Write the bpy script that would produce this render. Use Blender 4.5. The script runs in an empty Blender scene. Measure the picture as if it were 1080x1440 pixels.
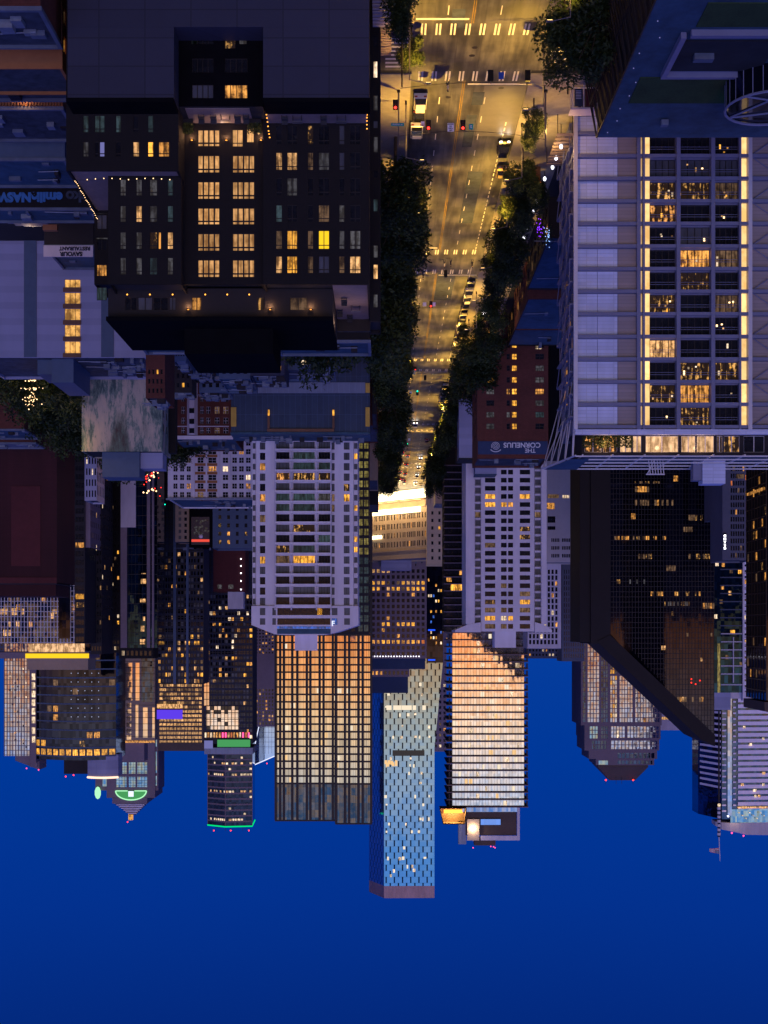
import bpy, math, random
from mathutils import Vector, Matrix
R = random.Random(7)
C = bpy.data.collections.new("city"); bpy.context.scene.collection.children.link(C)
# the lens: the picture's own scale (pixels) turned into metres at a distance D from the viewpoint
F, HY, CH, CX = 1930.0, 890.0, 80.0, 540.0
def PX(x, D): return (CX-x)*D/F
def PZ(y, D): return CH+(y-HY)*D/F
def GD(y): return F*CH/(HY-y)
def lin(r, g, b):
    f = lambda c: (c/255/12.92) if c <= 10 else ((c/255+0.055)/1.055)**2.4
    return (f(r), f(g), f(b))
# ------------------------------------------------------------------ materials
M = {}
def nt(name):
    m = bpy.data.materials.new(name); m.use_nodes = True
    n = m.node_tree; n.nodes.clear()
    return m, n, n.nodes.new('ShaderNodeOutputMaterial')
def nd(n, t, **k):
    x = n.nodes.new(t)
    for a, b in k.items():
        if a == 'inp':
            for i, v in b.items(): x.inputs[i].default_value = v
        else: setattr(x, a, b)
    return x
def ramp(n, fac, stops):
    r = n.nodes.new('ShaderNodeValToRGB'); e = r.color_ramp.elements
    while len(e) < len(stops): e.new(0.5)
    for i, (p, c) in enumerate(stops): e[i].position = p; e[i].color = (*c[:3], 1)
    n.links.new(fac, r.inputs[0]); return r.outputs[0]
def solid(key, col, rough=0.8, metal=0.0, var=0.25, scale=0.6, streak=1.0, spec=0.3, brick=None, grime=0.0):
    """painted, stone or metal surface with large and small tone variation"""
    m, n, out = nt(key); L = n.links.new
    geo = nd(n, 'ShaderNodeNewGeometry')
    mp = nd(n, 'ShaderNodeMapping'); mp.inputs['Scale'].default_value = (1, 1, 1/streak)
    L(geo.outputs['Position'], mp.inputs[0])
    a = nd(n, 'ShaderNodeTexNoise', inp={'Scale': scale, 'Detail': 6.0, 'Roughness': 0.6}); L(mp.outputs[0], a.inputs['Vector'])
    b = nd(n, 'ShaderNodeTexNoise', inp={'Scale': scale*0.13, 'Detail': 3.0}); L(geo.outputs['Position'], b.inputs['Vector'])
    mx = nd(n, 'ShaderNodeMix', data_type='FLOAT', inp={0: 0.5}); L(a.outputs[0], mx.inputs[2]); L(b.outputs[0], mx.inputs[3])
    lo = [c*(1-var-grime) for c in col]; hi = [min(1, c*(1+var)) for c in col]
    cc = ramp(n, mx.outputs[0], [(0.3, lo), (0.7, hi)])
    p = nd(n, 'ShaderNodeBsdfPrincipled', inp={'Roughness': rough, 'Metallic': metal, 'Specular IOR Level': spec})
    if brick:
        bw, bh, dark = brick
        sx = nd(n, 'ShaderNodeSeparateXYZ'); L(geo.outputs['Position'], sx.inputs[0])
        ad = nd(n, 'ShaderNodeMath', operation='ADD'); L(sx.outputs[0], ad.inputs[0]); L(sx.outputs[1], ad.inputs[1])
        cb = nd(n, 'ShaderNodeCombineXYZ'); L(ad.outputs[0], cb.inputs[0]); L(sx.outputs[2], cb.inputs[1])
        br = nd(n, 'ShaderNodeTexBrick', offset=0.0 if bw > 1 else 0.5, inp={'Scale': 1.0, 'Mortar Size': 0.012*bw+0.01, 'Brick Width': bw, 'Row Height': bh, 'Color1': (1, 1, 1, 1), 'Color2': (0.86, 0.86, 0.86, 1), 'Mortar': (dark, dark, dark, 1)})
        L(cb.outputs[0], br.inputs['Vector'])
        mm = nd(n, 'ShaderNodeMix', data_type='RGBA', blend_type='MULTIPLY', inp={0: 1.0}); L(cc, mm.inputs[6]); L(br.outputs[0], mm.inputs[7]); cc = mm.outputs[2]
    L(cc, p.inputs['Base Color'])
    bp = nd(n, 'ShaderNodeBump', inp={'Strength': 0.15, 'Distance': 0.05}); L(a.outputs[0], bp.inputs['Height']); L(bp.outputs[0], p.inputs['Normal'])
    L(p.outputs[0], out.inputs[0]); M[key] = m; return m
def glass(key, col, pane=(2.0, 3.5), wob=0.012, metal=0.9, rough=0.04, var=0.25, clear=0.0):
    """coated mirror glass; every pane tilts and tints a little on its own"""
    m, n, out = nt(key); L = n.links.new
    geo = nd(n, 'ShaderNodeNewGeometry')
    sn = nd(n, 'ShaderNodeVectorMath', operation='SNAP'); sn.inputs[1].default_value = (pane[0], 400.0, pane[1]); L(geo.outputs['Position'], sn.inputs[0])
    wn = nd(n, 'ShaderNodeTexWhiteNoise', noise_dimensions='3D'); L(sn.outputs[0], wn.inputs['Vector'])
    sb = nd(n, 'ShaderNodeVectorMath', operation='SUBTRACT'); sb.inputs[1].default_value = (0.5, 0.5, 0.5); L(wn.outputs['Color'], sb.inputs[0])
    nz = nd(n, 'ShaderNodeTexNoise', inp={'Scale': 0.5, 'Detail': 2.0}); L(geo.outputs['Position'], nz.inputs['Vector'])
    s2 = nd(n, 'ShaderNodeVectorMath', operation='SUBTRACT'); s2.inputs[1].default_value = (0.5, 0.5, 0.5); L(nz.outputs['Color'], s2.inputs[0])
    k1 = nd(n, 'ShaderNodeVectorMath', operation='SCALE'); k1.inputs['Scale'].default_value = wob; L(sb.outputs[0], k1.inputs[0])
    k2 = nd(n, 'ShaderNodeVectorMath', operation='SCALE'); k2.inputs['Scale'].default_value = wob*1.4; L(s2.outputs[0], k2.inputs[0])
    a1 = nd(n, 'ShaderNodeVectorMath', operation='ADD'); L(k1.outputs[0], a1.inputs[0]); L(k2.outputs[0], a1.inputs[1])
    a2 = nd(n, 'ShaderNodeVectorMath', operation='ADD'); L(a1.outputs[0], a2.inputs[0]); L(geo.outputs['Normal'], a2.inputs[1])
    no = nd(n, 'ShaderNodeVectorMath', operation='NORMALIZE'); L(a2.outputs[0], no.inputs[0])
    cc = ramp(n, wn.outputs['Value'], [(0, [c*(1-var) for c in col]), (1, col)])
    p = nd(n, 'ShaderNodeBsdfPrincipled', inp={'Roughness': rough, 'Metallic': metal})
    L(cc, p.inputs['Base Color']); L(no.outputs[0], p.inputs['Normal']); L(p.outputs[0], out.inputs[0]); M[key] = m; return m
def lit(key, col, strength=1.0, contrast=0.55, stripes=2.6, sample=False, blot=1.0, st=(.17, .255, .34)):
    """a lit room behind a window: curtains, furniture and lamps break up the glow"""
    m, n, out = nt(key); L = n.links.new
    geo = nd(n, 'ShaderNodeNewGeometry'); oi = nd(n, 'ShaderNodeObjectInfo')
    mp = nd(n, 'ShaderNodeMapping'); mp.inputs['Scale'].default_value = (stripes, stripes, 0.35); L(geo.outputs['Position'], mp.inputs[0])
    a = nd(n, 'ShaderNodeTexNoise', inp={'Scale': 1.0, 'Detail': 2.0}); L(mp.outputs[0], a.inputs['Vector'])
    b = nd(n, 'ShaderNodeTexNoise', inp={'Scale': blot, 'Detail': 5.0, 'Roughness': 0.7}); L(geo.outputs['Position'], b.inputs['Vector'])
    mu = nd(n, 'ShaderNodeMath', operation='MULTIPLY'); L(a.outputs[0], mu.inputs[0]); L(b.outputs[0], mu.inputs[1])
    rp = ramp(n, mu.outputs[0], [(st[0], [c*(1-contrast) for c in (1, .9, .75)]), (st[1], (1, 1, 1)), (st[2], (1.0+contrast, 1.0+contrast, 1.0+contrast*1.2))])
    hs = nd(n, 'ShaderNodeMapRange', inp={'To Min': 0.62, 'To Max': 1.2}); L(oi.outputs['Random'], hs.inputs[0])
    mm = nd(n, 'ShaderNodeMix', data_type='RGBA', blend_type='MULTIPLY', inp={0: 1.0}); L(rp, mm.inputs[6]); mm.inputs[7].default_value = (*col, 1)
    ms = nd(n, 'ShaderNodeMath', operation='MULTIPLY'); ms.inputs[1].default_value = strength; L(hs.outputs[0], ms.inputs[0])
    p = nd(n, 'ShaderNodeBsdfPrincipled', inp={'Roughness': 0.15, 'Base Color': (0.02, 0.02, 0.02, 1)})
    L(mm.outputs[2], p.inputs['Emission Color']); L(ms.outputs[0], p.inputs['Emission Strength'])
    L(p.outputs[0], out.inputs[0]); M[key] = m
    if not sample: m.cycles.emission_sampling = 'NONE'
    return m
def glow(key, col, strength, sample=False):
    m, n, out = nt(key)
    e = nd(n, 'ShaderNodeEmission', inp={'Color': (*col, 1), 'Strength': strength}); n.links.new(e.outputs[0], out.inputs[0]); M[key] = m
    if not sample: m.cycles.emission_sampling = 'NONE'
    return m
# lit rooms
lit('am', (1.0, .42, .08), 0.7, .85, st=(.19, .26, .34)); lit('am2', (1.0, .52, .19), .68, .8); lit('yl', (1.0, .44, .05), 1.0, .75); lit('or', (1.0, .25, .05), 0.6)
lit('wh', (1.0, .74, .48), .95, .7); lit('dm', (.55, .31, .15), 0.2, 0.8); lit('cu', (.40, .38, .40), 0.13, 0.6, st=(.2, .26, .33)); lit('tl', (.20, .34, .38), 0.10, 0.6)
lit('lobby', (1.0, .58, .28), 0.8, 0.6, 1.6, blot=.45); lit('bl', (.05, .2, .9), 0.6); lit('room', (1.0, .50, .17), 0.66, 0.45, 3.0, blot=.7)
lit('stair', (1.0, .50, .12), .8, 0.6, 0.8); lit('shop', (1.0, .42, .10), 0.7, 0.95, 1.8, st=(.24, .29, .34))
lit('strip', (1.0, .62, .24), 1.35, 0.12, 0.5); lit('part', (1.0, .50, .12), 0.55, 0.97, 2.2, blot=1.3, st=(.27, .33, .38))
# dark and mirror glass
solid('dk', (.012, .013, .018), 0.12, 0, .5, 1.2, spec=.5)
solid('dkc', (.07, .075, .10), 0.35, 0, .5, 1.2, streak=4, spec=.5)
glass('g_bronze', (.80, .70, .54), (2.1, 3.84), .008, var=.35); glass('g_bal', (1.0, .93, .92), (1.52, 3.7), .012, var=.3)
glass('g_blue', (.55, .66, .72), (1.5, 3.3), .02); glass('g_dark', (.032, .040, .085), (1.6, 3.4), .005, var=.6)
glass('g_brown', (.032, .034, .072), (1.4, 3.6), .004, var=.3); glass('g_teal', (.014, .055, .15), (1.6, 3.4), .02, var=.6)
glass('g_pale', (.46, .52, .76), (1.4, 3.3), .03, var=.4); glass('g_sky', (.34, .52, 1.0), (2, 3.5), .004, var=.12)
glass('g_grn', (.34, .52, .66), (1.6, 3.4), .05, var=.35); glass('g_navy', (.07, .10, .20), (1.6, 3.4), .03, var=.5)
glass('g_warm', (.85, .66, .50), (1.8, 3.4), .01)
# walls
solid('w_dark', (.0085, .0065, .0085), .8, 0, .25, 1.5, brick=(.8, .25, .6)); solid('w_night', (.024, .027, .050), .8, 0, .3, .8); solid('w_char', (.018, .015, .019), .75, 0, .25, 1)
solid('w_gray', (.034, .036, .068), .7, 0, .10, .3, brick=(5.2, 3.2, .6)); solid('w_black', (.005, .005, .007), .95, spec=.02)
solid('w_lav', (.56, .60, .84), .6, 0, .16, .5, streak=4, grime=.05, brick=(4.2, .55, .78)); solid('w_beige', (.30, .25, .27), .6, 0, .08, .4, brick=(4.2, .55, .8))
solid('w_white', (.62, .57, .66), .7, 0, .14, .5, streak=5, grime=.06); solid('w_white2', (.48, .44, .54), .7, 0, .14, .5, streak=5, grime=.08)
solid('w_steel', (.17, .18, .30), .5, .1, .12, .8); solid('w_brick', (.10, .030, .024), .85, 0, .3, 1.5, brick=(.9, .3, .6))
solid('w_red', (.045, .010, .014), .85, 0, .35, .25, streak=6, brick=(5.0, .35, .7)); solid('w_maroon', (.075, .016, .02), .85, 0, .2, .6)
solid('w_blank', (.28, .29, .46), .75, 0, .10, .25, streak=3, grime=.05, brick=(60, 3.3, .85)); solid('w_tan', (.30, .22, .17), .8, 0, .15, .8)
solid('w_store', (.42, .34, .26), .8, 0, .1, .8, grime=.1); solid('w_brown', (.08, .055, .05), .7, 0, .2, .8); solid('w_pur', (.17, .13, .17), .7, 0, .15, .8)
solid('w_blue', (.07, .10, .17), .75, 0, .15, .8); solid('w_garage', (.045, .065, .12), .5, .4, .15, .6, brick=(1.5, 5.2, 1.9)); solid('w_light', (.20, .23, .34), .5, .3, .1, .6, brick=(1.5, 5.2, 1.3))
solid('w_yellow', (.55, .33, .06), .7); solid('w_orange', (.30, .12, .05), .8, 0, .2, .8); solid('w_rust', (.16, .08, .05), .8)
solid('m_dark', (.03, .026, .03), .5, .5); solid('m_bronze', (.045, .028, .022), .45, .6, .1); solid('m_white', (.55, .53, .62), .5, .2, .1)
solid('m_pole', (.16, .15, .17), .5, .6); solid('bark', (.05, .035, .025), .9, 0, .4, 4)
solid('roof', (.05, .06, .085), .85, 0, .6, .8, spec=.2); solid('roof2', (.11, .13, .19), .8, 0, .35, .5); solid('roofd', (.02, .022, .03), .9, 0, .4, .6); solid('roofb', (.036, .075, .125), .75, 0, .5, .6)
solid('lawn', (.03, .055, .02), .95, 0, .4, 3); solid('deck', (.20, .16, .17), .8, 0, .2, 2)
solid('hvac', (.18, .20, .26), .6, .3, .3, 2); solid('concrete', (.24, .22, .21), .85, 0, .2, 1.2, brick=(1.6, 1.6, .85))
solid('tarp', (.05, .16, .5), .5); solid('paint', (.72, .70, .64), .7, 0, .25, 2.5); solid('paint_y', (.26, .17, .03), .7, 0, .3, 2.5)
solid('skin', (.45, .28, .2), .6); solid('cloth_w', (.6, .58, .55), .8); solid('cloth_d', (.03, .03, .04), .9); solid('rubber', (.01, .01, .01), .9)
solid('car_white', (.62, .60, .58), .3, .1, .05, 1, spec=.6); solid('car_dark', (.012, .012, .016), .25, .3, .05, spec=.6); solid('car_red', (.25, .012, .01), .3, .2, .05); solid('car_silver', (.28, .28, .30), .3, .6, .05); solid('car_gold', (.30, .22, .10), .35, .4, .05)
solid('w_off', (.50, .44, .44), .7, 0, .1, .6); solid('road_conc', (.20, .19, .18), .5, 0, .35, .35, brick=(3.4, 4.6, .6)); solid('sign_w', (.85, .85, 1.0), .6, 0, .05); solid('sign_b', (.02, .09, .5), .6); solid('sign_teal', (.0, .34, .40), .5, 0, .05); solid('ink', (.01, .012, .03), .8); solid('navy', (.018, .035, .10), .7, 0, .2, 1)
solid('letter', (.60, .60, .68), .6, 0, .05); solid('graf', (.045, .16, .40), .7, 0, .2, 2)
# glows
glow('e_strip', (1, .70, .30), 1.5); glow('e_white', (.9, .9, 1), 4); glow('e_bulb', (1, .62, .30), 3.5); glow('e_red', (1, .03, .02), 5.0); glow('e_green', (0, 1, .55), 4)
glow('e_head', (1, .93, .85), 9); glow('e_marq', (1, .80, .45), 5.5, True); glow('e_pink', (1, .08, .25), 2.2); glow('e_purple', (.12, .05, .85), 1.0); glow('e_led', (.0, .75, .22), 1.1)
glow('e_yel', (1, .62, .02), 1.15); glow('e_amber', (1, .38, .05), 3.0); glow('e_tail', (1, .03, .02), 2.6); glow('e_grnd', (0.12, .62, .2), .55); glow('e_blue', (.02, .1, 1), 1.3); glow('e_sign', (.75, .8, 1), 1.3)
glow('e_lavs', (.30, .30, .75), .55); glow('e_teals', (.0, .22, .25), .8); glow('e_redb', (1, .09, .06), .9); glow('e_warmled', (1, .66, .48), 1.6)

# ------------------------------------------------------------------ mesh collector
class MB:
    def __init__(s): s.v = []; s.f = []; s.m = []
    def face(s, pts, mi=0):
        i = len(s.v); s.v += [tuple(p) for p in pts]; s.f.append(tuple(range(i, i+len(pts)))); s.m.append(mi)
    def box(s, x0, x1, y0, y1, z0, z1, mi=0, rz=0, piv=None):
        if x0 > x1: x0, x1 = x1, x0
        P = [(x0, y0, z0), (x1, y0, z0), (x1, y1, z0), (x0, y1, z0), (x0, y0, z1), (x1, y0, z1), (x1, y1, z1), (x0, y1, z1)]
        if rz:
            c, q = math.cos(rz), math.sin(rz); px, py = piv or ((x0+x1)/2, (y0+y1)/2)
            P = [(px+(x-px)*c-(y-py)*q, py+(x-px)*q+(y-py)*c, z) for x, y, z in P]
        for a in ((0, 1, 5, 4), (1, 2, 6, 5), (2, 3, 7, 6), (3, 0, 4, 7), (4, 5, 6, 7), (3, 2, 1, 0)): s.face([P[k] for k in a], mi)
        return s
    def prism(s, plan, z0, z1, mi=0, bot=True, ztop=None):
        n = len(plan); zt = ztop or [z1]*n
        for i in range(n):
            a, b = plan[i], plan[(i+1) % n]
            s.face([(a[0], a[1], z0), (b[0], b[1], z0), (b[0], b[1], zt[(i+1) % n]), (a[0], a[1], zt[i])], mi)
        s.face([(plan[i][0], plan[i][1], zt[i]) for i in range(n)], mi)
        if bot: s.face([(p[0], p[1], z0) for p in reversed(plan)], mi)
        return s
    def tube(s, a, b, r, n=6, mi=0, r2=None):
        a = Vector(a); b = Vector(b); r2 = r if r2 is None else r2
        d = (b-a)
        if d.length < 1e-6: return s
        d.normalize(); u = d.orthogonal().normalized(); w = d.cross(u)
        A = [a+(u*math.cos(t)+w*math.sin(t))*r for t in [2*math.pi*k/n for k in range(n)]]
        B = [b+(u*math.cos(t)+w*math.sin(t))*r2 for t in [2*math.pi*k/n for k in range(n)]]
        for k in range(n): s.face([A[k], A[(k+1) % n], B[(k+1) % n], B[k]], mi)
        s.face(list(reversed(A)), mi); s.face(B, mi); return s
    def ball(s, c, r, n=8, mi=0, sz=1.0):
        rings = max(3, n//2)
        def pt(i, j):
            t = math.pi*i/rings; p = 2*math.pi*j/n
            return (c[0]+r*math.sin(t)*math.cos(p), c[1]+r*math.sin(t)*math.sin(p), c[2]+r*sz*math.cos(t))
        for i in range(rings):
            for j in range(n):
                if i == 0: s.face([pt(0, 0), pt(1, j), pt(1, j+1)], mi)
                elif i == rings-1: s.face([pt(i, j+1), pt(i, j), pt(rings, 0)], mi)
                else: s.face([pt(i, j), pt(i+1, j), pt(i+1, j+1), pt(i, j+1)], mi)
        return s
    def mesh(s, name, mats, off=(0, 0, 0)):
        me = bpy.data.meshes.new(name)
        me.from_pydata([(x-off[0], y-off[1], z-off[2]) for x, y, z in s.v], [], s.f)
        for k in mats: me.materials.append(M[k])
        me.polygons.foreach_set('material_index', s.m); me.update(); return me
    def build(s, name, mats, parent=None, smooth=False):
        """vertices are world coordinates; the object sits at its thing's base"""
        if isinstance(mats, str): mats = [mats]
        if parent is not None:
            off = tuple(parent['_o'])
            me = s.mesh(name, mats, off); o = bpy.data.objects.new(name, me); C.objects.link(o); o.parent = parent
            if parent.type == 'MESH': pass
        else:
            xs = [v[0] for v in s.v]; ys = [v[1] for v in s.v]; zs = [v[2] for v in s.v]
            off = ((min(xs)+max(xs))/2, (min(ys)+max(ys))/2, min(zs))
            me = s.mesh(name, mats, off); o = bpy.data.objects.new(name, me); C.objects.link(o); o.location = off
        o['_o'] = off
        if smooth: me.polygons.foreach_set('use_smooth', [True]*len(me.polygons))
        return o
def tag(o, label=None, cat=None, group=None, kind=None):
    if label: o['label'] = label
    if cat: o['category'] = cat
    if group: o['group'] = group
    if kind: o['kind'] = kind
    return o
def thing(name, label, cat, loc, group=None):
    o = bpy.data.objects.new(name, None); C.objects.link(o); o.location = loc; o['_o'] = tuple(loc); o.empty_display_size = 1
    return tag(o, label, cat, group)
def copy_tree(o, parent=None):
    c = o.copy(); C.objects.link(c); c.parent = parent
    for ch in KIDS.get(o.name, []): copy_tree(ch, c)
    return c
KIDS = {}
def reg(root):
    def go(o):
        ks = [x for x in C.objects if x.parent == o]; KIDS[o.name] = ks
        for k in ks: go(k)
    go(root); return root
# ------------------------------------------------------------------ buildings
WC = {}
def win_mesh(w, h, g, fr, nv, nh, inset, fw):
    w = max(.1, round(w, 2)); h = max(.1, round(h, 2)); k = (w, h, g, fr, nv, nh, inset, fw)
    if k in WC: return WC[k]
    b = MB(); b.face([(0, inset, 0), (w, inset, 0), (w, inset, h), (0, inset, h)], 0)
    y0, y1 = inset-.07, inset-.005
    if fr:
        for x in [i*w/nv for i in range(nv+1)]: b.box(max(0, x-fw/2), min(w, x+fw/2), y0, y1, 0, h, 1)
        for z in [0, h]+([h*.79] if nh == 1 else [h*i/nh for i in range(1, nh)] if nh > 1 else []): b.box(0, w, y0-.005, y1, max(0, z-fw/2), min(h, z+fw/2), 1)
    me = b.mesh('window', [g]+([fr] if fr else [])); WC[k] = me; return me
def ccw(plan):
    a = sum(plan[i][0]*plan[(i+1) % len(plan)][1]-plan[(i+1) % len(plan)][0]*plan[i][1] for i in range(len(plan)))
    return plan if a > 0 else list(reversed(plan))
def wall(mb, P, Q, z0, z1, holes, rev, mi=0, mr=0):
    """a wall from P to Q (outside on the right hand) with openings [(u0,u1,za,zb)] and reveals"""
    L = math.hypot(Q[0]-P[0], Q[1]-P[1]); dx, dy = (Q[0]-P[0])/L, (Q[1]-P[1])/L
    def W(u, z, d=0): return (P[0]+dx*u-dy*d, P[1]+dy*u+dx*d, z)
    hs = [(max(.02, a), min(L-.02, b), max(z0+.02, c), min(z1-.02, d)) for a, b, c, d in holes]
    hs = [h for h in hs if h[1]-h[0] > .05 and h[3]-h[2] > .05]
    q = lambda t: round(t, 3)
    # rows grouped by z so that few faces are needed
    zs = sorted({q(z0), q(z1)} | {q(h[2]) for h in hs} | {q(h[3]) for h in hs})
    for a, b in zip(zs, zs[1:]):
        if b-a < 1e-3: continue
        zc = (a+b)/2; row = sorted([(h[0], h[1]) for h in hs if h[2] <= zc <= h[3]])
        u = 0.0
        for (c, d) in row:
            if c > u+1e-3: mb.face([W(u, a), W(c, a), W(c, b), W(u, b)], mi)
            u = max(u, d)
        if L > u+1e-3: mb.face([W(u, a), W(L, a), W(L, b), W(u, b)], mi)
    for (a, b, c, d) in hs:
        mb.face([W(a, c), W(b, c), W(b, c, rev), W(a, c, rev)], mr); mb.face([W(a, d, rev), W(b, d, rev), W(b, d), W(a, d)], mr)
        mb.face([W(a, c, rev), W(a, d, rev), W(a, d), W(a, c)], mr); mb.face([W(b, c), W(b, d), W(b, d, rev), W(b, c, rev)], mr)
    return hs
class Bld:
    def __init__(s, name, label, plan, z1, mat, z0=0.0, roof='roof', cat='building', par=.6, group=None, rev=.22, loc=None, wname='wall'):
        plan = ccw(plan); s.plan = plan; s.z0, s.z1 = z0, z1; s.mat = mat; s.rev = rev
        cx = sum(p[0] for p in plan)/len(plan); cy = sum(p[1] for p in plan)/len(plan)
        s.root = loc if loc is not None else thing(name, label, cat, (cx, cy, 0), group)
        s.holes = {i: [] for i in range(len(plan))}; s.wins = []; s.roof = roof; s.par = par; s.wname = wname; s.nw = 0
    def edge(s, i): return s.plan[i], s.plan[(i+1) % len(s.plan)]
    def front(s): # edge that faces the viewpoint most
        best = None
        for i in range(len(s.plan)):
            P, Q = s.edge(i); L = math.hypot(Q[0]-P[0], Q[1]-P[1])
            if Q[0]-P[0] > .9*L and (best is None or P[1] < s.edge(best)[0][1]): best = i
        return best if best is not None else 0
    def side(s): # side edge towards the street axis
        i = s.front(); P, Q = s.edge(i); n = len(s.plan)
        return (i-1) % n if P[0] > 0 else (i+1) % n
    def rect(s, e, u0, u1, za, zb, g, fr='m_dark', nv=1, nh=0, fw=.09):
        if u0 > u1: u0, u1 = u1, u0
        if u1-u0 < .12 or zb-za < .12: return
        s.holes[e].append((u0, u1, za, zb)); s.wins.append((e, u0, u1, za, zb, g, fr, nv, nh, fw))
    def px(s, x0, x1, y0, y1, g, D=None, **k): # an opening on the front given in picture scale
        e = s.front(); P, Q = s.edge(e); D = D or P[1]
        s.rect(e, PX(max(x0, x1), D)-P[0], PX(min(x0, x1), D)-P[0], PZ(y0, D), PZ(y1, D), g, **k)
    def grid(s, xs, ys, pick, D=None, **k):
        for j, (ya, yb) in enumerate(ys):
            for i, (xa, xb) in enumerate(xs):
                g = pick(i, j)
                if g: s.px(xa, xb, ya, yb, g, D, **k)
    def even(s, e, n, fx, zlo, fh, rows, hz, pick, off=0, **k): # evenly spaced openings, metres
        P, Q = s.edge(e); L = math.hypot(Q[0]-P[0], Q[1]-P[1])-2*off; c = L/n
        for j in range(rows):
            for i in range(n):
                g = pick(i, j)
                if g: s.rect(e, off+c*(i+.5-fx/2), off+c*(i+.5+fx/2), zlo+j*fh, zlo+j*fh+hz, g, **k)
    def build(s, maxw=100, skip_roof=False):
        r = s.root; mb = MB(); n = len(s.plan)
        for i in range(n):
            P, Q = s.edge(i); wall(mb, P, Q, s.z0, s.z1, s.holes[i], s.rev)
        mb.build(s.wname, [s.mat], r)
        if not skip_roof:
            rb = MB(); zc = s.z1-(s.par if s.par > 0 else .01)
            rb.face([(p[0], p[1], zc) for p in s.plan], 0)
            if s.par > 0:
                cx = sum(p[0] for p in s.plan)/n; cy = sum(p[1] for p in s.plan)/n; ins = []
                for p in s.plan:
                    d = math.hypot(p[0]-cx, p[1]-cy); k = (d-.42)/d; ins.append((cx+(p[0]-cx)*k, cy+(p[1]-cy)*k))
                for i in range(n):
                    a, b = s.plan[i], s.plan[(i+1) % n]; c, d = ins[(i+1) % n], ins[i]
                    rb.face([(a[0], a[1], s.z1), (b[0], b[1], s.z1), (c[0], c[1], s.z1), (d[0], d[1], s.z1)], 1)
                    rb.face([(d[0], d[1], s.z1), (c[0], c[1], s.z1), (c[0], c[1], zc), (d[0], d[1], zc)], 1)
            rb.build('roof', [s.roof, s.mat], r)
        ws = sorted(s.wins, key=lambda w: (w[5] in ('dk', 'dkc'), -(w[2]-w[1])*(w[4]-w[3])))
        big = ws[:maxw]; rest = ws[maxw:]; o0 = r['_o']
        for (e, u0, u1, za, zb, g, fr, nv, nh, fw) in big:
            P, Q = s.edge(e); L = math.hypot(Q[0]-P[0], Q[1]-P[1]); dx, dy = (Q[0]-P[0])/L, (Q[1]-P[1])/L
            o = bpy.data.objects.new('window', win_mesh(u1-u0, zb-za, g, fr, nv, nh, s.rev-.02, fw)); C.objects.link(o); o.parent = r
            o.location = (P[0]+dx*u0-o0[0], P[1]+dy*u0-o0[1], za-o0[2]); o.rotation_euler = (0, 0, math.atan2(dy, dx))
        if rest:
            mb = MB(); mats = []
            for (e, u0, u1, za, zb, g, fr, nv, nh, fw) in rest:
                P, Q = s.edge(e); L = math.hypot(Q[0]-P[0], Q[1]-P[1]); dx, dy = (Q[0]-P[0])/L, (Q[1]-P[1])/L; d = s.rev-.02
                if g not in mats: mats.append(g)
                W = lambda u, z: (P[0]+dx*u-dy*d, P[1]+dy*u+dx*d, z)
                mb.face([W(u0, za), W(u1, za), W(u1, zb), W(u0, zb)], mats.index(g))
            tag(mb.build('window_rows', mats, r), kind='stuff')
        return r
def bp(x0, x1, D, dep): # rectangular plan from picture columns
    a, b = PX(max(x0, x1), D), PX(min(x0, x1), D); return [(a, D), (b, D), (b, D+dep), (a, D+dep)]
def cols(x0, x1, n, f=.6): c = (x1-x0)/n; return [(x0+c*(i+.5-f/2), x0+c*(i+.5+f/2)) for i in range(n)]
def rnd(seed, p, lits=('am', 'am2', 'yl', 'wh', 'dm'), dark='dk'):
    r = random.Random(seed)
    return lambda i, j: r.choice(lits) if r.random() < p else dark
def pat(rows, key, dark='dk'): # rows of characters
    return lambda i, j: key.get(rows[j][i], dark) if rows[j][i] != ' ' else None
def pbox(root, name, x0, x1, y0, y1, D, dep, mat): # a box in picture scale at distance D
    return MB().box(PX(x0, D), PX(x1, D), D, D+dep, PZ(y0, D), PZ(y1, D)).build(name, mat, root)
def mullions(root, P, Q, us, zs, z0, z1, u0, u1, mat, tv=.35, th=.45, d=.25, name='mullion_grid'):
    L = math.hypot(Q[0]-P[0], Q[1]-P[1]); dx, dy = (Q[0]-P[0])/L, (Q[1]-P[1])/L; mb = MB()
    def bar(a, b, za, zb, out):
        pts = [(a, -out), (b, -out), (b, .02), (a, .02)]
        pl = [(P[0]+dx*u-dy*v, P[1]+dy*u+dx*v) for u, v in pts]; mb.prism(pl, za, zb)
    for u in us: bar(u-tv/2, u+tv/2, z0, z1, d)
    for z in zs: bar(u0, u1, z-th/2, z+th/2, d+.012)
    return mb.build(name, mat, root)
def text(parent, name, s, size, loc, mat, ext=.03, bold=0.0, align='CENTER', label=None):
    cu = bpy.data.curves.new(name, 'FONT'); cu.body = s; cu.size = size; cu.extrude = ext; cu.offset = bold; cu.align_x = align; cu.align_y = 'CENTER'
    t = bpy.data.objects.new(name, cu); C.objects.link(t)
    bpy.context.view_layer.update()
    me = bpy.data.meshes.new_from_object(t.evaluated_get(bpy.context.evaluated_depsgraph_get())); bpy.data.objects.remove(t)
    me.materials.clear(); me.materials.append(M[mat])
    o = bpy.data.objects.new(name, me); C.objects.link(o); o.rotation_euler = (math.pi/2, 0, 0)
    if parent is not None: o.parent = parent; po = parent['_o']; o.location = (loc[0]-po[0], loc[1]-po[1], loc[2]-po[2])
    else: o.location = loc
    o['_o'] = tuple(loc); return o
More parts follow.
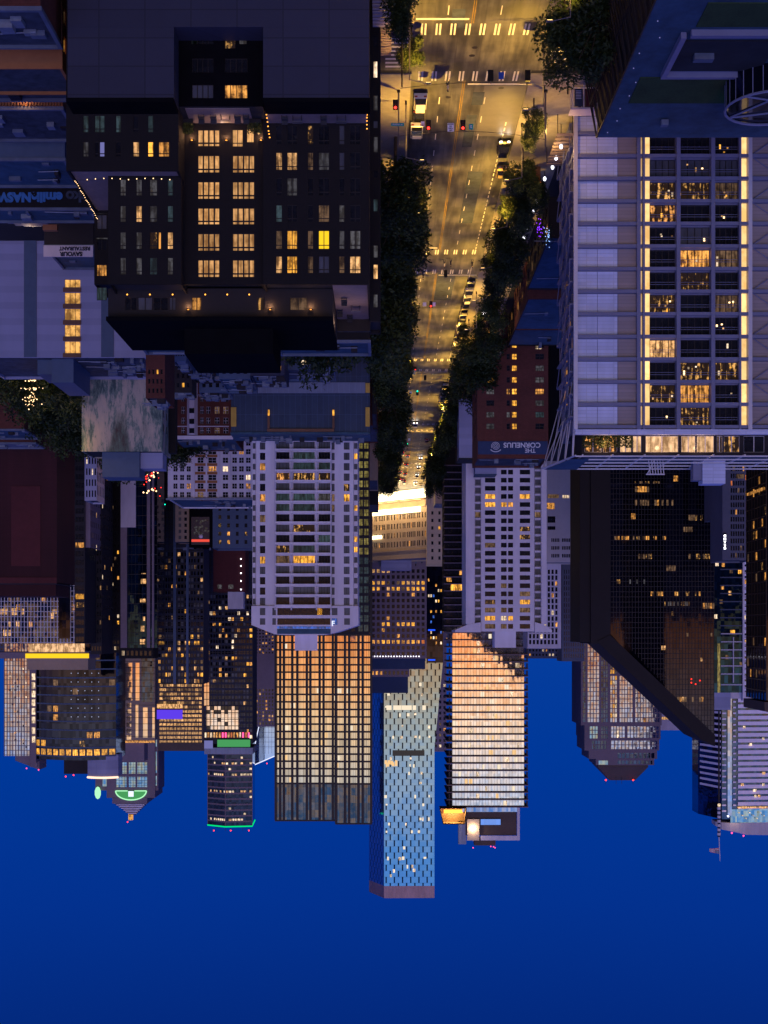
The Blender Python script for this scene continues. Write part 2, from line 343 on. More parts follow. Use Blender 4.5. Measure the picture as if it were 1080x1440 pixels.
# leaves before the plants that use them
def leafmat(key, a, b):
    m, n, out = nt(key); L = n.links.new; geo = nd(n, 'ShaderNodeNewGeometry')
    nz = nd(n, 'ShaderNodeTexNoise', inp={'Scale': .7, 'Detail': 3.0}); L(geo.outputs['Position'], nz.inputs['Vector'])
    cc = ramp(n, nz.outputs[0], [(.35, a), (.65, b)])
    p = nd(n, 'ShaderNodeBsdfPrincipled', inp={'Roughness': .6}); L(cc, p.inputs['Base Color'])
    t = nd(n, 'ShaderNodeBsdfTranslucent'); L(cc, t.inputs[0]); mx = nd(n, 'ShaderNodeMixShader', inp={0: .4}); L(p.outputs[0], mx.inputs[1]); L(t.outputs[0], mx.inputs[2]); L(mx.outputs[0], out.inputs[0]); M[key] = m
leafmat('leaf', (.03, .05, .012), (.09, .12, .03)); leafmat('leaf_d', (.012, .028, .007), (.038, .060, .016)); leafmat('leaf_y', (.05, .07, .015), (.13, .15, .03))
glass('g_smoke', (.16, .15, .17), (2.1, 3.9), .05, var=.4); solid('w_rose', (.30, .20, .24), .5, .4, .25, .8, streak=6); solid('w_lit', (.55, .45, .35), .6, 0, .15, .6); lit('cuy', (.6, .48, .12), .28, .7)
solid('w_shaft', (.016, .012, .014), .8, 0, .15, .4); solid('w_blue2', (.07, .08, .13), .75, 0, .15, .8); solid('w_gray2', (.13, .12, .16), .7, 0, .15, .8); solid('w_rib', (.80, .72, .90), .5, 0, .1); glass('g_brown2', (.045, .042, .06), (1.9, 3.2), .006, var=.5)
solid('groundm', (.035, .035, .04), .9, 0, .3, .05, spec=.1)
glow('e_lavs2', (.55, .6, .9), .9); glow('e_spark', (1, .84, .62), 1.0); glow('e_bulb2', (1, .62, .28), 1.0); solid('w_rose2', (.6, .2, .2), .7); glow('e_viol', (.25, .03, 1), 3); glow('e_lavb', (.3, .5, 1), 2.5); glow('e_yb', (1, .6, .08), 2.5)
# ================================================================== the dark stepped apartment block at the lower left of the photo
def apartment():
    D0, D1, D2 = 155.0, 158.6, 162.5
    r = thing('apartment_building', 'dark stepped brick apartment block with amber windows, string-lit terraces and a flat grey panelled base', 'apartment building', (PX(306, 160), 160, 0))
    zt = PZ(138, D0)
    p = MB(); e = .01
    p.box(PX(244.5, D0), PX(95, D0), D0, D1-e, PZ(38, D0), zt); p.box(PX(519, D0), PX(370, D0), D0, D1-e, PZ(38, D0), zt)
    p.box(PX(519, D0), PX(95, D0), D0, D1-e, 0, PZ(38, D0)-.01); p.build('panel_wall', 'w_gray', r)
    for xa, xb in ((244, 93), (520, 370)): MB().box(PX(xa, D0), PX(xb, D0), D0-.12, D1-e, zt+.004, zt+.45).build('parapet_cap', 'w_black', r)
    # wall in the notch, and the two storey wing in front
    xs = [(270, 285), (286, 300), (316, 331), (332, 347)]
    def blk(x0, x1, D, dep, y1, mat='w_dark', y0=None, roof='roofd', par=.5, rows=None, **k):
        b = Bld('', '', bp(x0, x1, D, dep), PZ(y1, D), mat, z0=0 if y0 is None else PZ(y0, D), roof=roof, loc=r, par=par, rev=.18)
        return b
    b = blk(245, 370, D1, D2-D1-.02, 150, 'w_black', par=0)
    b.grid([(270, 300)], [(119, 138), (82, 102), (42, 62)], lambda i, j: ['dkc', 'dk', 'dk'][j], nv=4)
    b.px(316, 348, 119, 138, 'am', nv=4); b.px(316, 348, 82, 102, 'dk', nv=4); b.px(316, 331, 42, 68, 'part', nv=2); b.px(336, 347, 42, 62, 'cu', nv=1); b.px(269, 279, 42, 62, 'tl'); b.build()
    b = blk(93, 251, D1, 16.2, 240, par=.3, roof='deck')
    for a, c_, g in ((116.7, 124.4, 'tl'), (133, 147, 'tl'), (162.7, 170, 'tl'), (187, 195, 'dk'), (208, 215.5, 'tl')): b.px(a, c_, 162, 186, g, nh=1, nv=2 if c_-a > 10 else 1)
    for a, c_, g in ((116.7, 124.4, 'cu'), (133, 139, 'dk'), (140, 147, 'e_lavs'), (162, 170, 'dk'), (187, 195.6, 'am2'), (207.8, 215.6, 'yl'), (223, 238, 'am')): b.px(a, c_, 199, 220, g, nh=1, nv=2 if c_-a > 10 else 1)
    b.build()
    # main body: centre bay, right bay, upper left block
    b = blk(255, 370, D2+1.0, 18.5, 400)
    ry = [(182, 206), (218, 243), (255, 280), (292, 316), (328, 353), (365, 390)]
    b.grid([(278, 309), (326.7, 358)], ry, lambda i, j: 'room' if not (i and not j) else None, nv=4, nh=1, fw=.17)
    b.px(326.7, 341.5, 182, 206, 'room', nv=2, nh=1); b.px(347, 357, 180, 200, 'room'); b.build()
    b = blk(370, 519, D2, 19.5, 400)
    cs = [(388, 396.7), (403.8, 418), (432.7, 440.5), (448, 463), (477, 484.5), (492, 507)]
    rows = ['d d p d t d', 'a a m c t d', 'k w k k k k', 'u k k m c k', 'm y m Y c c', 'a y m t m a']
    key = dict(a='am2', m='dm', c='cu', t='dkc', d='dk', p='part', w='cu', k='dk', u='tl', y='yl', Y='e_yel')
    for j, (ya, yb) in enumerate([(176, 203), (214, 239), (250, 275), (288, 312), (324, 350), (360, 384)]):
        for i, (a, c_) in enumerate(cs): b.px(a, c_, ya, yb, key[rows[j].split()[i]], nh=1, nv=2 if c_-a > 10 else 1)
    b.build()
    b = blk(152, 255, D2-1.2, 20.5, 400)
    cs = [(169, 177), (191.5, 199.5), (210.6, 221), (235.5, 243.3)]
    rows = ['ccCt', 'cmct', 'cckm', 'cctc']; key = dict(c='cu', C='cu', t='tl', m='am2', k='part')
    for j, (ya, yb) in enumerate([(252, 275), (289, 312), (326, 350), (362, 386)]):
        for i, (a, c_) in enumerate(cs): b.px(a, c_, ya, yb, key[rows[j][i]], nh=1, nv=1 if j != 1 else 1)
    b.px(222.5, 226.5, 326, 350, 'am'); b.build()
    b = blk(132.5, 152, 174.8, 7, 400)
    for j, (ya, yb, g) in enumerate([(270, 288, 'dk'), (302, 322, 'dkc'), (336, 352, 'dk'), (372, 388, 'am'), (404, 422, 'tl')]): b.px(136, 150, ya, yb, g, nv=2)
    for y in (298, 334): b.px(135, 151, y, y+2.5, 'cu', fr=None)
    b.build()
    b = blk(520, 535, 172, 7.5, 452)
    for ya, yb, g in ((134, 155, 'cu'), (170, 180, 'dkc'), (192, 214, 'cu'), (240, 250, 'dk'), (280, 297, 'tl'), (345, 362, 'cu'), (372, 392, 'am2'), (414, 432, 'cu'), (50, 66, 'dk')): b.px(525.5, 531, ya, yb, g, fr=None)
    b.px(525.5, 530.5, 86, 109, 'wh', fr=None); b.build()
    # roof lounge, its slab, the black plant room
    zr = PZ(400, D2)
    L = blk(152, 468, 166, 15, 436, 'w_char', par=0); L.z0 = zr-.4; L.z1 = zr+3.3
    for x0, x1, g in ((176, 192, 'dk'), (194, 214, 'dkc'), (216, 236, 'dk'), (238, 247, 'dkc'), (270, 283, 'am'), (362, 372, 'part'), (408, 432, 'dm')):
        L.px(x0, x1, 418, 436, g, nv=2)
    L.build()
    MB().box(PX(468, 165), PX(150, 165), 164.6, 182, zr+3.304, zr+3.8).build('lounge_roof', 'w_black', r)
    P_ = MB(); P_.box(PX(385, 170), PX(261, 170), 169, 181.5, zr+3.804, zr+6.9); P_.build('plant_room', 'w_black', r)
    MB().box(PX(519, 166), PX(468.5, 166), 163.5, 181.4, zr-.35, zr-.2).build('terrace_floor', 'deck', r)
    MB().box(PX(352, 160), PX(262, 160), D1+.35, D2+.98, PZ(150, D1)+.02, PZ(150, D1)+.1).build('terrace_floor', 'deck', r)
    MB().box(PX(516, 160), PX(374, 160), D1+.0, D2-.02, PZ(138, D0)-.12, PZ(138, D0)+.05).build('terrace_floor', 'deck', r)
    s = MB()
    for i in range(3): s.box(PX(474, 180), PX(472, 180), 168+i*3, 168.6+i*3, zr-.2, zr+2.2)
    s.box(PX(519.5, 166), PX(468, 166), 181.4, 181.9, zr-.2, zr+1.4); s.build('terrace_rail', 'm_dark', r)
    # wall sconces: bowls and the light they throw up the brick
    def sconce(x, y, D, power=75):
        X, Z = PX(x, D), PZ(y, D)
        o = MB().box(X-.12, X+.12, D-.28, D-.01, Z-.1, Z+.14).build('wall_sconce', 'm_bronze', r)
        MB().box(X-.1, X+.1, D-.26, D-.04, Z+.142, Z+.16).build('lamp_glass', 'e_amber', o)
        l = bpy.data.lights.new('sconce_light', 'POINT'); l.energy = power; l.color = (1, .52, .22); l.shadow_soft_size = .1
        lo = bpy.data.objects.new('sconce_light', l); C.objects.link(lo); lo.parent = o; po = o['_o']; lo.location = (X-po[0], D-.4-po[1], Z-.25-po[2])
    for x in (270, 318.5, 367): sconce(x, 196, D2+.98)
    for x, y in ((265, 434), (380, 434), (437, 434)): sconce(x, y, 166)
    dl = MB()
    for x in (178, 210, 242, 288, 319, 350): dl.ball((PX(x, 165), 165.4, PZ(413, 165)), .1, 6)
    dl.build('soffit_lights', 'e_amber', r)
    for (x, y, D, p, z) in ((312, 165, 161.8, 60, .8), (480, 430, 172, 110, 2.2), (185, 262, 163, 60, 2.0), (505, 445, 172, 110, 2)):
        l = bpy.data.lights.new('terrace_light', 'POINT'); l.energy = p; l.color = (1, .6, .38); l.shadow_soft_size = .3
        lo = bpy.data.objects.new('terrace_light', l); C.objects.link(lo); lo.parent = r; lo.location = (PX(x, D)-r['_o'][0], D-r['_o'][1], PZ(y, D)+z)
    return r
apartment()
def string_lights(label, pts, n, r=.07, mat='e_bulb', grp='festoon lights on the terraces', sag=.15):
    root = thing('string_lights', label, 'string lights', pts[0], grp)
    w = MB(); tot = [(Vector(a), Vector(b)) for a, b in zip(pts, pts[1:])]
    bulb = None; k = 0; per = n//len(tot)
    for a, b in tot:
        prev = a
        for i in range(per):
            q = a.lerp(b, (i+1)/per); q.z -= sag*math.sin(math.pi*((i*2 % 10)/10)); w.tube(prev, q, .015, 4); prev = q
            if bulb is None: bulb = MB().ball((0, 0, 0), r, 6).mesh('bulb', [mat])
            o = bpy.data.objects.new('bulb', bulb); C.objects.link(o); o.parent = root; o.location = q-Vector(pts[0])-Vector((0, 0, r)); k += 1
    w.build('cable', 'm_dark', root); return root
z = 80-650/12.17+.9
string_lights('festoon of round bulbs slanting along the outer rail of the lower left terrace', [(PX(103, 158.8), 159, z), (PX(137.5, 174.8), 174.5, z)], 22, .06)
string_lights('festoon of spaced bulbs along the front edge of the lower left terrace', [(PX(110, 158.8), 159.2, z), (PX(238, 158.8), 159.2, z)], 11, .065)
string_lights('short festoon of red-orange bulbs on the left end of the base-top terrace', [(PX(373, 158.9), 158.9, 80-735/12.1), (PX(379, 162), 162.2, 80-697/11.95)], 8, .09, 'e_amber')
string_lights('short festoon of red-orange bulbs on the right end of the base-top terrace', [(PX(516, 158.9), 158.9, 80-733/12.1), (PX(516, 162), 162.2, 80-711/11.95)], 6, .09, 'e_amber')
def furniture(x, D, z, k, label, grp):
    X = PX(x, D)
    if k == 0:
        t = thing('lounge_chair', label, 'chair', (X, D, z), grp)
        MB().box(X-.35, X+.35, D-.35, D+.35, z+.25, z+.42).build('seat', 'cloth_d', t); MB().box(X-.35, X+.35, D+.25, D+.36, z+.43, z+.9).build('backrest', 'cloth_d', t)
        for a in (-.3, .3):
            for b in (-.3, .3): MB().box(X+a-.03, X+a+.03, D+b-.03, D+b+.03, z, z+.25).build('leg', 'm_dark', t)
    else:
        t = thing('patio_table', label, 'table', (X, D, z), grp)
        MB().box(X-.6, X+.6, D-.4, D+.4, z+.68, z+.74).build('tabletop', 'm_pole', t)
        for a in (-.5, .5):
            for b in (-.3, .3): MB().box(X+a-.03, X+a+.03, D+b-.03, D+b+.03, z, z+.68).build('leg', 'm_dark', t)
zt = PZ(138, 155)+.05
for x, k, w in ((283, 0, 'first from the left under the central sconces'), (300, 0, 'second from the left under the central sconces'), (317, 1, 'low table under the central sconces'), (334, 0, 'third seat under the central sconces'), (346, 0, 'last seat under the central sconces')):
    furniture(x, 161, PZ(150, 158.6)+.1, k, 'dark patio '+('table' if k else 'chair')+' on the lit terrace, '+w, 'seats on the central terrace')
for x, k, w in ((400, 0, 'nearest the left festoon'), (418, 1, 'left of the middle'), (455, 0, 'in the middle of the terrace'), (480, 1, 'right of the middle')):
    furniture(x, 160.3, zt, k, 'patio '+('table' if k else 'chair')+' on the blue-grey base-top terrace '+w, 'furniture on the right terrace')
for x, D, k, w in ((478, 176, 0, 'by the back rail'), (484, 170, 0, 'near the lounge wall'), (500, 174, 1, 'in the middle'), (492, 179, 0, 'at the far end')):
    furniture(x, D, PZ(400, 162.5)-.2, k, 'roof terrace '+('table' if k else 'chair')+' '+w+' of the open corner terrace', 'furniture on the roof corner terrace')
def planter(x, D, z, label, seed, w=1.6):
    X = PX(x, D); t = thing('planter', label, 'planter', (X, D, z), 'planters on the central terrace')
    MB().box(X-w/2, X+w/2, D-.3, D+.3, z, z+.5).build('planter_box', 'w_char', t)
    f = MB(); q = random.Random(seed)
    for i in range(260):
        c = Vector((X+q.uniform(-w/2, w/2), D+q.uniform(-.35, .35), z+.5+q.random()**1.5*1.1)); a = Vector((q.uniform(-1, 1), q.uniform(-1, 1), q.uniform(-.5, 1))).normalized()*.16; b = a.orthogonal().normalized()*.09
        f.face([c-a, c+b, c+a, c-b])
    f.build('foliage', 'leaf', t)
# ================================================================== the hotel block with lit vertical strips, right
def hotel():
    D = 212.0; r = thing('hotel_tower', 'slab tower of lavender panels with two glowing vertical light strips and a rooftop pergola', 'building', (PX(950, D), D+15, 0))
    zr = PZ(604, D); b = Bld('', '', bp(808, 1130, D, 16), zr, 'w_steel', loc=r, roof='roof', par=.4, rev=.35)
    fl = [PZ(221+31.67*k, D) for k in range(-3, 13)]; P, Q = b.edge(b.front())
    u = lambda x: PX(x, D)-P[0]
    bays = [(914, 949.5), (957, 998), (1004.5, 1038)]
    ov = {(2, 0): 'shop', (1, 0): 'part', (1, 1): 'part', (1, 2): 'dm', (4, 1): 'am', (4, 2): 'dm', (5, 1): 'part', (6, 2): 'dm', (8, 0): 'am2', (9, 1): 'part', (9, 2): 'part', (10, 0): 'part', (10, 1): 'am', (11, 1): 'part', (0, 0): 'dkc', (0, 1): 'dkc', (0, 2): 'dkc', (3, 1): 'dkc', (6, 0): 'part'}
    for k in range(-3, 12):
        ya, yb = 224.5+31.67*k, 249.5+31.67*k
        for i, (a, c) in enumerate(bays): b.px(a, c, ya, yb, ov.get((k, i), 'dk'), nv=4, nh=0, fw=.12, fr='m_dark')
    # warm strips
    for (a, c) in ((899, 902.5), (905, 914)) : 
        for k in range(-3, 12): b.px(a, c, 222+31.67*k, 252.5+31.67*k, 'strip', fr=None)
    for k in range(-3, 12): b.px(1040, 1050.5, 222+31.67*k, 252.5+31.67*k, 'strip', fr=None)
    q = random.Random(9); side = b.side()
    b.even(side, 4, .8, 2.4, 3.48, 13, 2.7, lambda i, j: q.choice(['am', 'part', 'dm', 'dm']) if q.random() < .3 else 'dk', nv=3)
    b.build(110)
    for k in range(-4, 12):
        za, zb = PZ(224+31.67*k, D), PZ(251.5+31.67*k, D)
        if za < .3: za = .3
        if zb < za: continue
        for xa, xb, mt in ((839.6, 812, 'w_lav'), (868, 840.2, 'w_lav'), (1110, 1056, 'w_beige'), (896, 869, 'w_beige')): MB().box(PX(xa, D), PX(xb, D), D-.14, D-.01, za, zb).build('cladding_panel', mt, r)
    # floor beams, columns and bracing of the outer frame
    for z in fl:
        if z > 1: MB().box(PX(1110, D), PX(806, D), D-.75, D-.15, z-.26, z+.26).build('floor_beam', 'w_steel', r)
    for x in (808.5, 897, 904, 952.5, 1001, 1039, 1053):
        w = .16 if x in (904, 1039) else .3
        MB().box(PX(x, D)-w, PX(x, D)+w, D-.95, D-.16, 0, zr+.1).build('column', 'm_white' if x in (1053, 808.5) else 'w_steel', r)
    tr = MB()
    for k in range(-3, 12):
        za, zb = PZ(221+31.67*k, D), PZ(252.7+31.67*k, D); a, c = PX(1054, D), PX(1100, D)
        if k % 2: a, c = c, a
        tr.tube((a, D-.5, za), (c, D-.5, zb), .08)
    tr.build('brace', 'w_steel', r)
    # roof lounge behind glass, with plants; roof slab and the pergola that overhangs it
    for k in range(-3, 12):
        for (a, c) in bays:
            for dz in (.8, 1.15): MB().box(PX(c, D), PX(a, D), D-.22, D-.17, PZ(249.5+31.67*k, D)-dz-.03, PZ(249.5+31.67*k, D)-dz+.03).build('guard_rail', 'w_steel', r)
    q = random.Random(19)
    for k in range(-1, 12):
        for (a, c) in bays:
            if q.random() < .6:
                for n_ in range(q.randint(1, 3)):
                    X = PX(q.uniform(a+3, c-3), D); Z = PZ(227+31.67*k, D)+q.uniform(.2, 1.9); MB().box(X-.12, X+.12, D+.2, D+.3, Z, Z+q.choice([.2, .3, .7])).build('room_lamp', q.choice(['am2', 'wh', 'yl', 'e_bulb']), r)
    L = Bld('', '', bp(818, 1130, D+1.5, 13), PZ(640, D+1.5), 'w_char', z0=zr-.35, loc=r, roof='roofb', par=.2)
    for a, c, g in ((822, 846, 'shop'), (848, 868, 'shop'), (872, 888, 'lobby'), (890, 902, 'lobby'), (908, 954, 'lobby'), (958, 978, 'lobby'), (980, 1004, 'lobby'), (1008, 1016, 'dm'), (1018, 1040, 'part'), (1046, 1075, 'dk')):
        L.px(a, c, 613, 636, g, D=D+1.5, nv=2, fr='m_white', fw=.12)
    L.build()
    MB().box(PX(1110, D), PX(808, D), D-.9, D-.2, zr+.11, zr+.9).build('roof_fascia', 'w_lav', r)
    pg = MB(); zt = PZ(642, D)
    for i in range(5): y = D-1.2+i*4.1; pg.box(PX(1120, D), PX(808, D)+i*.75, y, y+.22, zt, zt+.2)
    for i, x in enumerate((818, 860, 905, 952, 1001, 1045, 1090)): pg.box(PX(x, D)-.1, PX(x, D)+.1, D-1.2, D+15.5, zt-.2, zt-.004)
    pg.tube((PX(808, D), D-1.2, zt), (PX(808, D)+3.2, D+15.5, zt), .14); pg.build('pergola', 'm_white', r)
    gl = MB(); gl.face([(PX(830, D), D+1, zt+.25), (PX(808, D)+.4, D+1, zt+.25), (PX(808, D)+3, D+15, zt+.25), (PX(830, D), D+15, zt+.25)]); gl.build('pergola_glazing', 'roofb', r)
    ps = MB()
    for i in range(5): y = D-.5+i*3.8; ps.tube((PX(808.5, D), y, zr-3.5), (PX(808, D)+.3+i*.7, y, zt), .1); ps.tube((PX(808.5, D), y, zr-8), (PX(808, D)+.3+i*.7, y+1, zt), .08)
    ps.build('pergola_strut', 'm_white', r)
    MB().box(PX(1018, 222), PX(986, 222), 221, 224, zr+.2, PZ(681, 222)).build('white_plant_box', 'w_lav', r); MB().box(PX(985.8, 222), PX(974, 222), 221.5, 223.5, zr+.2, PZ(676, 222)).build('plant_box', 'w_steel', r)
    cr = MB()
    for z_ in (zr+.3, PZ(667, 222)): cr.box(PX(933, 222), PX(907, 222), 221, 221.2, z_, z_+.2)
    for i in range(7): cr.tube((PX(907+i*4.3, 222), 221.1, zr+.3), (PX(909+((i+1) % 7)*3.8, 222), 221.1, PZ(667, 222)), .09, 4)
    cr.build('cleaning_cradle', 'm_white', r)
    for x in (850, 930, 985): 
        l = bpy.data.lights.new('lounge_light', 'POINT'); l.energy = 130; l.color = (1, .6, .32); l.shadow_soft_size = .3; lo = bpy.data.objects.new('lounge_light', l); C.objects.link(lo); lo.parent = r; lo.location = (PX(x, D)-r['_o'][0], D-.1-r['_o'][1], zr+2.4)
    pl = MB(); q = random.Random(4)
    for i in range(1200):
        x = q.uniform(820, 890) if q.random() < .8 else q.uniform(905, 1040); c = Vector((PX(x, D), D+q.uniform(.1, 1.0), zr+.4+q.random()**1.3*(2.3 if x < 890 else .4)))
        a = Vector((q.uniform(-1, 1), q.uniform(-1, 1), q.uniform(-.5, 1))).normalized()*.22; e = a.orthogonal().normalized()*.12; pl.face([c-a, c+e, c+a, c-e])
    pl.build('roof_plants', 'leaf_y', r)
    X = PX(808, D)
    for k in range(14):
        z = 1.2+3.48*k; MB().box(X+.02, X+.75, D+.2, D+15.8, z, z+.22).build('balcony_slab', 'w_steel', r)
    d = MB()
    for k in range(13):
        for i in range(4):
            y = D+.2+i*3.9; z = 1.4+3.48*k; d.tube((X+.75, y, z), (X+.75, y+(3.9 if (i+k) % 2 else 0), z+3.3), .08, 4)
    d.build('brace', 'w_steel', r)
    return r
def clutter(root, x0, x1, D, dep, z, n, seed, h=(.5, 1.8)):
    q = random.Random(seed); X0, X1 = sorted((PX(x0, D), PX(x1, D)))
    for i in range(n):
        x = q.uniform(X0, max(X0+.5, X1-2)); y = D+q.uniform(1, max(1.5, dep-3)); MB().box(x, x+q.uniform(.5, 2.0), y, y+q.uniform(.6, 2.0), z, z+q.uniform(*h)*.8).build('roof_unit', q.choice(['hvac', 'roof2', 'w_char', 'roof2']), root)
        if q.random() < .3: MB().tube((x, y, z+.3), (x+q.uniform(2, 6), y+q.uniform(-.6, .6), z+.3), .1, 5).build('roof_pipe', 'hvac', root)

hotel()
for x, g, w in ((262, 11, 'left'), (358, 12, 'right')): planter(x, 162.3, PZ(150, 158.6)+.1, 'leafy planter at the %s end of the central lit terrace' % w, g)
# ================================================================== green roofed glasshouse block in the lower right corner of the photo
def greenroof():
    D = 182.0; z = 14.0; xe = PX(840, D); r = thing('glass_roof_building', 'low block with blue-rimmed lawn roof, raised beds and a lattice edge over the street', 'building', (xe-20, D-20, 0))
    w = MB(); w.box(xe-55, xe, D-40, D, 0, z-.02); w.build('wall', 'w_char', r)
    f = MB(); f.box(xe-55, xe, D-40, D, z, z+.3); f.build('roof', 'roofb', r)
    for a in ((xe-54, xe-2, 162.2, 170), (xe-54, xe-5.5, 143, 148.6)): MB().box(*a, z+.3, z+.42).build('lawn_bed', 'lawn', r)
    d = MB(); d.box(xe-15.5, xe-4.6, 152, 160, z+.3, z+.5); d.build('skylight_deck', 'roofd', r)
    k = MB()
    for (x0, x1, y0, y1) in ((xe-13.5, xe-4.2, 160.6, 161.2), (xe-17, xe-5.2, 149.4, 150.1), (xe-4.8, xe-4.2, 150.11, 160.59)): k.box(x0, x1, y0, y1, z+.3, z+1.0)
    k.build('bed_kerb', 'w_steel', r)
    for (x, y, w_, l_) in ((xe-9, 155, 2.2, 1.0), (xe-20, 173, 1.4, 1.2), (xe-8, 175, .9, .9), (xe-30, 175, 2.0, 1.4), (xe-26, 153, 1.6, 1.6)): MB().box(x, x+w_, y, y+l_, z+.5, z+1.2).build('roof_unit', 'roof2', r)
    # curved glass drum with railings
    c = (xe-17.8, 163.2); g = MB()
    pl = [(c[0]+5.4*math.cos(t), c[1]+5.4*math.sin(t)) for t in [2*math.pi*i/28 for i in range(28)]]
    g.prism(pl, z+.3, z+3.4); g.build('glass_drum', 'g_dark', r)
    q = MB(); pr = MB()
    for i in range(28):
        a, b = pl[i], pl[(i+1) % 28]; q.tube((*a, z+3.6), (*b, z+3.6), .16); q.tube((*a, z+.3), (*a, z+3.6), .06, 4)
    for i in (3, 8, 14, 20): q.tube((*pl[i], z+3.5), (*pl[(i+11) % 28], z+3.5), .12)
    q.build('drum_frame', 'w_steel', r)
    MB().ball((PX(1034.5, 168), 168, z+1.2), .26, 8).build('beacon', 'e_green', r)
    # glazed lattice along the street side, raking down from the roof edge
    s = MB(); n = 16
    for i in range(n+1):
        y = D-40+i*40/n; s.tube((xe+.1, y, z+.3), (xe+2.6, y, 1), .12, 4)
        if i < n: s.tube((xe+.1, y, z+.3), (xe+2.6, y+2.5, 1), .08, 4); s.tube((xe+2.6, y, 1), (xe+.1, y+2.5, z), .08, 4)
    for t in (0, .33, .66, 1): s.tube((xe+.1+2.5*t, D-40, z+.3-(z-.7)*t), (xe+.1+2.5*t, D, z+.3-(z-.7)*t), .12, 4)
    s.build('street_lattice', 'm_dark', r)
    sm = MB(); q = random.Random(3)
    for i in range(9): sm.ball((xe-q.uniform(.6, 2.4), D-2-i*4.1, z+.38), .08, 6)
    sm.build('roof_marker_lights', 'e_lavs', r)
greenroof()
# ================================================================== white balcony tower (centre left)
def tower1():
    D = 386.0; r = thing('balcony_tower', 'tall off-white apartment tower with three stacks of recessed balconies and a chamfered crown', 'apartment building', (PX(428, D), D+13, 0))
    b = Bld('', '', bp(360, 497, D, 26), PZ(866, D), 'w_white', loc=r, roof='roof2', par=0, rev=.5)
    q = random.Random(31)
    for k in range(17):
        ya = 622+14.58*k; yb = ya+10.2
        if yb > 864: break
        b.px(365.5, 373, ya, yb, {2: 'am', 5: 'am', 11: 'yl', 7: 'dm'}.get(k, 'dk' if k % 3 else 'dkc'), nv=2)
        b.px(388.5, 407, ya-1, yb+.5, {3: 'shop', 11: 'dm', 10: 'part', 6: 'tl', 5: 'tl', 2: 'dkc'}.get(k, 'dk' if k % 2 else 'dkc'), nv=4)
        b.px(412.5, 442.5, ya-1, yb+.5, {3: 'part', 11: 'yl', 1: 'tl', 2: 'tl', 5: 'tl', 6: 'tl', 8: 'part', 10: 'tl', 14: 'dkc'}.get(k, 'dk' if k % 2 else 'dkc'), nv=6)
        b.px(448, 464.5, ya-1, yb+.5, {3: 'part', 5: 'cu', 2: 'tl', 9: 'tl'}.get(k, 'dk' if k % 2 else 'dkc'), nv=4)
        b.px(466.5, 470.5, ya, yb, 'dm' if k in (5, 6) else 'dkc')
        b.px(483.5, 491.5, ya, yb, {5: 'yl', 4: 'part'}.get(k, 'dkc'), nv=2)
    b.build(104)
    for k in range(17): 
        y = 618.5+14.58*k
        if k < 16 or y < 860: MB().box(PX(465.5, D), PX(387, D), D-1.15, D-.01, PZ(y, D)-.28, PZ(y, D)+.28).build('balcony_slab', 'w_white', r)
    g = MB()
    for x in (387.3, 410, 445.4, 465.5): g.box(PX(x, D)-.18, PX(x, D)+.18, D-1.1, D-.02, PZ(620, D), PZ(858, D))
    g.build('balcony_pier', 'w_white2', r)
    # side wings, set back and notched floor by floor
    for x0, x1, nm in ((355, 359.6, 0), (497.4, 503, 1)):
        w = Bld('', '', bp(x0, x1, D+.8, 24), PZ(852, D), 'w_white', loc=r, par=0, roof='roof2')
        for k in range(16):
            ya = 622+14.58*k; w.px(x0+.5, x1-.3, ya+1, ya+9, 'yl' if nm and k in (1, 6, 9, 10) else 'dkc')
        w.build()
    c = Bld('', '', bp(353.5, 504, D-.5, 27), PZ(879, D), 'w_white', z0=PZ(852, D)+.02, loc=r, roof='roof2', par=0, rev=.4)
    for y0, y1, gk in ((855, 865, 0), (869.5, 879.5, 1)):
        yy1 = min(y1, 878.5)
        c.px(365.5, 373, y0, yy1, 'dkc'); c.px(383, 388, y0, yy1, 'dkc'); c.px(390, 464.5, y0, yy1, 'dk', nv=9)
        c.px(466.5, 474.5, y0, yy1, 'dkc' if not gk else 'bl'); c.px(484, 492, y0, yy1, 'dkc')
    c.px(446, 453, 855, 865, 'yl'); c.build()
    e = MB(); P = [(354, 879), (504, 879), (474, 889), (455, 893), (400, 893), (386, 892)]
    X = [(PX(x, D-.5), PZ(y, D-.5)) for x, y in P]
    for y, rev in ((D-.5, 0), (D+26.5, 1)): e.face([(x, y, z) for x, z in (X if rev else reversed(X))])
    for i in range(len(X)): a, b_ = X[i], X[(i+1) % len(X)]; e.face([(a[0], D-.5, a[1]), (b_[0], D-.5, b_[1]), (b_[0], D+26.5, b_[1]), (a[0], D+26.5, a[1])])
    e.build('crown', 'w_white', r)
    MB().box(PX(465, D), PX(390, D), D-.62, D-.51, PZ(884.5, D), PZ(891.5, D)).build('crown_glazing', 'roofb', r)
    MB().box(PX(465, D), PX(390, D), D-.66, D-.51, PZ(881, D), PZ(884, D)).build('light_band', 'bl', r)
    MB().prism([(PX(446, D), D+2), (PX(414, D), D+2), (PX(418, D), D+9), (PX(442, D), D+9)][::-1], PZ(890, D), PZ(915, D)).build('plant_room', 'w_white', r)
    text(r, 'crown_sign', 'F', 2.0, (PX(468.6, D), D-.72, PZ(877, D)), 'e_sign', .05, .03).rotation_euler = (math.pi/2, math.pi, 0)
tower1()
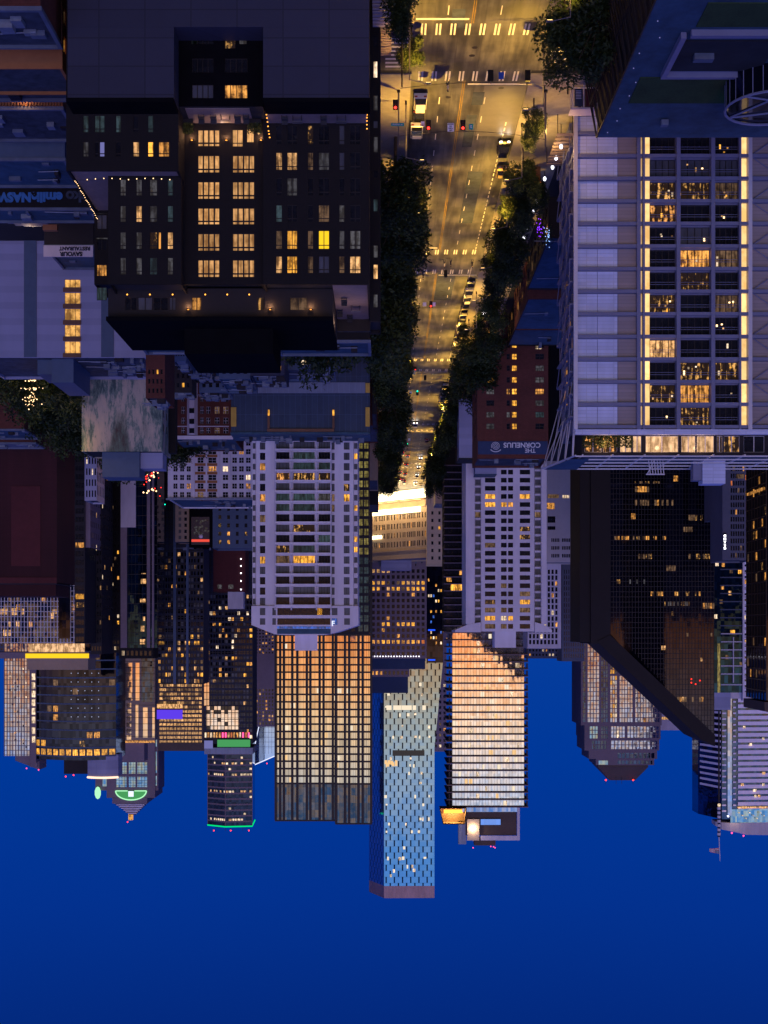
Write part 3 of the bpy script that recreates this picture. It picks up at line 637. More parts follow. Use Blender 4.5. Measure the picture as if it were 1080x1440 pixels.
def garage():
    D = 372.0; r = thing('parking_garage', 'wide dark-blue ribbed garage block with yellow corner panels in front of the off-white balcony tower', 'garage', (PX(422, D), D+6, 0))
    MB().box(PX(520, D), PX(325, D), D, D+12.5, 0, PZ(608, D)).build('wall', 'w_garage', r)
    MB().box(PX(513.5, D), PX(333, D), D-.35, D-.01, PZ(538, D), PZ(553, D)).build('light_band', 'w_light', r)
    for x0, x1 in ((325, 332.5), (514, 520)):
        for y0, y1 in ((539, 552.5), (573, 600)): MB().box(PX(x1, D), PX(x0, D), D-.4, D-.01, PZ(y0, D), PZ(y1, D)).build('corner_panel', 'w_yellow', r)
    MB().box(PX(520.5, D), PX(324, D), D-.5, D+12.6, PZ(608, D)+.01, PZ(611, D)).build('roof', 'roofb', r)
    p = MB(); p.box(PX(470, D), PX(376, D), D-.8, D-.02, PZ(603.5, D), PZ(607.5, D))
    for x in (378, 469): p.box(PX(x+1.5, D), PX(x-1.5, D), D-.8, D-.02, PZ(583, D), PZ(603, D))
    p.build('terrace_parapet', 'w_rust', r)
    for x in (378, 469): MB().box(PX(x+1.2, D), PX(x-1.2, D), D-1.0, D-.82, PZ(577, D), PZ(585, D)).build('lantern', 'yl', r)
    clutter(r, 335, 512, D, 12, PZ(611, D)+.01, 24, 5)
garage()
# ================================================================== brick block with the sign band
def cornelius():
    D = 354.0; r = thing('brick_apartment_block', 'dark red brick block whose navy roof band reads THE CORNELIUS, one column of windows lit', 'apartment building', (PX(720, D), D+10, 0))
    b = Bld('', '', bp(671, 771, D, 20), PZ(645, D), 'w_brick', loc=r, roof='roof', par=.6)
    ys = [(497.5+16.35*k, 504.5+16.35*k) for k in range(-1, 8)]
    cs = [(684, 695), (712.5, 717), (720, 726.8), (753, 765)]
    rows = [' dad', ' dad', ' dac', 'adac', 'cyay', 'ddac', 'ccat', 'cdad']
    key = dict(a='yl', c='cu', t='tl', d='dk', y='am')
    for j, (ya, yb) in enumerate(ys[:8]):
        for i, (a, c) in enumerate(cs):
            g = rows[j][i]
            if g != ' ': b.px(a, c, ya, yb+.8, key[g], nv=2 if c-a > 8 else 1, nh=2)
    b.px(753, 762, 486, 491, 'wh');
    e = b.side(); b.even(e, 4, .5, 3, 3.0, 9, 1.6, rnd(3, .12)); b.build()
    MB().box(PX(770, D), PX(672, D), D-.16, D-.01, PZ(620.5, D), PZ(639, D)).build('sign_band', 'navy', r)
    text(r, 'sign_lettering', 'CORNELIUS', 1.8, (PX(734, D), D-.24, PZ(625.8, D)), 'letter', .04, .03)
    text(r, 'sign_lettering', 'THE', 1.5, (PX(745.5, D), D-.24, PZ(633.6, D)), 'letter', .04, .02)
    t = MB(); cx, cz = PX(697, D), PZ(627.5, D)
    for k in range(46):
        a0, a1 = k*.42, (k+1)*.42; r0, r1 = .12+k*.022, .12+(k+1)*.022
        t.tube((cx+r0*math.cos(a0), D-.24, cz+r0*math.sin(a0)), (cx+r1*math.cos(a1), D-.24, cz+r1*math.sin(a1)), .07, 4)
    t.build('spiral_emblem', 'letter', r); t = MB()
    for k in range(12): a = math.pi*(.2+.6*k/11); t.box(cx+1.5*math.cos(a)-.14, cx+1.5*math.cos(a)+.14, D-.26, D-.2, cz+1.15*math.sin(a)-.1+.3, cz+1.15*math.sin(a)+.1+.3)
    t.build('emblem_arc', 'letter', r)
    clutter(r, 684, 764, D+2, 16, PZ(645, D)-.59, 12, 8)
    o = Bld('', '', bp(771.5, 790, D+1, 18), PZ(630, D), 'w_black', loc=r, par=0, roof='roofd'); o.build()
cornelius()
def tower2():
    D = 482.0; r = thing('slim_white_tower', 'lavender-white apartment tower with grid windows, corner balcony slots and flared top corners', 'apartment building', (PX(712, D), D+13, 0))
    zt = PZ(888, D); b = Bld('', '', bp(676.5, 751.5, D, 26), zt, 'w_white', loc=r, roof='roof2', par=0, rev=.4)
    litm = {(3, 0): 'yl', (4, 0): 'yl', (3, 3): 'yl', (4, 1): 'yl', (4, 2): 'am', (18, 0): 'yl', (18, 1): 'wh', (18, 2): 'yl', (16, 3): 'yl', (16, 0): 'part', (17, 3): 'dm', (15, 3): 'dm', (7, 3): 'part', (8, 3): 'part', (14, 1): 'dm', (9, 0): 'dm', (19, 0): 'dm', (19, 1): 'dm', (17, 0): 'dm', (17, 1): 'dm'}
    for k in range(-3, 20):
        ya = 660.5+11.42*k; yb = ya+6.6
        for i, (a, c) in enumerate([(682, 696.5), (704.5, 712.5), (714.5, 721.5), (731, 745.5)]): b.px(a, c, ya, yb, litm.get((k, i), 'dk'), nv=2)
    b.build(96)
    for x0, x1, f0, f1 in ((655, 667.5, 655, 638), (761, 768.5, 768, 776)):
        MB().box(PX(x1, D), PX(x0, D), D-.6, D+24, 0, zt-2.5).build('side_pier', 'w_white', r)
        xa, xb = (PX(x1, D), PX(f1, D)) if f1 < x0 else (PX(f1, D), PX(x0, D))
    for x0, x1 in ((668, 676), (752, 760.6)):
        s = Bld('', '', bp(x0, x1, D+1.2, 22), zt-2.6, 'w_white2', loc=r, par=0, roof='roof2')
        for k in range(-3, 19): s.px(x0+.4, x1-.4, 663+11.42*k, 670+11.42*k, 'dm' if k == 5 else 'dkc', fr=None)
        s.build(20)
        for k in range(-3, 19): MB().box(PX(x1, D), PX(x0, D), D+.1, D+1.19, PZ(660+11.42*k, D), PZ(662+11.42*k, D)).build('balcony_slab', 'w_white', r)
    for sx in ((676, 640), (752, 776)):
        f = MB(); y0, y1 = D-.7, D+24
        pts = [(PX(sx[0], D), PZ(889, D)), (PX(sx[1], D), PZ(889, D)), (PX(sx[1], D), PZ(886, D)), (PX((sx[0]+sx[1])/2, D), PZ(878, D)), (PX(sx[0], D), PZ(875, D))]
        for y, k in ((y0, 0), (y1, 1)): f.face([(x, y, z) for x, z in (pts if k else reversed(pts))])
        for i in range(5): a, c = pts[i], pts[(i+1) % 5]; f.face([(a[0], y0, a[1]), (c[0], y0, c[1]), (c[0], y1, c[1]), (a[0], y1, a[1])])
        f.build('flared_corner', 'w_white', r)
    MB().box(PX(727, D), PX(697, D), D+4, D+14, zt, PZ(911, D)).build('plant_room', 'w_white', r)
    a = MB().box(PX(697, 474), PX(667, 474), 470, 478, 0, PZ(668.5, 474)); 
    w = thing('white_annex', 'small pale cube-topped annex at the foot of the slim white tower behind the sign band', 'building', (PX(682, 474), 474, 0)); a.build('wall', 'w_blank', w)
    MB().box(PX(697.2, 474), PX(666.8, 474), 469.8, 478.2, PZ(668.5, 474)+.01, PZ(669.5, 474)).build('roof', 'roofb', w)
tower2()
t = thing('stair_tower', 'narrow pale blue blank block rising beside the trees left of the sign band building', 'building', (PX(656, 420), 424, 0))
MB().box(PX(667, 420), PX(645.5, 420), 420, 430, 0, PZ(644, 420)).build('wall', 'w_blank', t); MB().box(PX(667.3, 420), PX(645, 420), 419.8, 430.2, PZ(644, 420)+.01, PZ(646, 420)).build('roof', 'roofd', t)
# ================================================================== generic town blocks
def blk(name, label, x0, x1, y1, D, dep, mat, cs, ys, pick, roof='roof', par=.6, nv=1, nh=0, z0=0, side=None, maxw=100, fr='m_dark', cat='building', extra=None, rev=.22, group=None, Dr=None):
    b = Bld(name, label, bp(x0, x1, D, dep), PZ(y1, D), mat, roof=roof, par=par, z0=z0, rev=rev, cat=cat, group=group)
    if cs: b.grid(cs, ys, pick, nv=nv, nh=nh, fr=fr)
    if side:
        n, fx, zlo, fh, rows, hz, pk = side; b.even(b.side(), n, fx, zlo, fh, rows, hz, pk)
    if extra: extra(b)
    b.build(maxw); return b
def rows(y0, y1, n, f=.6): c = (y1-y0)/n; return [(y0+c*(i+.5-f/2), y0+c*(i+.5+f/2)) for i in range(n)]

D = 280.0
b = blk('warehouse', 'big lavender-blue blank-walled block with one column of golden stair windows', -40, 205, 503, D, 24, 'w_blank', [(91, 113)], [(381, 388), (388+5, 404), (411.5, 427), (434, 450), (457, 473), (480, 498)][1:], lambda i, j: 'stair', nv=3, fr='w_rust', roof='roof', side=(5, .3, 4, 4, 4, 1.6, rnd(5, .05)))
r = b.root; MB().box(PX(51.5, D), PX(34, D), D-.2, D-.01, 0, PZ(503, D)-.1).build('recess_band', 'w_blue', r); MB().box(PX(160, D), PX(142.5, D), D-.2, D-.01, 0, PZ(503, D)-.1).build('recess_band', 'w_blue', r)
MB().box(PX(113.5, D), PX(88.5, D), D-.06, D-.012, PZ(498.5, D), PZ(502.8, D)).build('stair_lintel', 'w_rust', r)
for k in range(5): MB().box(PX(114, D), PX(89, D), D-.26, D+.1, PZ(404.8+23*k, D), PZ(410.8+23*k, D)).build('spandrel', 'w_rust', r)
clutter(r, 128, 200, D, 24, PZ(503, D)-.58, 26, 77)
MB().box(PX(97, D), PX(66, D), D+4, D+20, PZ(503, D)-.58, PZ(533, D)).build('plant_room', 'w_blue', r); MB().box(PX(65.5, D), PX(44, D), D+5, D+15, PZ(503, D)-.58, PZ(520, D)).build('plant_room', 'w_blue', r)
# mural wall
m, n, out = nt('w_mural'); L = n.links.new; geo = nd(n, 'ShaderNodeNewGeometry')
mp = nd(n, 'ShaderNodeMapping'); mp.inputs['Scale'].default_value = (1, 1, .28); L(geo.outputs['Position'], mp.inputs[0])
a = nd(n, 'ShaderNodeTexNoise', inp={'Scale': .55, 'Detail': 9.0, 'Roughness': .75}); L(mp.outputs[0], a.inputs['Vector'])
b2 = nd(n, 'ShaderNodeTexNoise', inp={'Scale': .12, 'Detail': 4.0}); L(mp.outputs[0], b2.inputs['Vector'])
c1 = ramp(n, a.outputs[0], [(.40, (.04, .07, .08)), (.47, (.12, .17, .16)), (.52, (.30, .27, .25)), (.70, (.40, .33, .28))])
c2 = ramp(n, a.outputs[0], [(.4, (.05, .025, .03)), (.56, (.08, .12, .10)), (.7, (.22, .26, .24))])
mxx = nd(n, 'ShaderNodeMix', data_type='RGBA'); f = ramp(n, b2.outputs[0], [(.52, (0, 0, 0)), (.60, (1, 1, 1))]); L(f, mxx.inputs[0]); L(c1, mxx.inputs[6]); L(c2, mxx.inputs[7])
p = nd(n, 'ShaderNodeBsdfPrincipled', inp={'Roughness': .85}); L(mxx.outputs[2], p.inputs['Base Color']); L(p.outputs[0], out.inputs[0]); M['w_mural'] = m
D = 330.0
b = blk('weathered_brick_block', 'old block with a peeling painted side wall in cream and sea green', 115, 228.5, 635, D, 13, 'w_mural', None, None, None, roof='roofd', par=.3, side=(3, .4, 3, 3.3, 9, 1.9, rnd(12, .15)))
r = b.root; MB().box(PX(193, D), PX(140, D), D+3, D+11, PZ(635, D)-.25, PZ(669, D)).build('plant_room', 'w_blue', r); MB().box(PX(225, D), PX(193.4, D), D+4, D+10, PZ(635, D)-.25, PZ(656, D)).build('plant_room', 'w_blank', r)
MB().box(PX(239, D), PX(228.8, D), D+9, D+12, 0, PZ(630, D)).build('rear_wing', 'w_dark', r)
# low shops, roofs and graffiti at the lower left
def low(name, label, x0, x1, D, dep, z, mat, roof='roof', seed=0, n=5, cat='building', group='low shops down the left side lane'):
    X0, X1 = sorted((PX(x0, D), PX(x1, D))); r = thing(name, label, cat, ((X0+X1)/2, D+dep/2, 0), group)
    MB().box(X0, X1, D, D+dep, 0, z).build('wall', mat, r)
    m = MB(); m.box(X0-.15, X1+.15, D-.15, D+.3, z+.01, z+.5); m.box(X0-.15, X0+.3, D+.3, D+dep, z+.01, z+.5); m.box(X1-.3, X1+.15, D+.3, D+dep, z+.01, z+.5); m.box(X0-.15, X1+.15, D+dep, D+dep+.3, z+.01, z+.5); m.build('parapet', 'roof2', r)
    MB().box(X0+.31, X1-.31, D+.31, D+dep-.01, z+.01, z+.08).build('roof', roof, r)
    if n: clutter(r, x0, x1, D, dep, z+.08, n, seed, (.3, 1.2))
    return r
low('brick_shop', 'low brick block with sunken blue-grey roof in the extreme lower left corner', -60, 57, 149, 9.5, 12, 'w_brick', seed=1)
r = low('brick_shop', 'taller brick building with orange-lit windowed end wall beside the dark stepped block', -60, 80, 172.6, 12, 8, 'w_brick', seed=2)
b = Bld('brick_corner_building', 'dim brick corner house with orange light painted into its walls beside the grey panelled base', [(38.2, 163), (52, 163), (52, 171), (38.2, 171)], 13, 'w_orange', roof='roof', par=.4)  # orange light on the brick is put into the wall colour
b.even(b.side(), 3, .4, 2.0, 3.4, 3, 1.8, rnd(7, .3, ('am', 'dm'))); b.even(b.front(), 5, .35, 2.0, 3.4, 3, 1.8, rnd(8, .1)); b.build()
r = low('orange_shop', 'low shop with a terracotta wall, dentil frieze and one bright wall lamp', -40, 88, 196, 12.5, PZ(150, 196), 'w_orange', seed=3)
f = MB()
for i in range(34): x = PX(88, 196)+.3+i*.42; f.box(x, x+.2, 195.7, 195.99, PZ(143, 196), PZ(149, 196))
f.build('dentil_frieze', 'w_rust', r)
X, Z = PX(37, 196), PZ(140, 196); lo = MB().box(X-.3, X+.3, 195.5, 195.9, Z-.1, Z+.1).build('wall_lamp', 'e_amber', r)
def lamp(parent, loc, e, col=(1, .62, .25), rad=.15, typ='POINT', angle=2.6, name='lamp_light'):
    l = bpy.data.lights.new(name, typ); l.energy = e; l.color = col; l.shadow_soft_size = rad
    if typ == 'SPOT': l.spot_size = angle; l.spot_blend = .6
    o = bpy.data.objects.new(name, l); C.objects.link(o)
    if parent is not None: o.parent = parent; po = parent['_o']; o.location = (loc[0]-po[0], loc[1]-po[1], loc[2]-po[2])
    else: o.location = loc
    return o
lamp(r, (X, 195.2, Z-.3), 420, (1, .5, .2))
low('flat_roofed_shop', 'low grey-walled shop with a plain parapet behind the terracotta one', -40, 91, 211, 12.5, PZ(222, 211), 'w_blue', 'roofb', 4)
r = low('graffiti_shop', 'low dark shop with large blue spray-painted tags across its wall', -40, 135, 235, 7, PZ(292, 235), 'w_dark', 'roofb', 5, 9)
text(r, 'graffiti_tag', 'emilia', 2.3, (PX(66, 235), 234.9, PZ(277, 235)), 'graf', .03, .12); text(r, 'graffiti_tag', 'NASVO', 2.1, (PX(15, 235), 234.9, PZ(277, 235)), 'graf', .03, .14)
text(r, 'graffiti_tag', 'rko', 2.6, (PX(108, 235), 234.9, PZ(276, 235)), 'roof', .03, .1)
MB().box(PX(82, 250), PX(62, 250), 249, 250, PZ(318, 250), PZ(321, 250)+.6).build('lit_awning', 'w_orange', r)
r = low('corner_shop', 'small dark shop carrying the white two-line restaurant sign on its roof edge', 62, 131.5, 262, 16, PZ(344, 262), 'w_char', 'roofb', 6, 3)
MB().box(PX(131.5, 262), PX(62, 262), 261.5, 261.8, PZ(346, 262), PZ(362, 262)).build('sign_board', 'w_white2', r)
text(r, 'sign_lettering', 'SAVOUR', 1.1, (PX(101, 262), 261.42, PZ(358, 262)), 'ink', .03, .05); text(r, 'sign_lettering', 'RESTAURANT', .95, (PX(106, 262), 261.42, PZ(350.5, 262)), 'ink', .03, .04)
lamp(None, (PX(48, 256), 254, 6), 300, (1, .6, .3))['_x'] = 1
q = random.Random(21)
for i in range(5):
    x = 8+i*11; D = 252+q.uniform(-4, 4); t = thing('alley_hut', ['grey roof hatch', 'small plant box', 'pale roof unit', 'blue tank box', 'low brick shed'][i]+' in the alley below the lavender-blue blank wall', 'roof unit', (PX(x, D), D, 0), 'sheds in the alley')
    MB().box(PX(x, D)-1.6, PX(x, D)+1.4, D, D+2, 0, 3+i*.5).build('wall', ['w_blue', 'w_gray', 'w_light', 'roofb', 'w_brick'][i], t); MB().box(PX(x, D)-1.8, PX(x, D)+1.6, D-.2, D+2.2, 3+i*.5+.01, 3.3+i*.5).build('roof', 'roof2', t)
# pipes-and-ducts roof right behind the stepped block
r = low('annex_roof', 'flat blue-lit annex roof crossed by pipes directly behind the dark stepped block', 175, 262, 230, 22, 28.4, 'w_brick', 'roofb', 9, 10)
m = MB()
for i in range(4): m.tube((PX(250, 230), 236+i*4, 29.4), (PX(190, 230), 236+i*4, 29.4), .22, 6)
m.build('roof_pipe', 'hvac', r)
low('annex_roof', 'flat annex roof with a pale skylight strip at the right of the black plant room', 388, 520, 215, 10, PZ(478, 215), 'w_dark', 'roofb', 10, 4)
X = PX(430, 216); MB().box(PX(465, 216), PX(392, 216), 217, 219, PZ(478, 215)+.1, PZ(478, 215)+.6).build('roof_skylight', 'roof2', tag(thing('skylight_strip', 'long pale skylight strip on the annex roof left of the dark trees', 'skylight', (X, 218, 20)), None))
# mid-distance mixed roofs
MIDS = [('w_brick', 205, 232, 560, 262, 12, 'narrow brown gabled house wedged beside the pipe-crossed roof'), ('w_blue', 244, 262, 508, 290, 14, 'small grey block left of the round vent roof'),
 ('w_dark', 262, 305, 520, 305, 16, 'dark roof with one round vent ring'), ('w_blue', 280, 322, 552, 335, 10, 'yellow-pipe roofed block in front of the ornate brick row'), ('w_blue', 308, 352, 533, 300, 18, 'roof crowded with stair hoods beside the garage block'),
 ('w_char', 238, 270, 552, 322, 8, 'dark low flats between the peeling wall and the brick row'), ('w_gray', 352, 400, 528, 290, 14, 'grey roof with ducts before the garage block'), ('w_blue', 400, 470, 520, 300, 14, 'blue flat roof half hidden by trees before the garage block')]
for i, (mt, x0, x1, y1, D, dep, lb) in enumerate(MIDS):
    b = blk('low_block', lb, x0, x1, y1, D, dep, mt, cols(x0+2, x1-2, 4, .5), rows(y1-44, y1-4, 3, .5), rnd(40+i, .16), roof='roof' if i % 2 else 'roofb', par=.5, side=(3, .4, 2, 3.2, 5, 1.6, rnd(60+i, .15)))
    clutter(b.root, x0, x1, D, dep, PZ(y1, D)-.48, 14, 90+i)
t = MIDS[2]; X = PX(286, 312); o = MB()
for k in range(16): a0, a1 = k*math.pi/8, (k+1)*math.pi/8; o.tube((X+1.3*math.cos(a0), 312+1.3*math.sin(a0), PZ(520, 305)+.6), (X+1.3*math.cos(a1), 312+1.3*math.sin(a1), PZ(520, 305)+.6), .2, 5)
tag(o.build('vent_ring', 'roof2'), 'round pale ring vent on the dark flat roof', 'roof vent')
# ornate brick row, apartments
D = 425.0; ys = [(572, 582), (587.5, 596), (601.5, 609.5)]; cs = [(244, 249), (255, 260), (281.5, 286.5), (290, 295.5), (302, 308.5), (314, 321)]
b = blk('ornate_brick_row', 'dark red ornate brick row with white window surrounds and a pale cornice', 238, 326, 613, D, 36, 'w_brick', cs, [(541+15*k, 550+15*k) for k in range(-2, 2)]+ys, rnd(17, .12, ('am', 'dm')), roof='roofb', nh=2, nv=2, fr='m_white', par=.3)
r = b.root; MB().box(PX(328, D), PX(237, D), D-.8, D-.01, PZ(613.2, D), PZ(618, D)).build('cornice', 'w_white', r); MB().box(PX(322, D), PX(238, D), D-.2, D-.01, PZ(599, D), PZ(600.2, D)).build('string_course', 'w_white2', r)
g = MB(); g.prism([(PX(278, D), D-.02), (PX(274, D), D-1.3), (PX(267, D), D-1.3), (PX(263, D), D-.02)], 2, PZ(612, D)); g.build('bay_window', 'w_white2', r)
for y in (575, 590, 603): MB().box(PX(274, D), PX(267, D), D-1.4, D-1.31, PZ(y, D), PZ(y+7, D)).build('bay_glazing', 'dk', r)
clutter(r, 245, 320, D, 34, PZ(613, D)-.28, 18, 5)
D = 480.0; pk = rnd(19, .13, ('am', 'wh', 'dm'))
b = blk('apartment_row', 'white and orange-brick apartment row with paired windows behind the ornate brick row', 236, 356, 702, D, 36, 'w_white', cols(242, 270, 3, .62)+cols(276, 288, 1, .7)+cols(291, 306, 1, .75)+cols(312, 322, 1, .75)+cols(325, 354, 3, .68), [(595+12.1*k, 602.5+12.1*k) for k in range(9)], pk, nv=2, nh=2, roof='roofb', par=.5, fr='m_white')
r = b.root
for x0, x1 in ((273, 290), (308, 322)): MB().box(PX(x1, D), PX(x0, D), D-.04, D-.005, PZ(570, D), PZ(592, D)).build('brick_infill', 'w_orange', r)
for x in (273, 290.5, 307, 323.5): MB().box(PX(x+1, D), PX(x-1, D), D-.7, D-.05, 0, PZ(700, D)).build('white_pier', 'w_white', r)
for k in range(9): MB().box(PX(306.5, D), PX(274.2, D), D-.035, D-.004, PZ(603+12.1*k, D), PZ(606.8+12.1*k, D)).build('brick_spandrel', 'w_orange', r)
MB().box(PX(357, D), PX(234, D), D-1.2, D-.72, PZ(701, D), PZ(703.5, D)).build('cornice', 'w_light', r); clutter(r, 240, 350, D, 34, PZ(702, D)-.48, 14, 55)
# cinema with poster wall, neighbours
D = 600.0
r = thing('poster_block', 'dark block carrying a big dim event poster with a red caption bar', 'building', (PX(285, D), D+10, 0))
MB().box(PX(298, D), PX(266, D), D, D+16, 0, PZ(769, D)).build('wall', 'w_black', r)
MB().box(PX(294.5, D), PX(269, D), D-.15, D-.01, PZ(727, D), PZ(766, D)).build('poster_board', 'w_brown', r)
m = MB(); q = random.Random(2)
for i in range(46): x, y = q.gauss(282, 5), q.uniform(731, 752); x = min(293, max(270.5, x)); s_ = q.uniform(.12, .5); X, Z = PX(x, D), PZ(y, D); m.box(X-s_, X+s_, D-.2, D-.16, Z-s_*.8, Z+s_*.8)
m.build('poster_print', 'cu', r); MB().ball((PX(282.5, D), D-.2, PZ(754, D)), .95, 12).build('poster_disc', 'w_white', r)
MB().box(PX(294.5, D), PX(269.5, D), D-.22, D-.16, PZ(758.5, D), PZ(762, D)).build('caption_bar', 'e_redb', r)
b = blk('tan_corner_block', 'small tan corner block lit by street lamps beside the poster wall', 246.5, 266, 762, D+1, 14, 'w_tan', cols(249, 265, 2, .45), rows(700, 760, 7, .55), lambda i, j: 'dk' if i else 'dkc', roof='roofb', par=.3)
clutter(b.root, 247, 300, D+2, 12, PZ(769, D)+.01, 6, 12)
b = blk('grey_blue_block', 'grey-blue rendered block with small square windows right of the poster wall', 299, 355, 771, D+1, 18, 'w_blue', cols(303, 352, 4, .32), rows(698, 768, 6, .48), lambda i, j: {(1, 4): 'am', (0, 5): 'part', (1, 5): 'am', (3, 4): 'part'}.get((i, j), 'dk'), roof='roof2')
b = blk('maroon_block', 'plain maroon block with a column of white lamps on its right edge', 300, 345, 832, 650, 16, 'w_maroon', [(306, 312), (321, 328)], [(822, 828)], lambda i, j: 'cu', roof='roof2', side=(4, .3, 20, 4, 7, 1.5, rnd(2, .1)))
for y in (786, 796, 806, 817, 829): MB().ball((PX(339, 650), 649.6, PZ(y, 650)), .36, 6).build('wall_lamp', 'e_white', b.root)
MB().box(PX(341, 650), PX(319, 650), 654, 662, PZ(832, 650), PZ(856, 650)).build('plant_room', 'w_white2', b.root)
# ================================================================== left half towers
def facade_grid(b, e, nx, zs, mat, tv, th, d=.25): # frame bars over a whole edge
    P, Q = b.edge(e); L = math.hypot(Q[0]-P[0], Q[1]-P[1])
    mullions(b.root, P, Q, [L*i/nx for i in range(nx+1)], zs, b.z0, b.z1, 0, L, mat, tv, th, d)
def zrange(a, b, st):
    r = []; z = a
    while z < b: r.append(z); z += st
    return r
# dark red tower block
D = 400.0; r = thing('dark_red_tower', 'huge dark maroon blank-faced tower with faint crimson vertical bands', 'building', (PX(30, D), D+12, 0))
MB().box(PX(80, D), PX(-60, D), D, D+23, 0, PZ(819, D)).build('wall', 'w_red', r)
MB().box(PX(57, D), PX(16, D), D-.2, D-.01, PZ(684, D), PZ(796, D)).build('crimson_band', 'w_maroon', r); MB().box(PX(80, D), PX(-60, D), D-.25, D-.01, PZ(812, D), PZ(819, D)+.3).build('cornice', 'w_maroon', r)
MB().box(PX(75, D), PX(-40, D), D+3, D+20, PZ(819, D), PZ(838, D)).build('plant_room', 'w_red', r); MB().box(PX(80.3, D), PX(-60, D), D-.3, D+23.3, PZ(819, D)+.31, PZ(819, D)+.5).build('roof', 'roofd', r)
low('low_blue_roofs', 'low roofs edged in pale blue at the foot of the dark maroon tower', -60, 34, 352, 16, PZ(603, 352), 'w_brick', 'roofb', 31, 8, group=None)
low('low_blue_roofs', 'lower strip roof with white units just before the dark maroon tower', -60, 50, 378, 10, PZ(622, 378), 'w_brick', 'roof2', 32, 8, group=None)
# white gridded glass block with the yellow light line
D = 560.0; b = Bld('gridded_glass_block', 'blue glass block behind white gridwork, topped by a bright yellow light line', bp(-40, 118, D, 26), PZ(905, D), 'g_navy', roof='roof2', par=.3, rev=.1)
q = random.Random(5)
for (xa, xb) in cols(-2, 82, 14, .8)+cols(102, 117, 3, .8):
    for (ya, yb) in rows(836, 896, 5, .7):
        if q.random() < .16: b.px(xa, xb, ya, yb, q.choice(['am', 'am2', 'dm', 'dm']), fr=None)
for xa, xb, ya, yb in ((0, 11, 856, 864), (15, 24, 855, 865), (29, 35, 856, 864), (73, 81, 857, 863)): b.px(xa, xb, ya, yb, 'am2', fr=None)
e = b.front(); facade_grid(b, e, 34, zrange(2, b.z1, 2.1), 'm_white', .28, .22); b.build(60); r = b.root
MB().box(PX(99, D), PX(83, D), D-.5, D-.26, 0, PZ(898, D)).build('dark_recess', 'g_dark', r)
MB().box(PX(118, D), PX(40, D), D+.5, D+1.5, PZ(905, D), PZ(917, D)).build('top_floor', 'lobby', r)
MB().box(PX(126, D), PX(37, D), D-1.5, D-1.2, PZ(919, D), PZ(925.5, D)).build('yellow_light_line', 'e_yel', r)
MB().box(PX(126, D), PX(-40, D), D-1.1, D+20, PZ(917.2, D), PZ(926, D)).build('top_slab', 'w_pur', r)
MB().box(PX(123, D), PX(38, D), D+1, D+16, PZ(926.2, D), PZ(942, D)).build('copper_screen', 'w_tan', r)
# narrow and dark towers
b = blk('narrow_balcony_tower', 'narrow dark tower slice with stacked lit balconies beside the dark maroon tower', 105, 119.5, 905, 520, 20, 'w_char', [(106, 118)], rows(640, 905, 22, .62), rnd(61, .3, ('am', 'dm', 'part', 'yl')), nv=3)
b = blk('lavender_slab_tower', 'plain lavender-grey tower with a white colonnade low on its corner', 120, 127, 770, 521, 20, 'w_pur', None, None, None, side=(6, .45, 8, 4.2, 11, 2.2, rnd(62, .05)))
b = blk('slate_tower', 'slim slate residential tower with scattered lit flats', 127.5, 143, 920, 540, 22, 'w_char', cols(128, 143, 4, .55), rows(650, 918, 22, .5), rnd(63, .08), side=(5, .5, 5, 4, 18, 1.8, rnd(64, .06)))
b = blk('dark_flats_tower', 'dark residential tower with a few white-lit flats left of the teal strip tower', 143.5, 168, 918, 600, 22, 'w_dark', cols(144, 168, 6, .7), rows(700, 916, 24, .55), rnd(65, .13, ('am', 'wh', 'yl', 'dm')), nv=1)
b = blk('white_colonnade_block', 'low white colonnaded block under trees left of centre', 119, 136, 704, 500, 14, 'w_white2', cols(120, 136, 4, .5), rows(640, 702, 4, .6), rnd(66, .1), side=(5, .5, 6, 5, 5, 3.6, rnd(67, .1)))
# teal strip tower
D = 562.0; b = Bld('teal_strip_tower', 'tall tower of dark teal glass between two pale concrete piers', bp(170, 221, D, 18), PZ(911, D), 'g_teal', roof='roof2', rev=.1, par=.3)
for xa, xb, ya, yb in ((198, 206, 814, 821), (197, 205, 842, 847), (201, 204, 867, 873), (198, 203, 880, 888), (197, 204, 899, 906), (199, 205, 806, 808), (170, 178, 911, 911)):
    b.px(xa, xb, ya, yb, 'am2', fr=None)
b.build(); r = b.root
for x0, x1 in ((170, 179), (207, 211.5), (214, 217)): MB().box(PX(x1, D), PX(x0, D), D-.8, D-.02, 0, PZ(911, D)).build('concrete_pier', 'w_pur', r)
facade_grid(b, b.front(), 10, zrange(4, b.z1, 4), 'm_dark', .1, .25, .1)
MB().box(PX(192, D), PX(171, D), D-2, D-.85, 0, PZ(742, D)).build('lower_annex', 'w_white2', r)
b = blk('top_floor_block', 'dark block with a white-lit corner room above the teal strip tower', 168, 215, 926, 600, 14, 'w_dark', cols(170, 214, 7, .6), [(915, 922)], lambda i, j: 'wh' if i == 0 else 'dk')
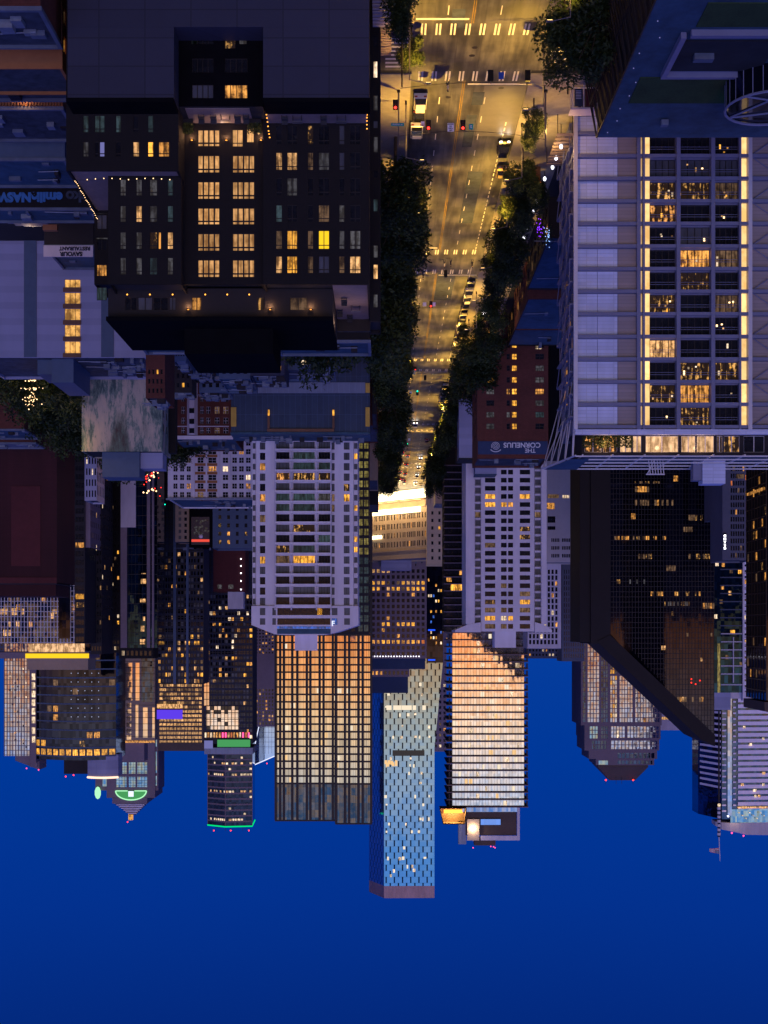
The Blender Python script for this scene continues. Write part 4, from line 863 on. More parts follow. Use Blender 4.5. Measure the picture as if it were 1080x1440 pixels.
# warm reflective tower with striped top
D = 900.0; r = thing('warm_glass_tower', 'tower with peach mirror glass bays below a white striped top and lavender plant room', 'building', (PX(192, D), D+14, 0))
b = Bld('', '', bp(163, 218.5, D, 26), PZ(1041, D), 'w_tan', loc=r, roof='roof2', rev=.25)
b.px(175.5, 186, 932, 985, 'g_warm', fr=None); b.px(190.5, 196, 932, 985, 'g_warm', fr=None); b.px(199, 216, 900, 987, 'g_navy', fr=None)
for k in range(6):
    y = 988.5+9*k
    for xa, xb in ((167.5, 174.5), (178, 184.5)): b.px(xa, xb, y, y+6.8, 'g_warm', fr=None)
for xa, xb in ((190.5, 194.5), (201, 207.5), (214, 217.5)): b.px(xa, xb, 991 if xa < 200 else 995, 1037, 'g_warm', fr=None)
b.build(); facade_grid(b, b.front(), 1, zrange(PZ(930, D), PZ(1040, D), 4.1), 'm_dark', .2, .25, .1)
MB().box(PX(218, D), PX(166, D), D-.4, D-.02, PZ(1041.5, D), PZ(1044.5, D)).build('crown_lights', 'am', r); MB().box(PX(202, D), PX(163, D), D+2, D+16, PZ(1041, D), PZ(1071, D)).build('plant_room', 'w_pur', r)
# curved dark tower, pale tower
D = 700.0; n = 12; pl = [(PX(165-117*i/n, D), D-9*math.sin(math.pi*min(1, (i/n)*.9+.12))) for i in range(n+1)]
r = thing('curved_dark_tower', 'broad dark tower with a gently curved glass front, blue floor bands and amber top floors', 'building', (PX(107, D), D+8, 0))
b = Bld('', '', pl+[(PX(48, D), D+22), (PX(165, D), D+22)], PZ(1067, D), 'g_dark', loc=r, roof='roofd', par=.3, rev=.15)
q = random.Random(12); nE = len(b.plan); ed = [i for i in range(nE) if b.edge(i)[0][1] < D+1 and b.edge(i)[1][1] < D+1]
for i in ed:
    P, Q = b.edge(i); L = math.hypot(Q[0]-P[0], Q[1]-P[1]); xc = CX-(P[0]+Q[0])/2*F/D
    for k in range(14):
        za = PZ(905+12.1*k, D)+.7; g = None
        if k == 12: g = 'yl'
        elif k == 11: g = 'yl' if xc < 66 else ('part' if 112 < xc < 122 else None)
        elif k == 10: g = 'am' if 124 < xc < 144 else None
        elif k == 2 and 66 < xc < 95: g = 'yl'
        elif k in (7, 8) and 80 < xc < 90: g = 'am'
        elif q.random() < .03: g = 'dm'
        if g: b.rect(i, .5, L-.5, za, za+3.0, g, None)
b.build(); sl = MB()
for k in range(14):
    z = PZ(904+12.1*k, D)
    for i in ed: P, Q = b.edge(i); sl.prism([(P[0], P[1]-.5), (Q[0], Q[1]-.5), (Q[0], Q[1]), (P[0], P[1])], z-.35, z+.35)
sl.build('floor_band', 'w_blue', r)
for k in range(8): MB().box(PX(51, D), PX(46.5, D), D-2.5, D-2.1, PZ(947+12.1*k+(3 if k > 5 else 0), D), PZ(956+12.1*k+(3 if k > 5 else 0), D)).build('lit_bay', 'wh', r)
MB().box(PX(52, D), PX(44, D), D-2, D+10, 0, PZ(1072, D)).build('corner_pier', 'w_pur', r)
dots = MB()
for k in range(6):
    for i in range(5): dots.ball((PX(106+i*9.5, D), D-9.3, PZ(946+12.1*k, D)), .24, 5)
dots.build('ceiling_lights', 'e_lavs2', r)
MB().box(PX(126, D), PX(86, D), D+6, D+18, PZ(1067, D), PZ(1090, D)).build('plant_room', 'w_char', r)
g = [(PX(125+43*t, D), D-3-3*math.sin(math.pi*t)) for t in [i/6 for i in range(7)]]
MB().prism(ccw(g+[(PX(168, D), D+8), (PX(125, D), D+8)]), PZ(1060, D), PZ(1091, D)).build('glass_screen', 'w_blank', r)
h = MB()
for a, c in zip(g, g[1:]): h.tube((a[0], a[1]-.3, PZ(1092, D)), (c[0], c[1]-.3, PZ(1092, D)), .55, 6)
h.build('peach_light_line', 'e_warmled', r)
for x, y in ((88, 1094), (99, 1092)): MB().ball((PX(x, D), D+7, PZ(y, D)), .4, 6).build('warning_light', 'e_red', r)
D = 760.0; b = Bld('pale_glass_tower', 'pale silvery glass tower at the left edge with a slant-cut grey crown', bp(6, 42, D, 22), PZ(1063, D), 'g_pale', roof='roof2', par=.3, rev=.1)
q = random.Random(15)
for xa, xb in cols(12, 39, 7, .7):
    for ya, yb in rows(938, 1058, 24, .5):
        t = q.random()
        if t < (.3 if ya < 985 else .1): b.px(xa, xb, ya, yb, q.choice(['am', 'wh', 'dk', 'dk']), fr=None)
b.build(); facade_grid(b, b.front(), 9, zrange(2, b.z1, 2.6), 'w_pur', .4, .3); r = b.root
MB().box(PX(52, D), PX(42, D), D+1, D+20, 0, PZ(1079, D)).build('core_wall', 'w_pur', r)
MB().prism([(PX(54, D), D+2), (PX(20, D), D+2), (PX(20, D), D+18), (PX(54, D), D+18)], PZ(1063, D), 0, ztop=[PZ(1083, D), PZ(1070, D), PZ(1070, D), PZ(1083, D)]).build('crown', 'w_pur', r)
for x, y in ((53, 1083), (36, 1081)): MB().ball((PX(x, D), D+2, PZ(y, D)), .45, 6).build('warning_light', 'e_pink', r)
# dense dark residential towers in the middle of the left half
b = blk('lit_flats_tower', 'dark residential tower with many yellow windows near its top, behind the red and green signals', 222, 286, 962, 620, 20, 'w_night', cols(222, 286, 14, .7), rows(775, 962, 21, .6), lambda i, j, q=random.Random(70): (q.choice(['yl', 'am', 'am2', 'dm']) if q.random() < (.45 if j > 17 else .10 if j < 14 else .22) else 'dkc' if q.random() < .3 else 'g_dark'), fr=None, rev=.15)
facade_grid(b, b.front(), 12, zrange(4, b.z1, 3), 'm_dark', .25, .3)
for x0, x1 in ((244, 248), (262, 265.5)): MB().box(PX(x1, 620), PX(x0, 620), 619, 619.7, 0, PZ(962, 620)).build('concrete_pier', 'w_blue', b.root)
D = 850.0; b = Bld('brown_office_tower', 'brown office tower with warm lit floor lines and a violet light panel', bp(222, 291, D, 26), PZ(1056, D), 'w_brown', roof='roofd', rev=.2)
for k in range(14):
    y = 962+6.1*k
    if y < 1042:
        for xa, xb in cols(224, 284, 12, .85): b.px(xa, xb, y, y+3.6, 'am2' if k > 5 or random.Random(k*31+int(xa)).random() < .5 else 'dm', fr=None)
b.build(); r = b.root
MB().box(PX(257, D), PX(221, D), D-1.4, D-1.0, PZ(998, D), PZ(1011, D)).build('violet_panel', 'e_purple', r); MB().box(PX(257, D), PX(221, D), D-1.3, D-.4, PZ(990, D), PZ(996, D)).build('lit_band', 'am2', r)
MB().box(PX(292, D), PX(226, D), D-.8, D+26, PZ(1044, D), PZ(1055.8, D)).build('top_band', 'w_brown', r)
# glazed dark tower with green lit roof
D = 680.0; b = Bld('green_lit_tower', 'dark glass tower with gold reflections, glowing green roof room and pale crown', bp(286, 355, D, 24), PZ(1046, D), 'w_night', roof='roofd', rev=.12, par=.3)
q = random.Random(44)
for j, (ya, yb) in enumerate(rows(835, 1040, 26, .6)):
    for i, (xa, xb) in enumerate(cols(286, 355, 16, .8)):
        p_ = .10 if ya < 900 else .05
        if 853 < ya < 868 or 895 < ya < 925 : p_ = .22
        if ya > 992 and xa < 337 or (ya > 942 and xa < 294): continue
        b.px(xa, xb, ya, yb, q.choice(['yl', 'am', 'wh', 'am2']) if q.random() < p_ else ('dkc' if q.random() < .2 else 'g_dark'), fr=None)
b.px(287, 294, 944, 992, 'g_warm', fr=None)
for xa, xb in cols(290, 336, 9, .95):
    for ya, yb in rows(993, 1026, 6, .92): b.px(xa, xb, ya, yb, 'g_bal' if q.random() < .75 else 'dk', fr=None)
b.build(100); r = b.root; facade_grid(b, b.front(), 14, zrange(4, b.z1, 3.3), 'm_dark', .25, .3, .2)
for xa, xb in cols(287, 352, 16, .6): MB().box(PX(xb, D), PX(xa, D), D-.5, D-.24, PZ(1030, D), PZ(1037, D)).build('top_room', q.choice(['am', 'wh', 'or', 'am2', 'e_pink']), r)
MB().box(PX(352, D), PX(306, D), D-1.2, D-.6, PZ(1040, D), PZ(1050, D)).build('green_lit_room', 'e_grnd', r); MB().box(PX(356, D), PX(288, D), D-1.9, D+22, PZ(1051, D), PZ(1060, D)).build('crown_slab', 'w_light', r)
MB().box(PX(300, D), PX(288, D), D-2.2, D-1.95, PZ(1041, D), PZ(1052, D)).build('lavender_screen', 'e_lavs', r)
# hexagonal tower with a green light line
D = 950.0; pl = [(PX(290, D), D+9), (PX(317, D), D), (PX(354, D), D+3), (PX(352, D), D+34), (PX(292, D), D+36)]
b = Bld('green_edged_tower', 'slender dark angular tower with scattered lit floors and a neon green roof line', pl, PZ(1163, D), 'g_dark', roof='roofd', rev=.15)
q = random.Random(71)
for e in range(5):
    P, Q = b.edge(e)
    if (P[1]+Q[1])/2 > D+12: continue
    L = math.hypot(Q[0]-P[0], Q[1]-P[1]); n_ = 9
    for k in range(40):
        z = 60+k*3.9; rowlit = k in (24, 28, 30, 38, 40, 25, 33, 17, 20, 12); 
        for i in range(n_):
            if z < b.z1-5 and q.random() < (.55 if rowlit else .035): b.rect(e, L*(i+.12)/n_, L*(i+.88)/n_, z+.6, z+2.6, q.choice(['wh', 'am2', 'wh']), None)
    sl = zrange(4, b.z1, 3.9)
    mullions(b.root, P, Q, [0, L], sl, 0, b.z1, 0, L, 'w_pur', .5, 1.1, .3, 'floor_bands')
b.build(90); h = MB()
pz = PZ(1162.5, D); pp = b.plan
for i in range(5): a, c = pp[i], pp[(i+1) % 5]; h.tube((a[0], a[1]-.6, pz), (c[0], c[1]-.6, pz), .5, 5)
h.build('green_light_line', 'e_led', b.root); m = MB()
m.box(PX(345, D), PX(300, D), D+14, D+28, b.z1-.3, b.z1+2.2)
for x in (313, 321, 338): m.tube((PX(x, D), D+16, b.z1), (PX(x, D), D+16, b.z1+5), .15, 4)
m.build('roof_plant', 'm_dark', b.root)
for x in (297, 321, 347): MB().ball((PX(x, D), D+15, b.z1+4.6), .5, 6).build('warning_light', 'e_red', b.root)
# pale blue wedge
D = 1000.0; r = thing('pale_wedge_tower', 'light blue slant-topped glass tower with white edge lines beside the bronze grid tower', 'building', (PX(370, D), D+10, 0))
MB().prism([(PX(391, D), D), (PX(347, D), D), (PX(347, D), D+24), (PX(391, D), D+24)], 0, 0, ztop=[PZ(1061, D), PZ(1079, D), PZ(1079, D), PZ(1061, D)]).build('glass_facade', 'g_sky', r)
mullions(r, (PX(391, D), D), (PX(347, D), D), [i*2.3 for i in range(10)], zrange(100, PZ(1056, D), 3.5), 90, PZ(1060, D), 0, 22.5, 'w_light', .15, .2, .1)
h = MB(); h.tube((PX(352, D), D-.4, PZ(1078, D)), (PX(364, D), D-.4, PZ(1022, D)), .3, 5); h.tube((PX(352, D), D-.4, PZ(1078, D)), (PX(390, D), D-.4, PZ(1061.5, D)), .35, 5); h.build('white_edge_line', 'e_sign', r)
for x, y in ((375, 1074), (354, 1081)): MB().ball((PX(x, D), D+2, PZ(y, D)), .45, 6).build('warning_light', 'e_red', r)
D = 900.0; b = blk('plum_office_tower', 'dull plum office tower behind the bronze grid tower', 350, 390, 1022, D, 24, 'w_pur', cols(350, 390, 9, .55), rows(880, 920, 9, .5)+rows(968, 1020, 10, .6), rnd(73, .25, ('am', 'am2', 'dm')), fr=None)
# spired postmodern tower
D = 1000.0; r = thing('spired_tower', 'brown gridded tower with teal glass, green-lit arched gable and striped pyramid spire', 'skyscraper', (PX(178, D), D+18, 0))
b = Bld('', '', bp(150, 218, D, 34), PZ(1122, D), 'w_pur', loc=r, roof='roofd', par=0, rev=.3)
for ya, yb in ((1005, 1032), (1037, 1068), (1072, 1088), (1092.5, 1107)):
    for xa, xb in ((163, 178), (181, 190.5), (193, 207)): b.px(xa, xb, ya, yb, 'g_grn', fr=None)
b.build(); w = Bld('', '', bp(207.2, 222.5, D+1.5, 28), PZ(1112, D), 'w_pur', loc=r, roof='roofd', par=.3, rev=.3)
for ya, yb in ((1057, 1087), (1091, 1105), (1010, 1050)): w.px(210, 220.5, ya, yb, 'g_grn', fr=None)
w.build(); w = Bld('', '', bp(134, 163, D+1.6, 28), PZ(1112, D), 'w_pur', loc=r, roof='roofd', par=.3, rev=.3); w.px(144, 155.5, 1092, 1106, 'g_grn', fr=None); w.build()
mullions(r, (PX(207, D), D), (PX(163, D), D), [i*2.05 for i in range(12)], zrange(140, PZ(1106, D), 1.9), 130, PZ(1107, D), 0, 22.8, 'w_blue', .12, .14, .08)
ar = MB(); cx = PX(184.5, D); zb = PZ(1112, D)
arc = [(cx+11.2*math.cos(t), zb+6.6*math.sin(t)) for t in [math.pi*i/16 for i in range(17)]]
ar.face([(x, D-.6, z) for x, z in reversed(arc)]); ar.build('arched_gable', 'e_grnd', r); h = MB()
for a, c in zip(arc, arc[1:]): h.tube((a[0], D-.8, a[1]), (c[0], D-.8, c[1]), .45, 5)
h.tube((arc[0][0], D-.8, zb), (cx+2.5, D-.8, zb), .4, 5); h.tube((cx-2.5, D-.8, zb), (arc[-1][0], D-.8, zb), .4, 5); h.build('green_light_line', glow('e_mint', (.45, 1, .55), 1.1) and 'e_mint', r)
MB().box(cx-1.9, cx+1.9, D-1.1, D-.85, zb+.2, zb+4.2).build('lit_niche', 'e_sign', r)
ar = MB(); arc = [(cx+21+2.6*math.cos(t), zb+1+5*math.sin(t)) for t in [math.pi*i/10 for i in range(11)]]; 
ar2 = MB().ball((PX(137.5, D), D, zb+1.5), 2.3, 10, sz=2); ar2.build('side_arch', 'e_mint', r)
MB().prism([(PX(207, D), D-.3), (PX(158, D), D-.3), (PX(158, D), D+30), (PX(207, D), D+30)], PZ(1122, D), PZ(1130, D)).build('attic', 'w_pur', r)
st = MB(); N = 7; mx_ = PX(181, D)
for k in range(N):
    y0 = 1130+2.75*k; w_ = (22.5-2.75*k)*D/F; ww = (21.6-2.75*k)*D/F
    st.box(mx_-w_, mx_+w_, D+17-w_, D+17+w_, PZ(y0, D), PZ(y0+1.45, D), 0); st.box(mx_-ww, mx_+ww, D+17-ww, D+17+ww, PZ(y0+1.45, D)+.01, PZ(y0+2.75, D)-.01, 1)
st.build('stepped_pyramid', ['w_rib', 'm_dark'], r)
MB().box(PX(181, D), PX(175, D), D+15.5, D+18.5, PZ(1149, D), PZ(1157.5, D)).build('spire_lantern', 'yl', r); MB().ball((PX(174, D), D+15, PZ(1160, D)), .5, 6).build('warning_light', 'e_red', r)

# ================================================================== the row across the middle
# bronze grid tower: heavy dark grid over mirror glass
D = 710.0; r = thing('bronze_grid_tower', 'wide tower of gold-reflecting glass behind a heavy dark grid, with a smoky top', 'skyscraper', (PX(454, D), D+18, 0))
for x0, x1, dd, yt, us in ((387.5, 472, 0, 1153, (387.8, 394, 399.3, 411, 418.2, 431.5, 436.5, 449.5, 455, 468, 472)), (472.3, 522, -2.0, 1157.5, (472.6, 485, 491, 504, 510, 522))):
    d_ = D+dd; a, c = PX(x1, d_), PX(x0, d_); MB().box(a, c, d_, D+36, 0, PZ(1103, d_)).build('glass_facade', 'g_bronze', r)
    MB().box(a, c, d_, D+36, PZ(1103, d_)+.01, PZ(yt, d_)).build('crown_facade', 'g_smoke', r)
    zs = zrange(PZ(893, d_)-3.84*16, PZ(1106, d_), 3.84*1.0)
    mullions(r, (a, d_), (c, d_), [PX(x, d_)-a for x in us], zs, 0, PZ(yt, d_), 0, c-a, 'm_dark', 1.25, .85, .6)
    mullions(r, (a, d_), (c, d_), [PX(x, d_)-a for x in [x0+2.6+(x1-x0)*i/16 for i in range(16)]], [], 40, PZ(yt, d_)-1, 0, c-a, 'm_dark', .12, .1, .2, 'fine_mullions')
    MB().box(a-.3, c+.3, d_-.7, D+36, PZ(yt, d_)+.01, PZ(yt+1.8, d_)).build('roof', 'm_dark', r)
q = random.Random(81)
for i in range(26): x, k = q.uniform(392, 515), q.randint(0, 19); z = PZ(893, D)+k*3.84+.7; X = PX(x, D); MB().box(X, X+q.choice([1.2, 2.2]), D-2.12-.01 if x > 472 else D-.12, D-2.02 if x > 472 else D-.02, z, z+2.4).build('window', q.choice(['e_spark', 'e_bulb2', 'e_bulb2']), r)
# stepped dark glass slab seen beside the off-white tower
b = blk('yellow_blind_tower', 'dark slim tower slice with dim yellow blinds, between off-white tower and bright street', 470, 519, 892, 500, 20, 'w_char', cols(503, 519, 2, .78)+cols(470, 500, 4, .7), rows(606, 890, 21, .7), lambda i, j: ('cuy' if j < 13 else 'tl') if i < 2 else 'dk', nv=2, nh=2)
# grid window tower
D = 820.0; b = Bld('punched_window_tower', 'mauve concrete tower with a strict grid of small square windows, one row glowing yellow', bp(519, 600, D, 26), PZ(926, D), 'w_pur', roof='roofd', par=.4, rev=.5)
q = random.Random(90)
for k in range(16):
    y = 800.5+8.47*k*.98
    for i, (xa, xb) in enumerate(cols(521.5, 598.5, 11, .58)):
        g = 'dk'
        if k == 12: g = q.choice(['yl', 'yl', 'yl', 'am', 'or', 'dm'])
        elif k == 9: g = 'yl' if 2 <= i <= 8 and i != 4 else 'dk'
        elif k in (2, 3): g = q.choice(['yl', 'am2', 'dk', 'dm'])
        elif k == 0: g = 'am2' if i < 4 else 'dk'
        elif q.random() < .08: g = 'am'
        if y+5 < 923: b.px(xa, xb, y, y+5, g, fr=None)
b.build(100); r = b.root
for i in range(18): MB().ball((PX(523+i*3.9, D), D-.3, PZ(923, D)), .35, 5).build('soffit_light', 'e_white', r)
MB().prism([(PX(598, D), D+1), (PX(519, D), D+1), (PX(519, D), D+24), (PX(598, D), D+24)], PZ(926, D), PZ(941, D)).build('mansard', 'navy', r)
MB().box(PX(576, D), PX(519, D), D+3, D+22, PZ(941, D)+.01, PZ(952, D)).build('upper_storey', 'w_pur', r)
for i, (xa, xb) in enumerate(cols(521, 575, 9, .5)): MB().box(PX(xb, D), PX(xa, D), D+2.8, D+2.98, PZ(944, D), PZ(949, D)).build('window', 'am' if i < 3 else 'dk', r)
MB().box(PX(574, D), PX(519, D), D+4, D+20, PZ(952, D)+.01, PZ(975, D)).build('mansard', 'navy', r)
# blue tower: staggered panels, two faces
D = 900.0; m, n, out = nt('g_stag'); L = n.links.new; geo = nd(n, 'ShaderNodeNewGeometry')
sx = nd(n, 'ShaderNodeSeparateXYZ'); L(geo.outputs['Position'], sx.inputs[0]); ad = nd(n, 'ShaderNodeMath', operation='MULTIPLY_ADD', inp={1: 1.0}); L(sx.outputs[0], ad.inputs[0])
sy = nd(n, 'ShaderNodeMath', operation='MULTIPLY', inp={1: .8}); L(sx.outputs[1], sy.inputs[0]); L(sy.outputs[0], ad.inputs[2])
cb = nd(n, 'ShaderNodeCombineXYZ'); L(sx.outputs[2], cb.inputs[0]); L(ad.outputs[0], cb.inputs[1])
br = nd(n, 'ShaderNodeTexBrick', offset=.5, inp={'Scale': 1.0, 'Mortar Size': .0, 'Brick Width': 7.2, 'Row Height': 2.9, 'Color1': (1, 1, 1, 1), 'Color2': (.88, .9, .92, 1)}); L(cb.outputs[0], br.inputs['Vector'])
# black vertical slots on alternate storeys
def frac(src, div, lo, shift=None):
    a = nd(n, 'ShaderNodeMath', operation='DIVIDE', inp={1: div}); L(src, a.inputs[0]); s_ = a.outputs[0]
    if shift is not None: t = nd(n, 'ShaderNodeMath', operation='ADD'); L(s_, t.inputs[0]); L(shift, t.inputs[1]); s_ = t.outputs[0]
    f = nd(n, 'ShaderNodeMath', operation='FRACT'); L(s_, f.inputs[0]); g = nd(n, 'ShaderNodeMath', operation='LESS_THAN', inp={1: lo}); L(f.outputs[0], g.inputs[0]); return g.outputs[0], f.outputs[0]
hl, hf = frac(sx.outputs[2], 8.0, .5); sh = nd(n, 'ShaderNodeMath', operation='MULTIPLY', inp={1: .5}); L(hl, sh.inputs[0])
sl, _ = frac(ad.outputs[0], 5.3, .17, sh.outputs[0]); fl, _ = frac(sx.outputs[2], 4.0, .09)
mu = nd(n, 'ShaderNodeMath', operation='MAXIMUM'); L(sl, mu.inputs[0]); h2 = nd(n, 'ShaderNodeMath', operation='MULTIPLY', inp={1: .22}); L(fl, h2.inputs[0]); L(h2.outputs[0], mu.inputs[1])
mx = nd(n, 'ShaderNodeMix', data_type='RGBA'); L(mu.outputs[0], mx.inputs[0]); tint = nd(n, 'ShaderNodeMix', data_type='RGBA', blend_type='MULTIPLY', inp={0: 1.0}); L(br.outputs[0], tint.inputs[6]); tint.inputs[7].default_value = (.31, .46, .62, 1)
L(tint.outputs[2], mx.inputs[6]); mx.inputs[7].default_value = (.015, .02, .04, 1)
sn = nd(n, 'ShaderNodeVectorMath', operation='SNAP'); sn.inputs[1].default_value = (2.9, 400, 3.5); L(geo.outputs['Position'], sn.inputs[0]); wn = nd(n, 'ShaderNodeTexWhiteNoise', noise_dimensions='3D'); L(sn.outputs[0], wn.inputs['Vector'])
sb = nd(n, 'ShaderNodeVectorMath', operation='SUBTRACT'); sb.inputs[1].default_value = (.5, .5, .5); L(wn.outputs['Color'], sb.inputs[0]); k1 = nd(n, 'ShaderNodeVectorMath', operation='SCALE'); k1.inputs['Scale'].default_value = .012; L(sb.outputs[0], k1.inputs[0])
a2 = nd(n, 'ShaderNodeVectorMath', operation='ADD'); L(k1.outputs[0], a2.inputs[0]); L(geo.outputs['Normal'], a2.inputs[1]); no = nd(n, 'ShaderNodeVectorMath', operation='NORMALIZE'); L(a2.outputs[0], no.inputs[0])
p = nd(n, 'ShaderNodeBsdfPrincipled', inp={'Roughness': .06, 'Metallic': .9}); L(mx.outputs[2], p.inputs['Base Color']); L(no.outputs[0], p.inputs['Normal']); L(p.outputs[0], out.inputs[0]); M['g_stag'] = m
r = thing('blue_panel_tower', 'tallest tower, pale blue staggered panels with black slots and a pinkish roof band', 'skyscraper', (PX(565, D), D+20, 0))
zt = PZ(1246, D); pl = [(PX(611, D), D+.6), (PX(540, D), D), (PX(518.5, D), D+22), (PX(518.5, D), D+44), (PX(611, D), D+44)]
mb = MB(); pl = ccw(pl); mb.prism(pl, 0, zt); mb.build('glass_facade', 'g_stag', r)
w = MB(); w.face([(PX(611, D)-.01, D+.6, PZ(1052, D)), (PX(611, D)-.01, D+20, PZ(1052, D)), (PX(623, D), D+12, PZ(930, D)), (PX(623, D), D+.7, PZ(930, D))]); w.face([(PX(611, D), D+.6, PZ(1052, D)), (PX(611, D), D+.6, 0), (PX(623, D), D+.7, 0), (PX(623, D), D+.7, PZ(930, D))][::-1]); w.face([(PX(623, D), D+.7, 0), (PX(623, D), D+.7, PZ(930, D)), (PX(623, D), D+12, PZ(930, D)), (PX(623, D), D+12, 0)][::-1])
w.build('flared_side', 'g_stag', r)
mb = MB(); mb.prism(pl, zt+.01, PZ(1263, D)); mb.build('roof_band', 'w_rose', r)
e0 = [i for i in range(5) if pl[i][1] <= D+4.1 and pl[(i+1) % 5][1] <= D+4.1][0]; P, Q = pl[e0], pl[(e0+1) % 5]; q = random.Random(17); Lr = math.hypot(Q[0]-P[0], Q[1]-P[1])
def fp(xp, y, w_, h_, g, off=.1):
    X = PX(xp, D); t = (X-P[0])/(Q[0]-P[0]); Y = P[1]+(Q[1]-P[1])*t; z = PZ(y, D); sl_ = (Q[1]-P[1])/(Q[0]-P[0])
    b_ = MB(); b_.face([(X, Y-off, z), (X+w_, Y-off+sl_*w_, z), (X+w_, Y-off+sl_*w_, z+h_), (X, Y-off, z+h_)]); return b_.build('window', g, r)
for i in range(48): fp(q.uniform(543, 607), q.choice([960, 975, 985, 993, 1003, 1020, 1035, 1065, 1075, 1085, 1100, 1118, 1130, 1150, 1157, 1168, 1190, 1205, 1216, 1222, 1230])+q.uniform(-.5, .5), q.uniform(.8, 1.8), q.uniform(1, 2.4), q.choice(['e_spark', 'wh', 'e_spark']))
for i in range(12): fp(q.uniform(546, 604), 992, 2.2, 3, 'e_spark')
for i in range(9): fp(q.uniform(540, 560), q.uniform(1068, 1073), 1.6, 2.6, 'e_bulb2')
fp(597, 1055, 45*D/F, 8*D/F, 'dk', .15)
# gold balcony tower
D = 880.0; r = thing('gold_balcony_tower', 'peach-gold glass tower ringed by dark slabs, white frame and glowing box on its roof', 'skyscraper', (PX(685, D), D+18, 0))
x0, x1 = 636, 737; MB().box(PX(x1, D), PX(x0, D), D, D+34, 0, PZ(1134, D)).build('glass_facade', 'g_bal', r)
mullions(r, (PX(x1, D), D), (PX(x0, D), D), [i*1.91 for i in range(25)], [], 20, PZ(1132, D), 0, 46, 'm_bronze', .14, .1, .12, 'fine_mullions'); q = random.Random(6)
k = 0
for i in range(29):
    y = 1134-10.2*i; z = PZ(y, D); MB().box(PX(742.5, D), PX(628, D), D-1.8, D+36, z-.42, z+.1).build('balcony_slab', 'm_bronze', r)
    c = MB(); 
    for xx in (632, 741): c.box(PX(xx, D)-.45, PX(xx, D)+.45, D-1.2, D+.5, z-3.4, z-.43)
    c.build('corner_fin', 'm_dark', r)
    MB().box(PX(742.3, D), PX(628.2, D), D-1.82, D-1.76, z+.12, z+.5).build('balcony_rail', 'w_pur', r)
    for j in range(2): X = PX(q.uniform(640, 732), D); MB().box(X, X+q.uniform(1, 2.6), D-.1, D-.02, z-3.6, z-.7).build('window', q.choice(['e_spark', 'wh', 'e_bulb2']), r)
zt = PZ(1136, D); MB().box(PX(730, D), PX(650, D), D+1, D+22, zt, PZ(1142, D)).build('glass_storey', 'g_pale', r)
MB().box(PX(727, D), PX(655, D), D+1.5, D+20, PZ(1142, D)+.01, PZ(1175, D)).build('plant_screen', 'w_brown', r)
f = MB(); f.box(PX(731, D), PX(727.5, D), D+.5, D+1.3, zt, PZ(1182, D)); f.box(PX(727.4, D), PX(676, D), D+.5, D+1.3, PZ(1175.5, D), PZ(1182, D)); f.build('white_frame', 'w_white', r)
MB().box(PX(674, D), PX(657, D), D+.2, D+1.4, PZ(1152, D), PZ(1182, D)).build('lit_panel', 'w_lit', r); MB().box(PX(656, D), PX(645, D), D+2, D+8, PZ(1157, D), PZ(1188, D)).build('glass_screen', 'w_light', r)
MB().box(PX(704, D), PX(676, D), D+.1, D+.45, PZ(1152, D), PZ(1160, D)).build('skylight', 'g_sky', r); MB().box(PX(698, D), PX(668, D), D+6, D+16, PZ(1182, D), PZ(1191, D)).build('roof_plant', 'w_brown', r)
for x, y in ((666, 1194), (691, 1192), (695, 1192.5), (697, 1194)): MB().ball((PX(x, D), D+5, PZ(y, D)), .45, 6).build('warning_light', 'e_pink', r)
bx = MB(); a, c = PX(655, D), PX(618, D); zz0, zz1 = PZ(1135, D), PZ(1157, D)
pp = [(a, zz0), (c, zz0+.5), (c-1.5, zz1), (a+.5, zz1)]; pp = [(a, zz0), (c, zz0), (c-2.2, zz1), (a+1, zz1)]
for i in range(4): u_, v_ = pp[i], pp[(i+1) % 4]; bx.face([(u_[0], D-5, u_[1]), (v_[0], D-5, v_[1]), (v_[0], D+6, v_[1]), (u_[0], D+6, u_[1])])
bx.face([(x, D+6, z) for x, z in pp]); bx.build('corner_box', 'w_tan', r)
fr_ = MB()
for i in range(4): u_, v_ = pp[i], pp[(i+1) % 4]; fr_.tube((u_[0], D-5, u_[1]), (v_[0], D-5, v_[1]), .35, 5)
fr_.build('box_frame', 'm_bronze', r); MB().box(a+1.6, c-3, D+4.5, D+4.9, zz0+2.2, zz0+4.5).build('box_lamp', 'e_amber', r)
lamp(r, ((a+c)/2, D-.5, zz0+3.5), 9000, (1, .55, .15), .6); lamp(r, (PX(665, D), D-1.5, PZ(1165, D)), 2600, (1, .7, .4), .6)
# dark slab, narrow blue-lit tower, department store, corner block
b = blk('dark_balcony_slab', 'dark slab with thin balcony lines and one big amber window left of the slim white tower', 625, 655, 888, 560, 22, 'w_dark', cols(627, 654, 3, .8), rows(655, 888, 24, .6), lambda i, j, q=random.Random(4): 'am' if q.random() < .05 else 'dk', fr=None, side=(6, .7, 3, 3.0, 26, 1.8, rnd(33, .12)))
for k in range(24): MB().box(PX(655.5, 560), PX(624, 560), 559, 559.98, PZ(654+9.8*k, 560), PZ(655.2+9.8*k, 560)).build('balcony_slab', 'w_pur', b.root)
MB().box(PX(650, 560), PX(634, 560), 559.4, 559.9, PZ(822, 560), PZ(831, 560)).build('window', 'yl', b.root)
b = blk('blue_lit_tower', 'slender dark glass tower with tiny blue and amber lights behind the corner block', 600, 623, 932, 860, 24, 'g_dark', cols(601, 622, 6, .6), rows(812, 930, 16, .5), lambda i, j, q=random.Random(14): (q.choice(['yl', 'am', 'wh', 'bl']) if q.random() < .24 else None), fr=None)
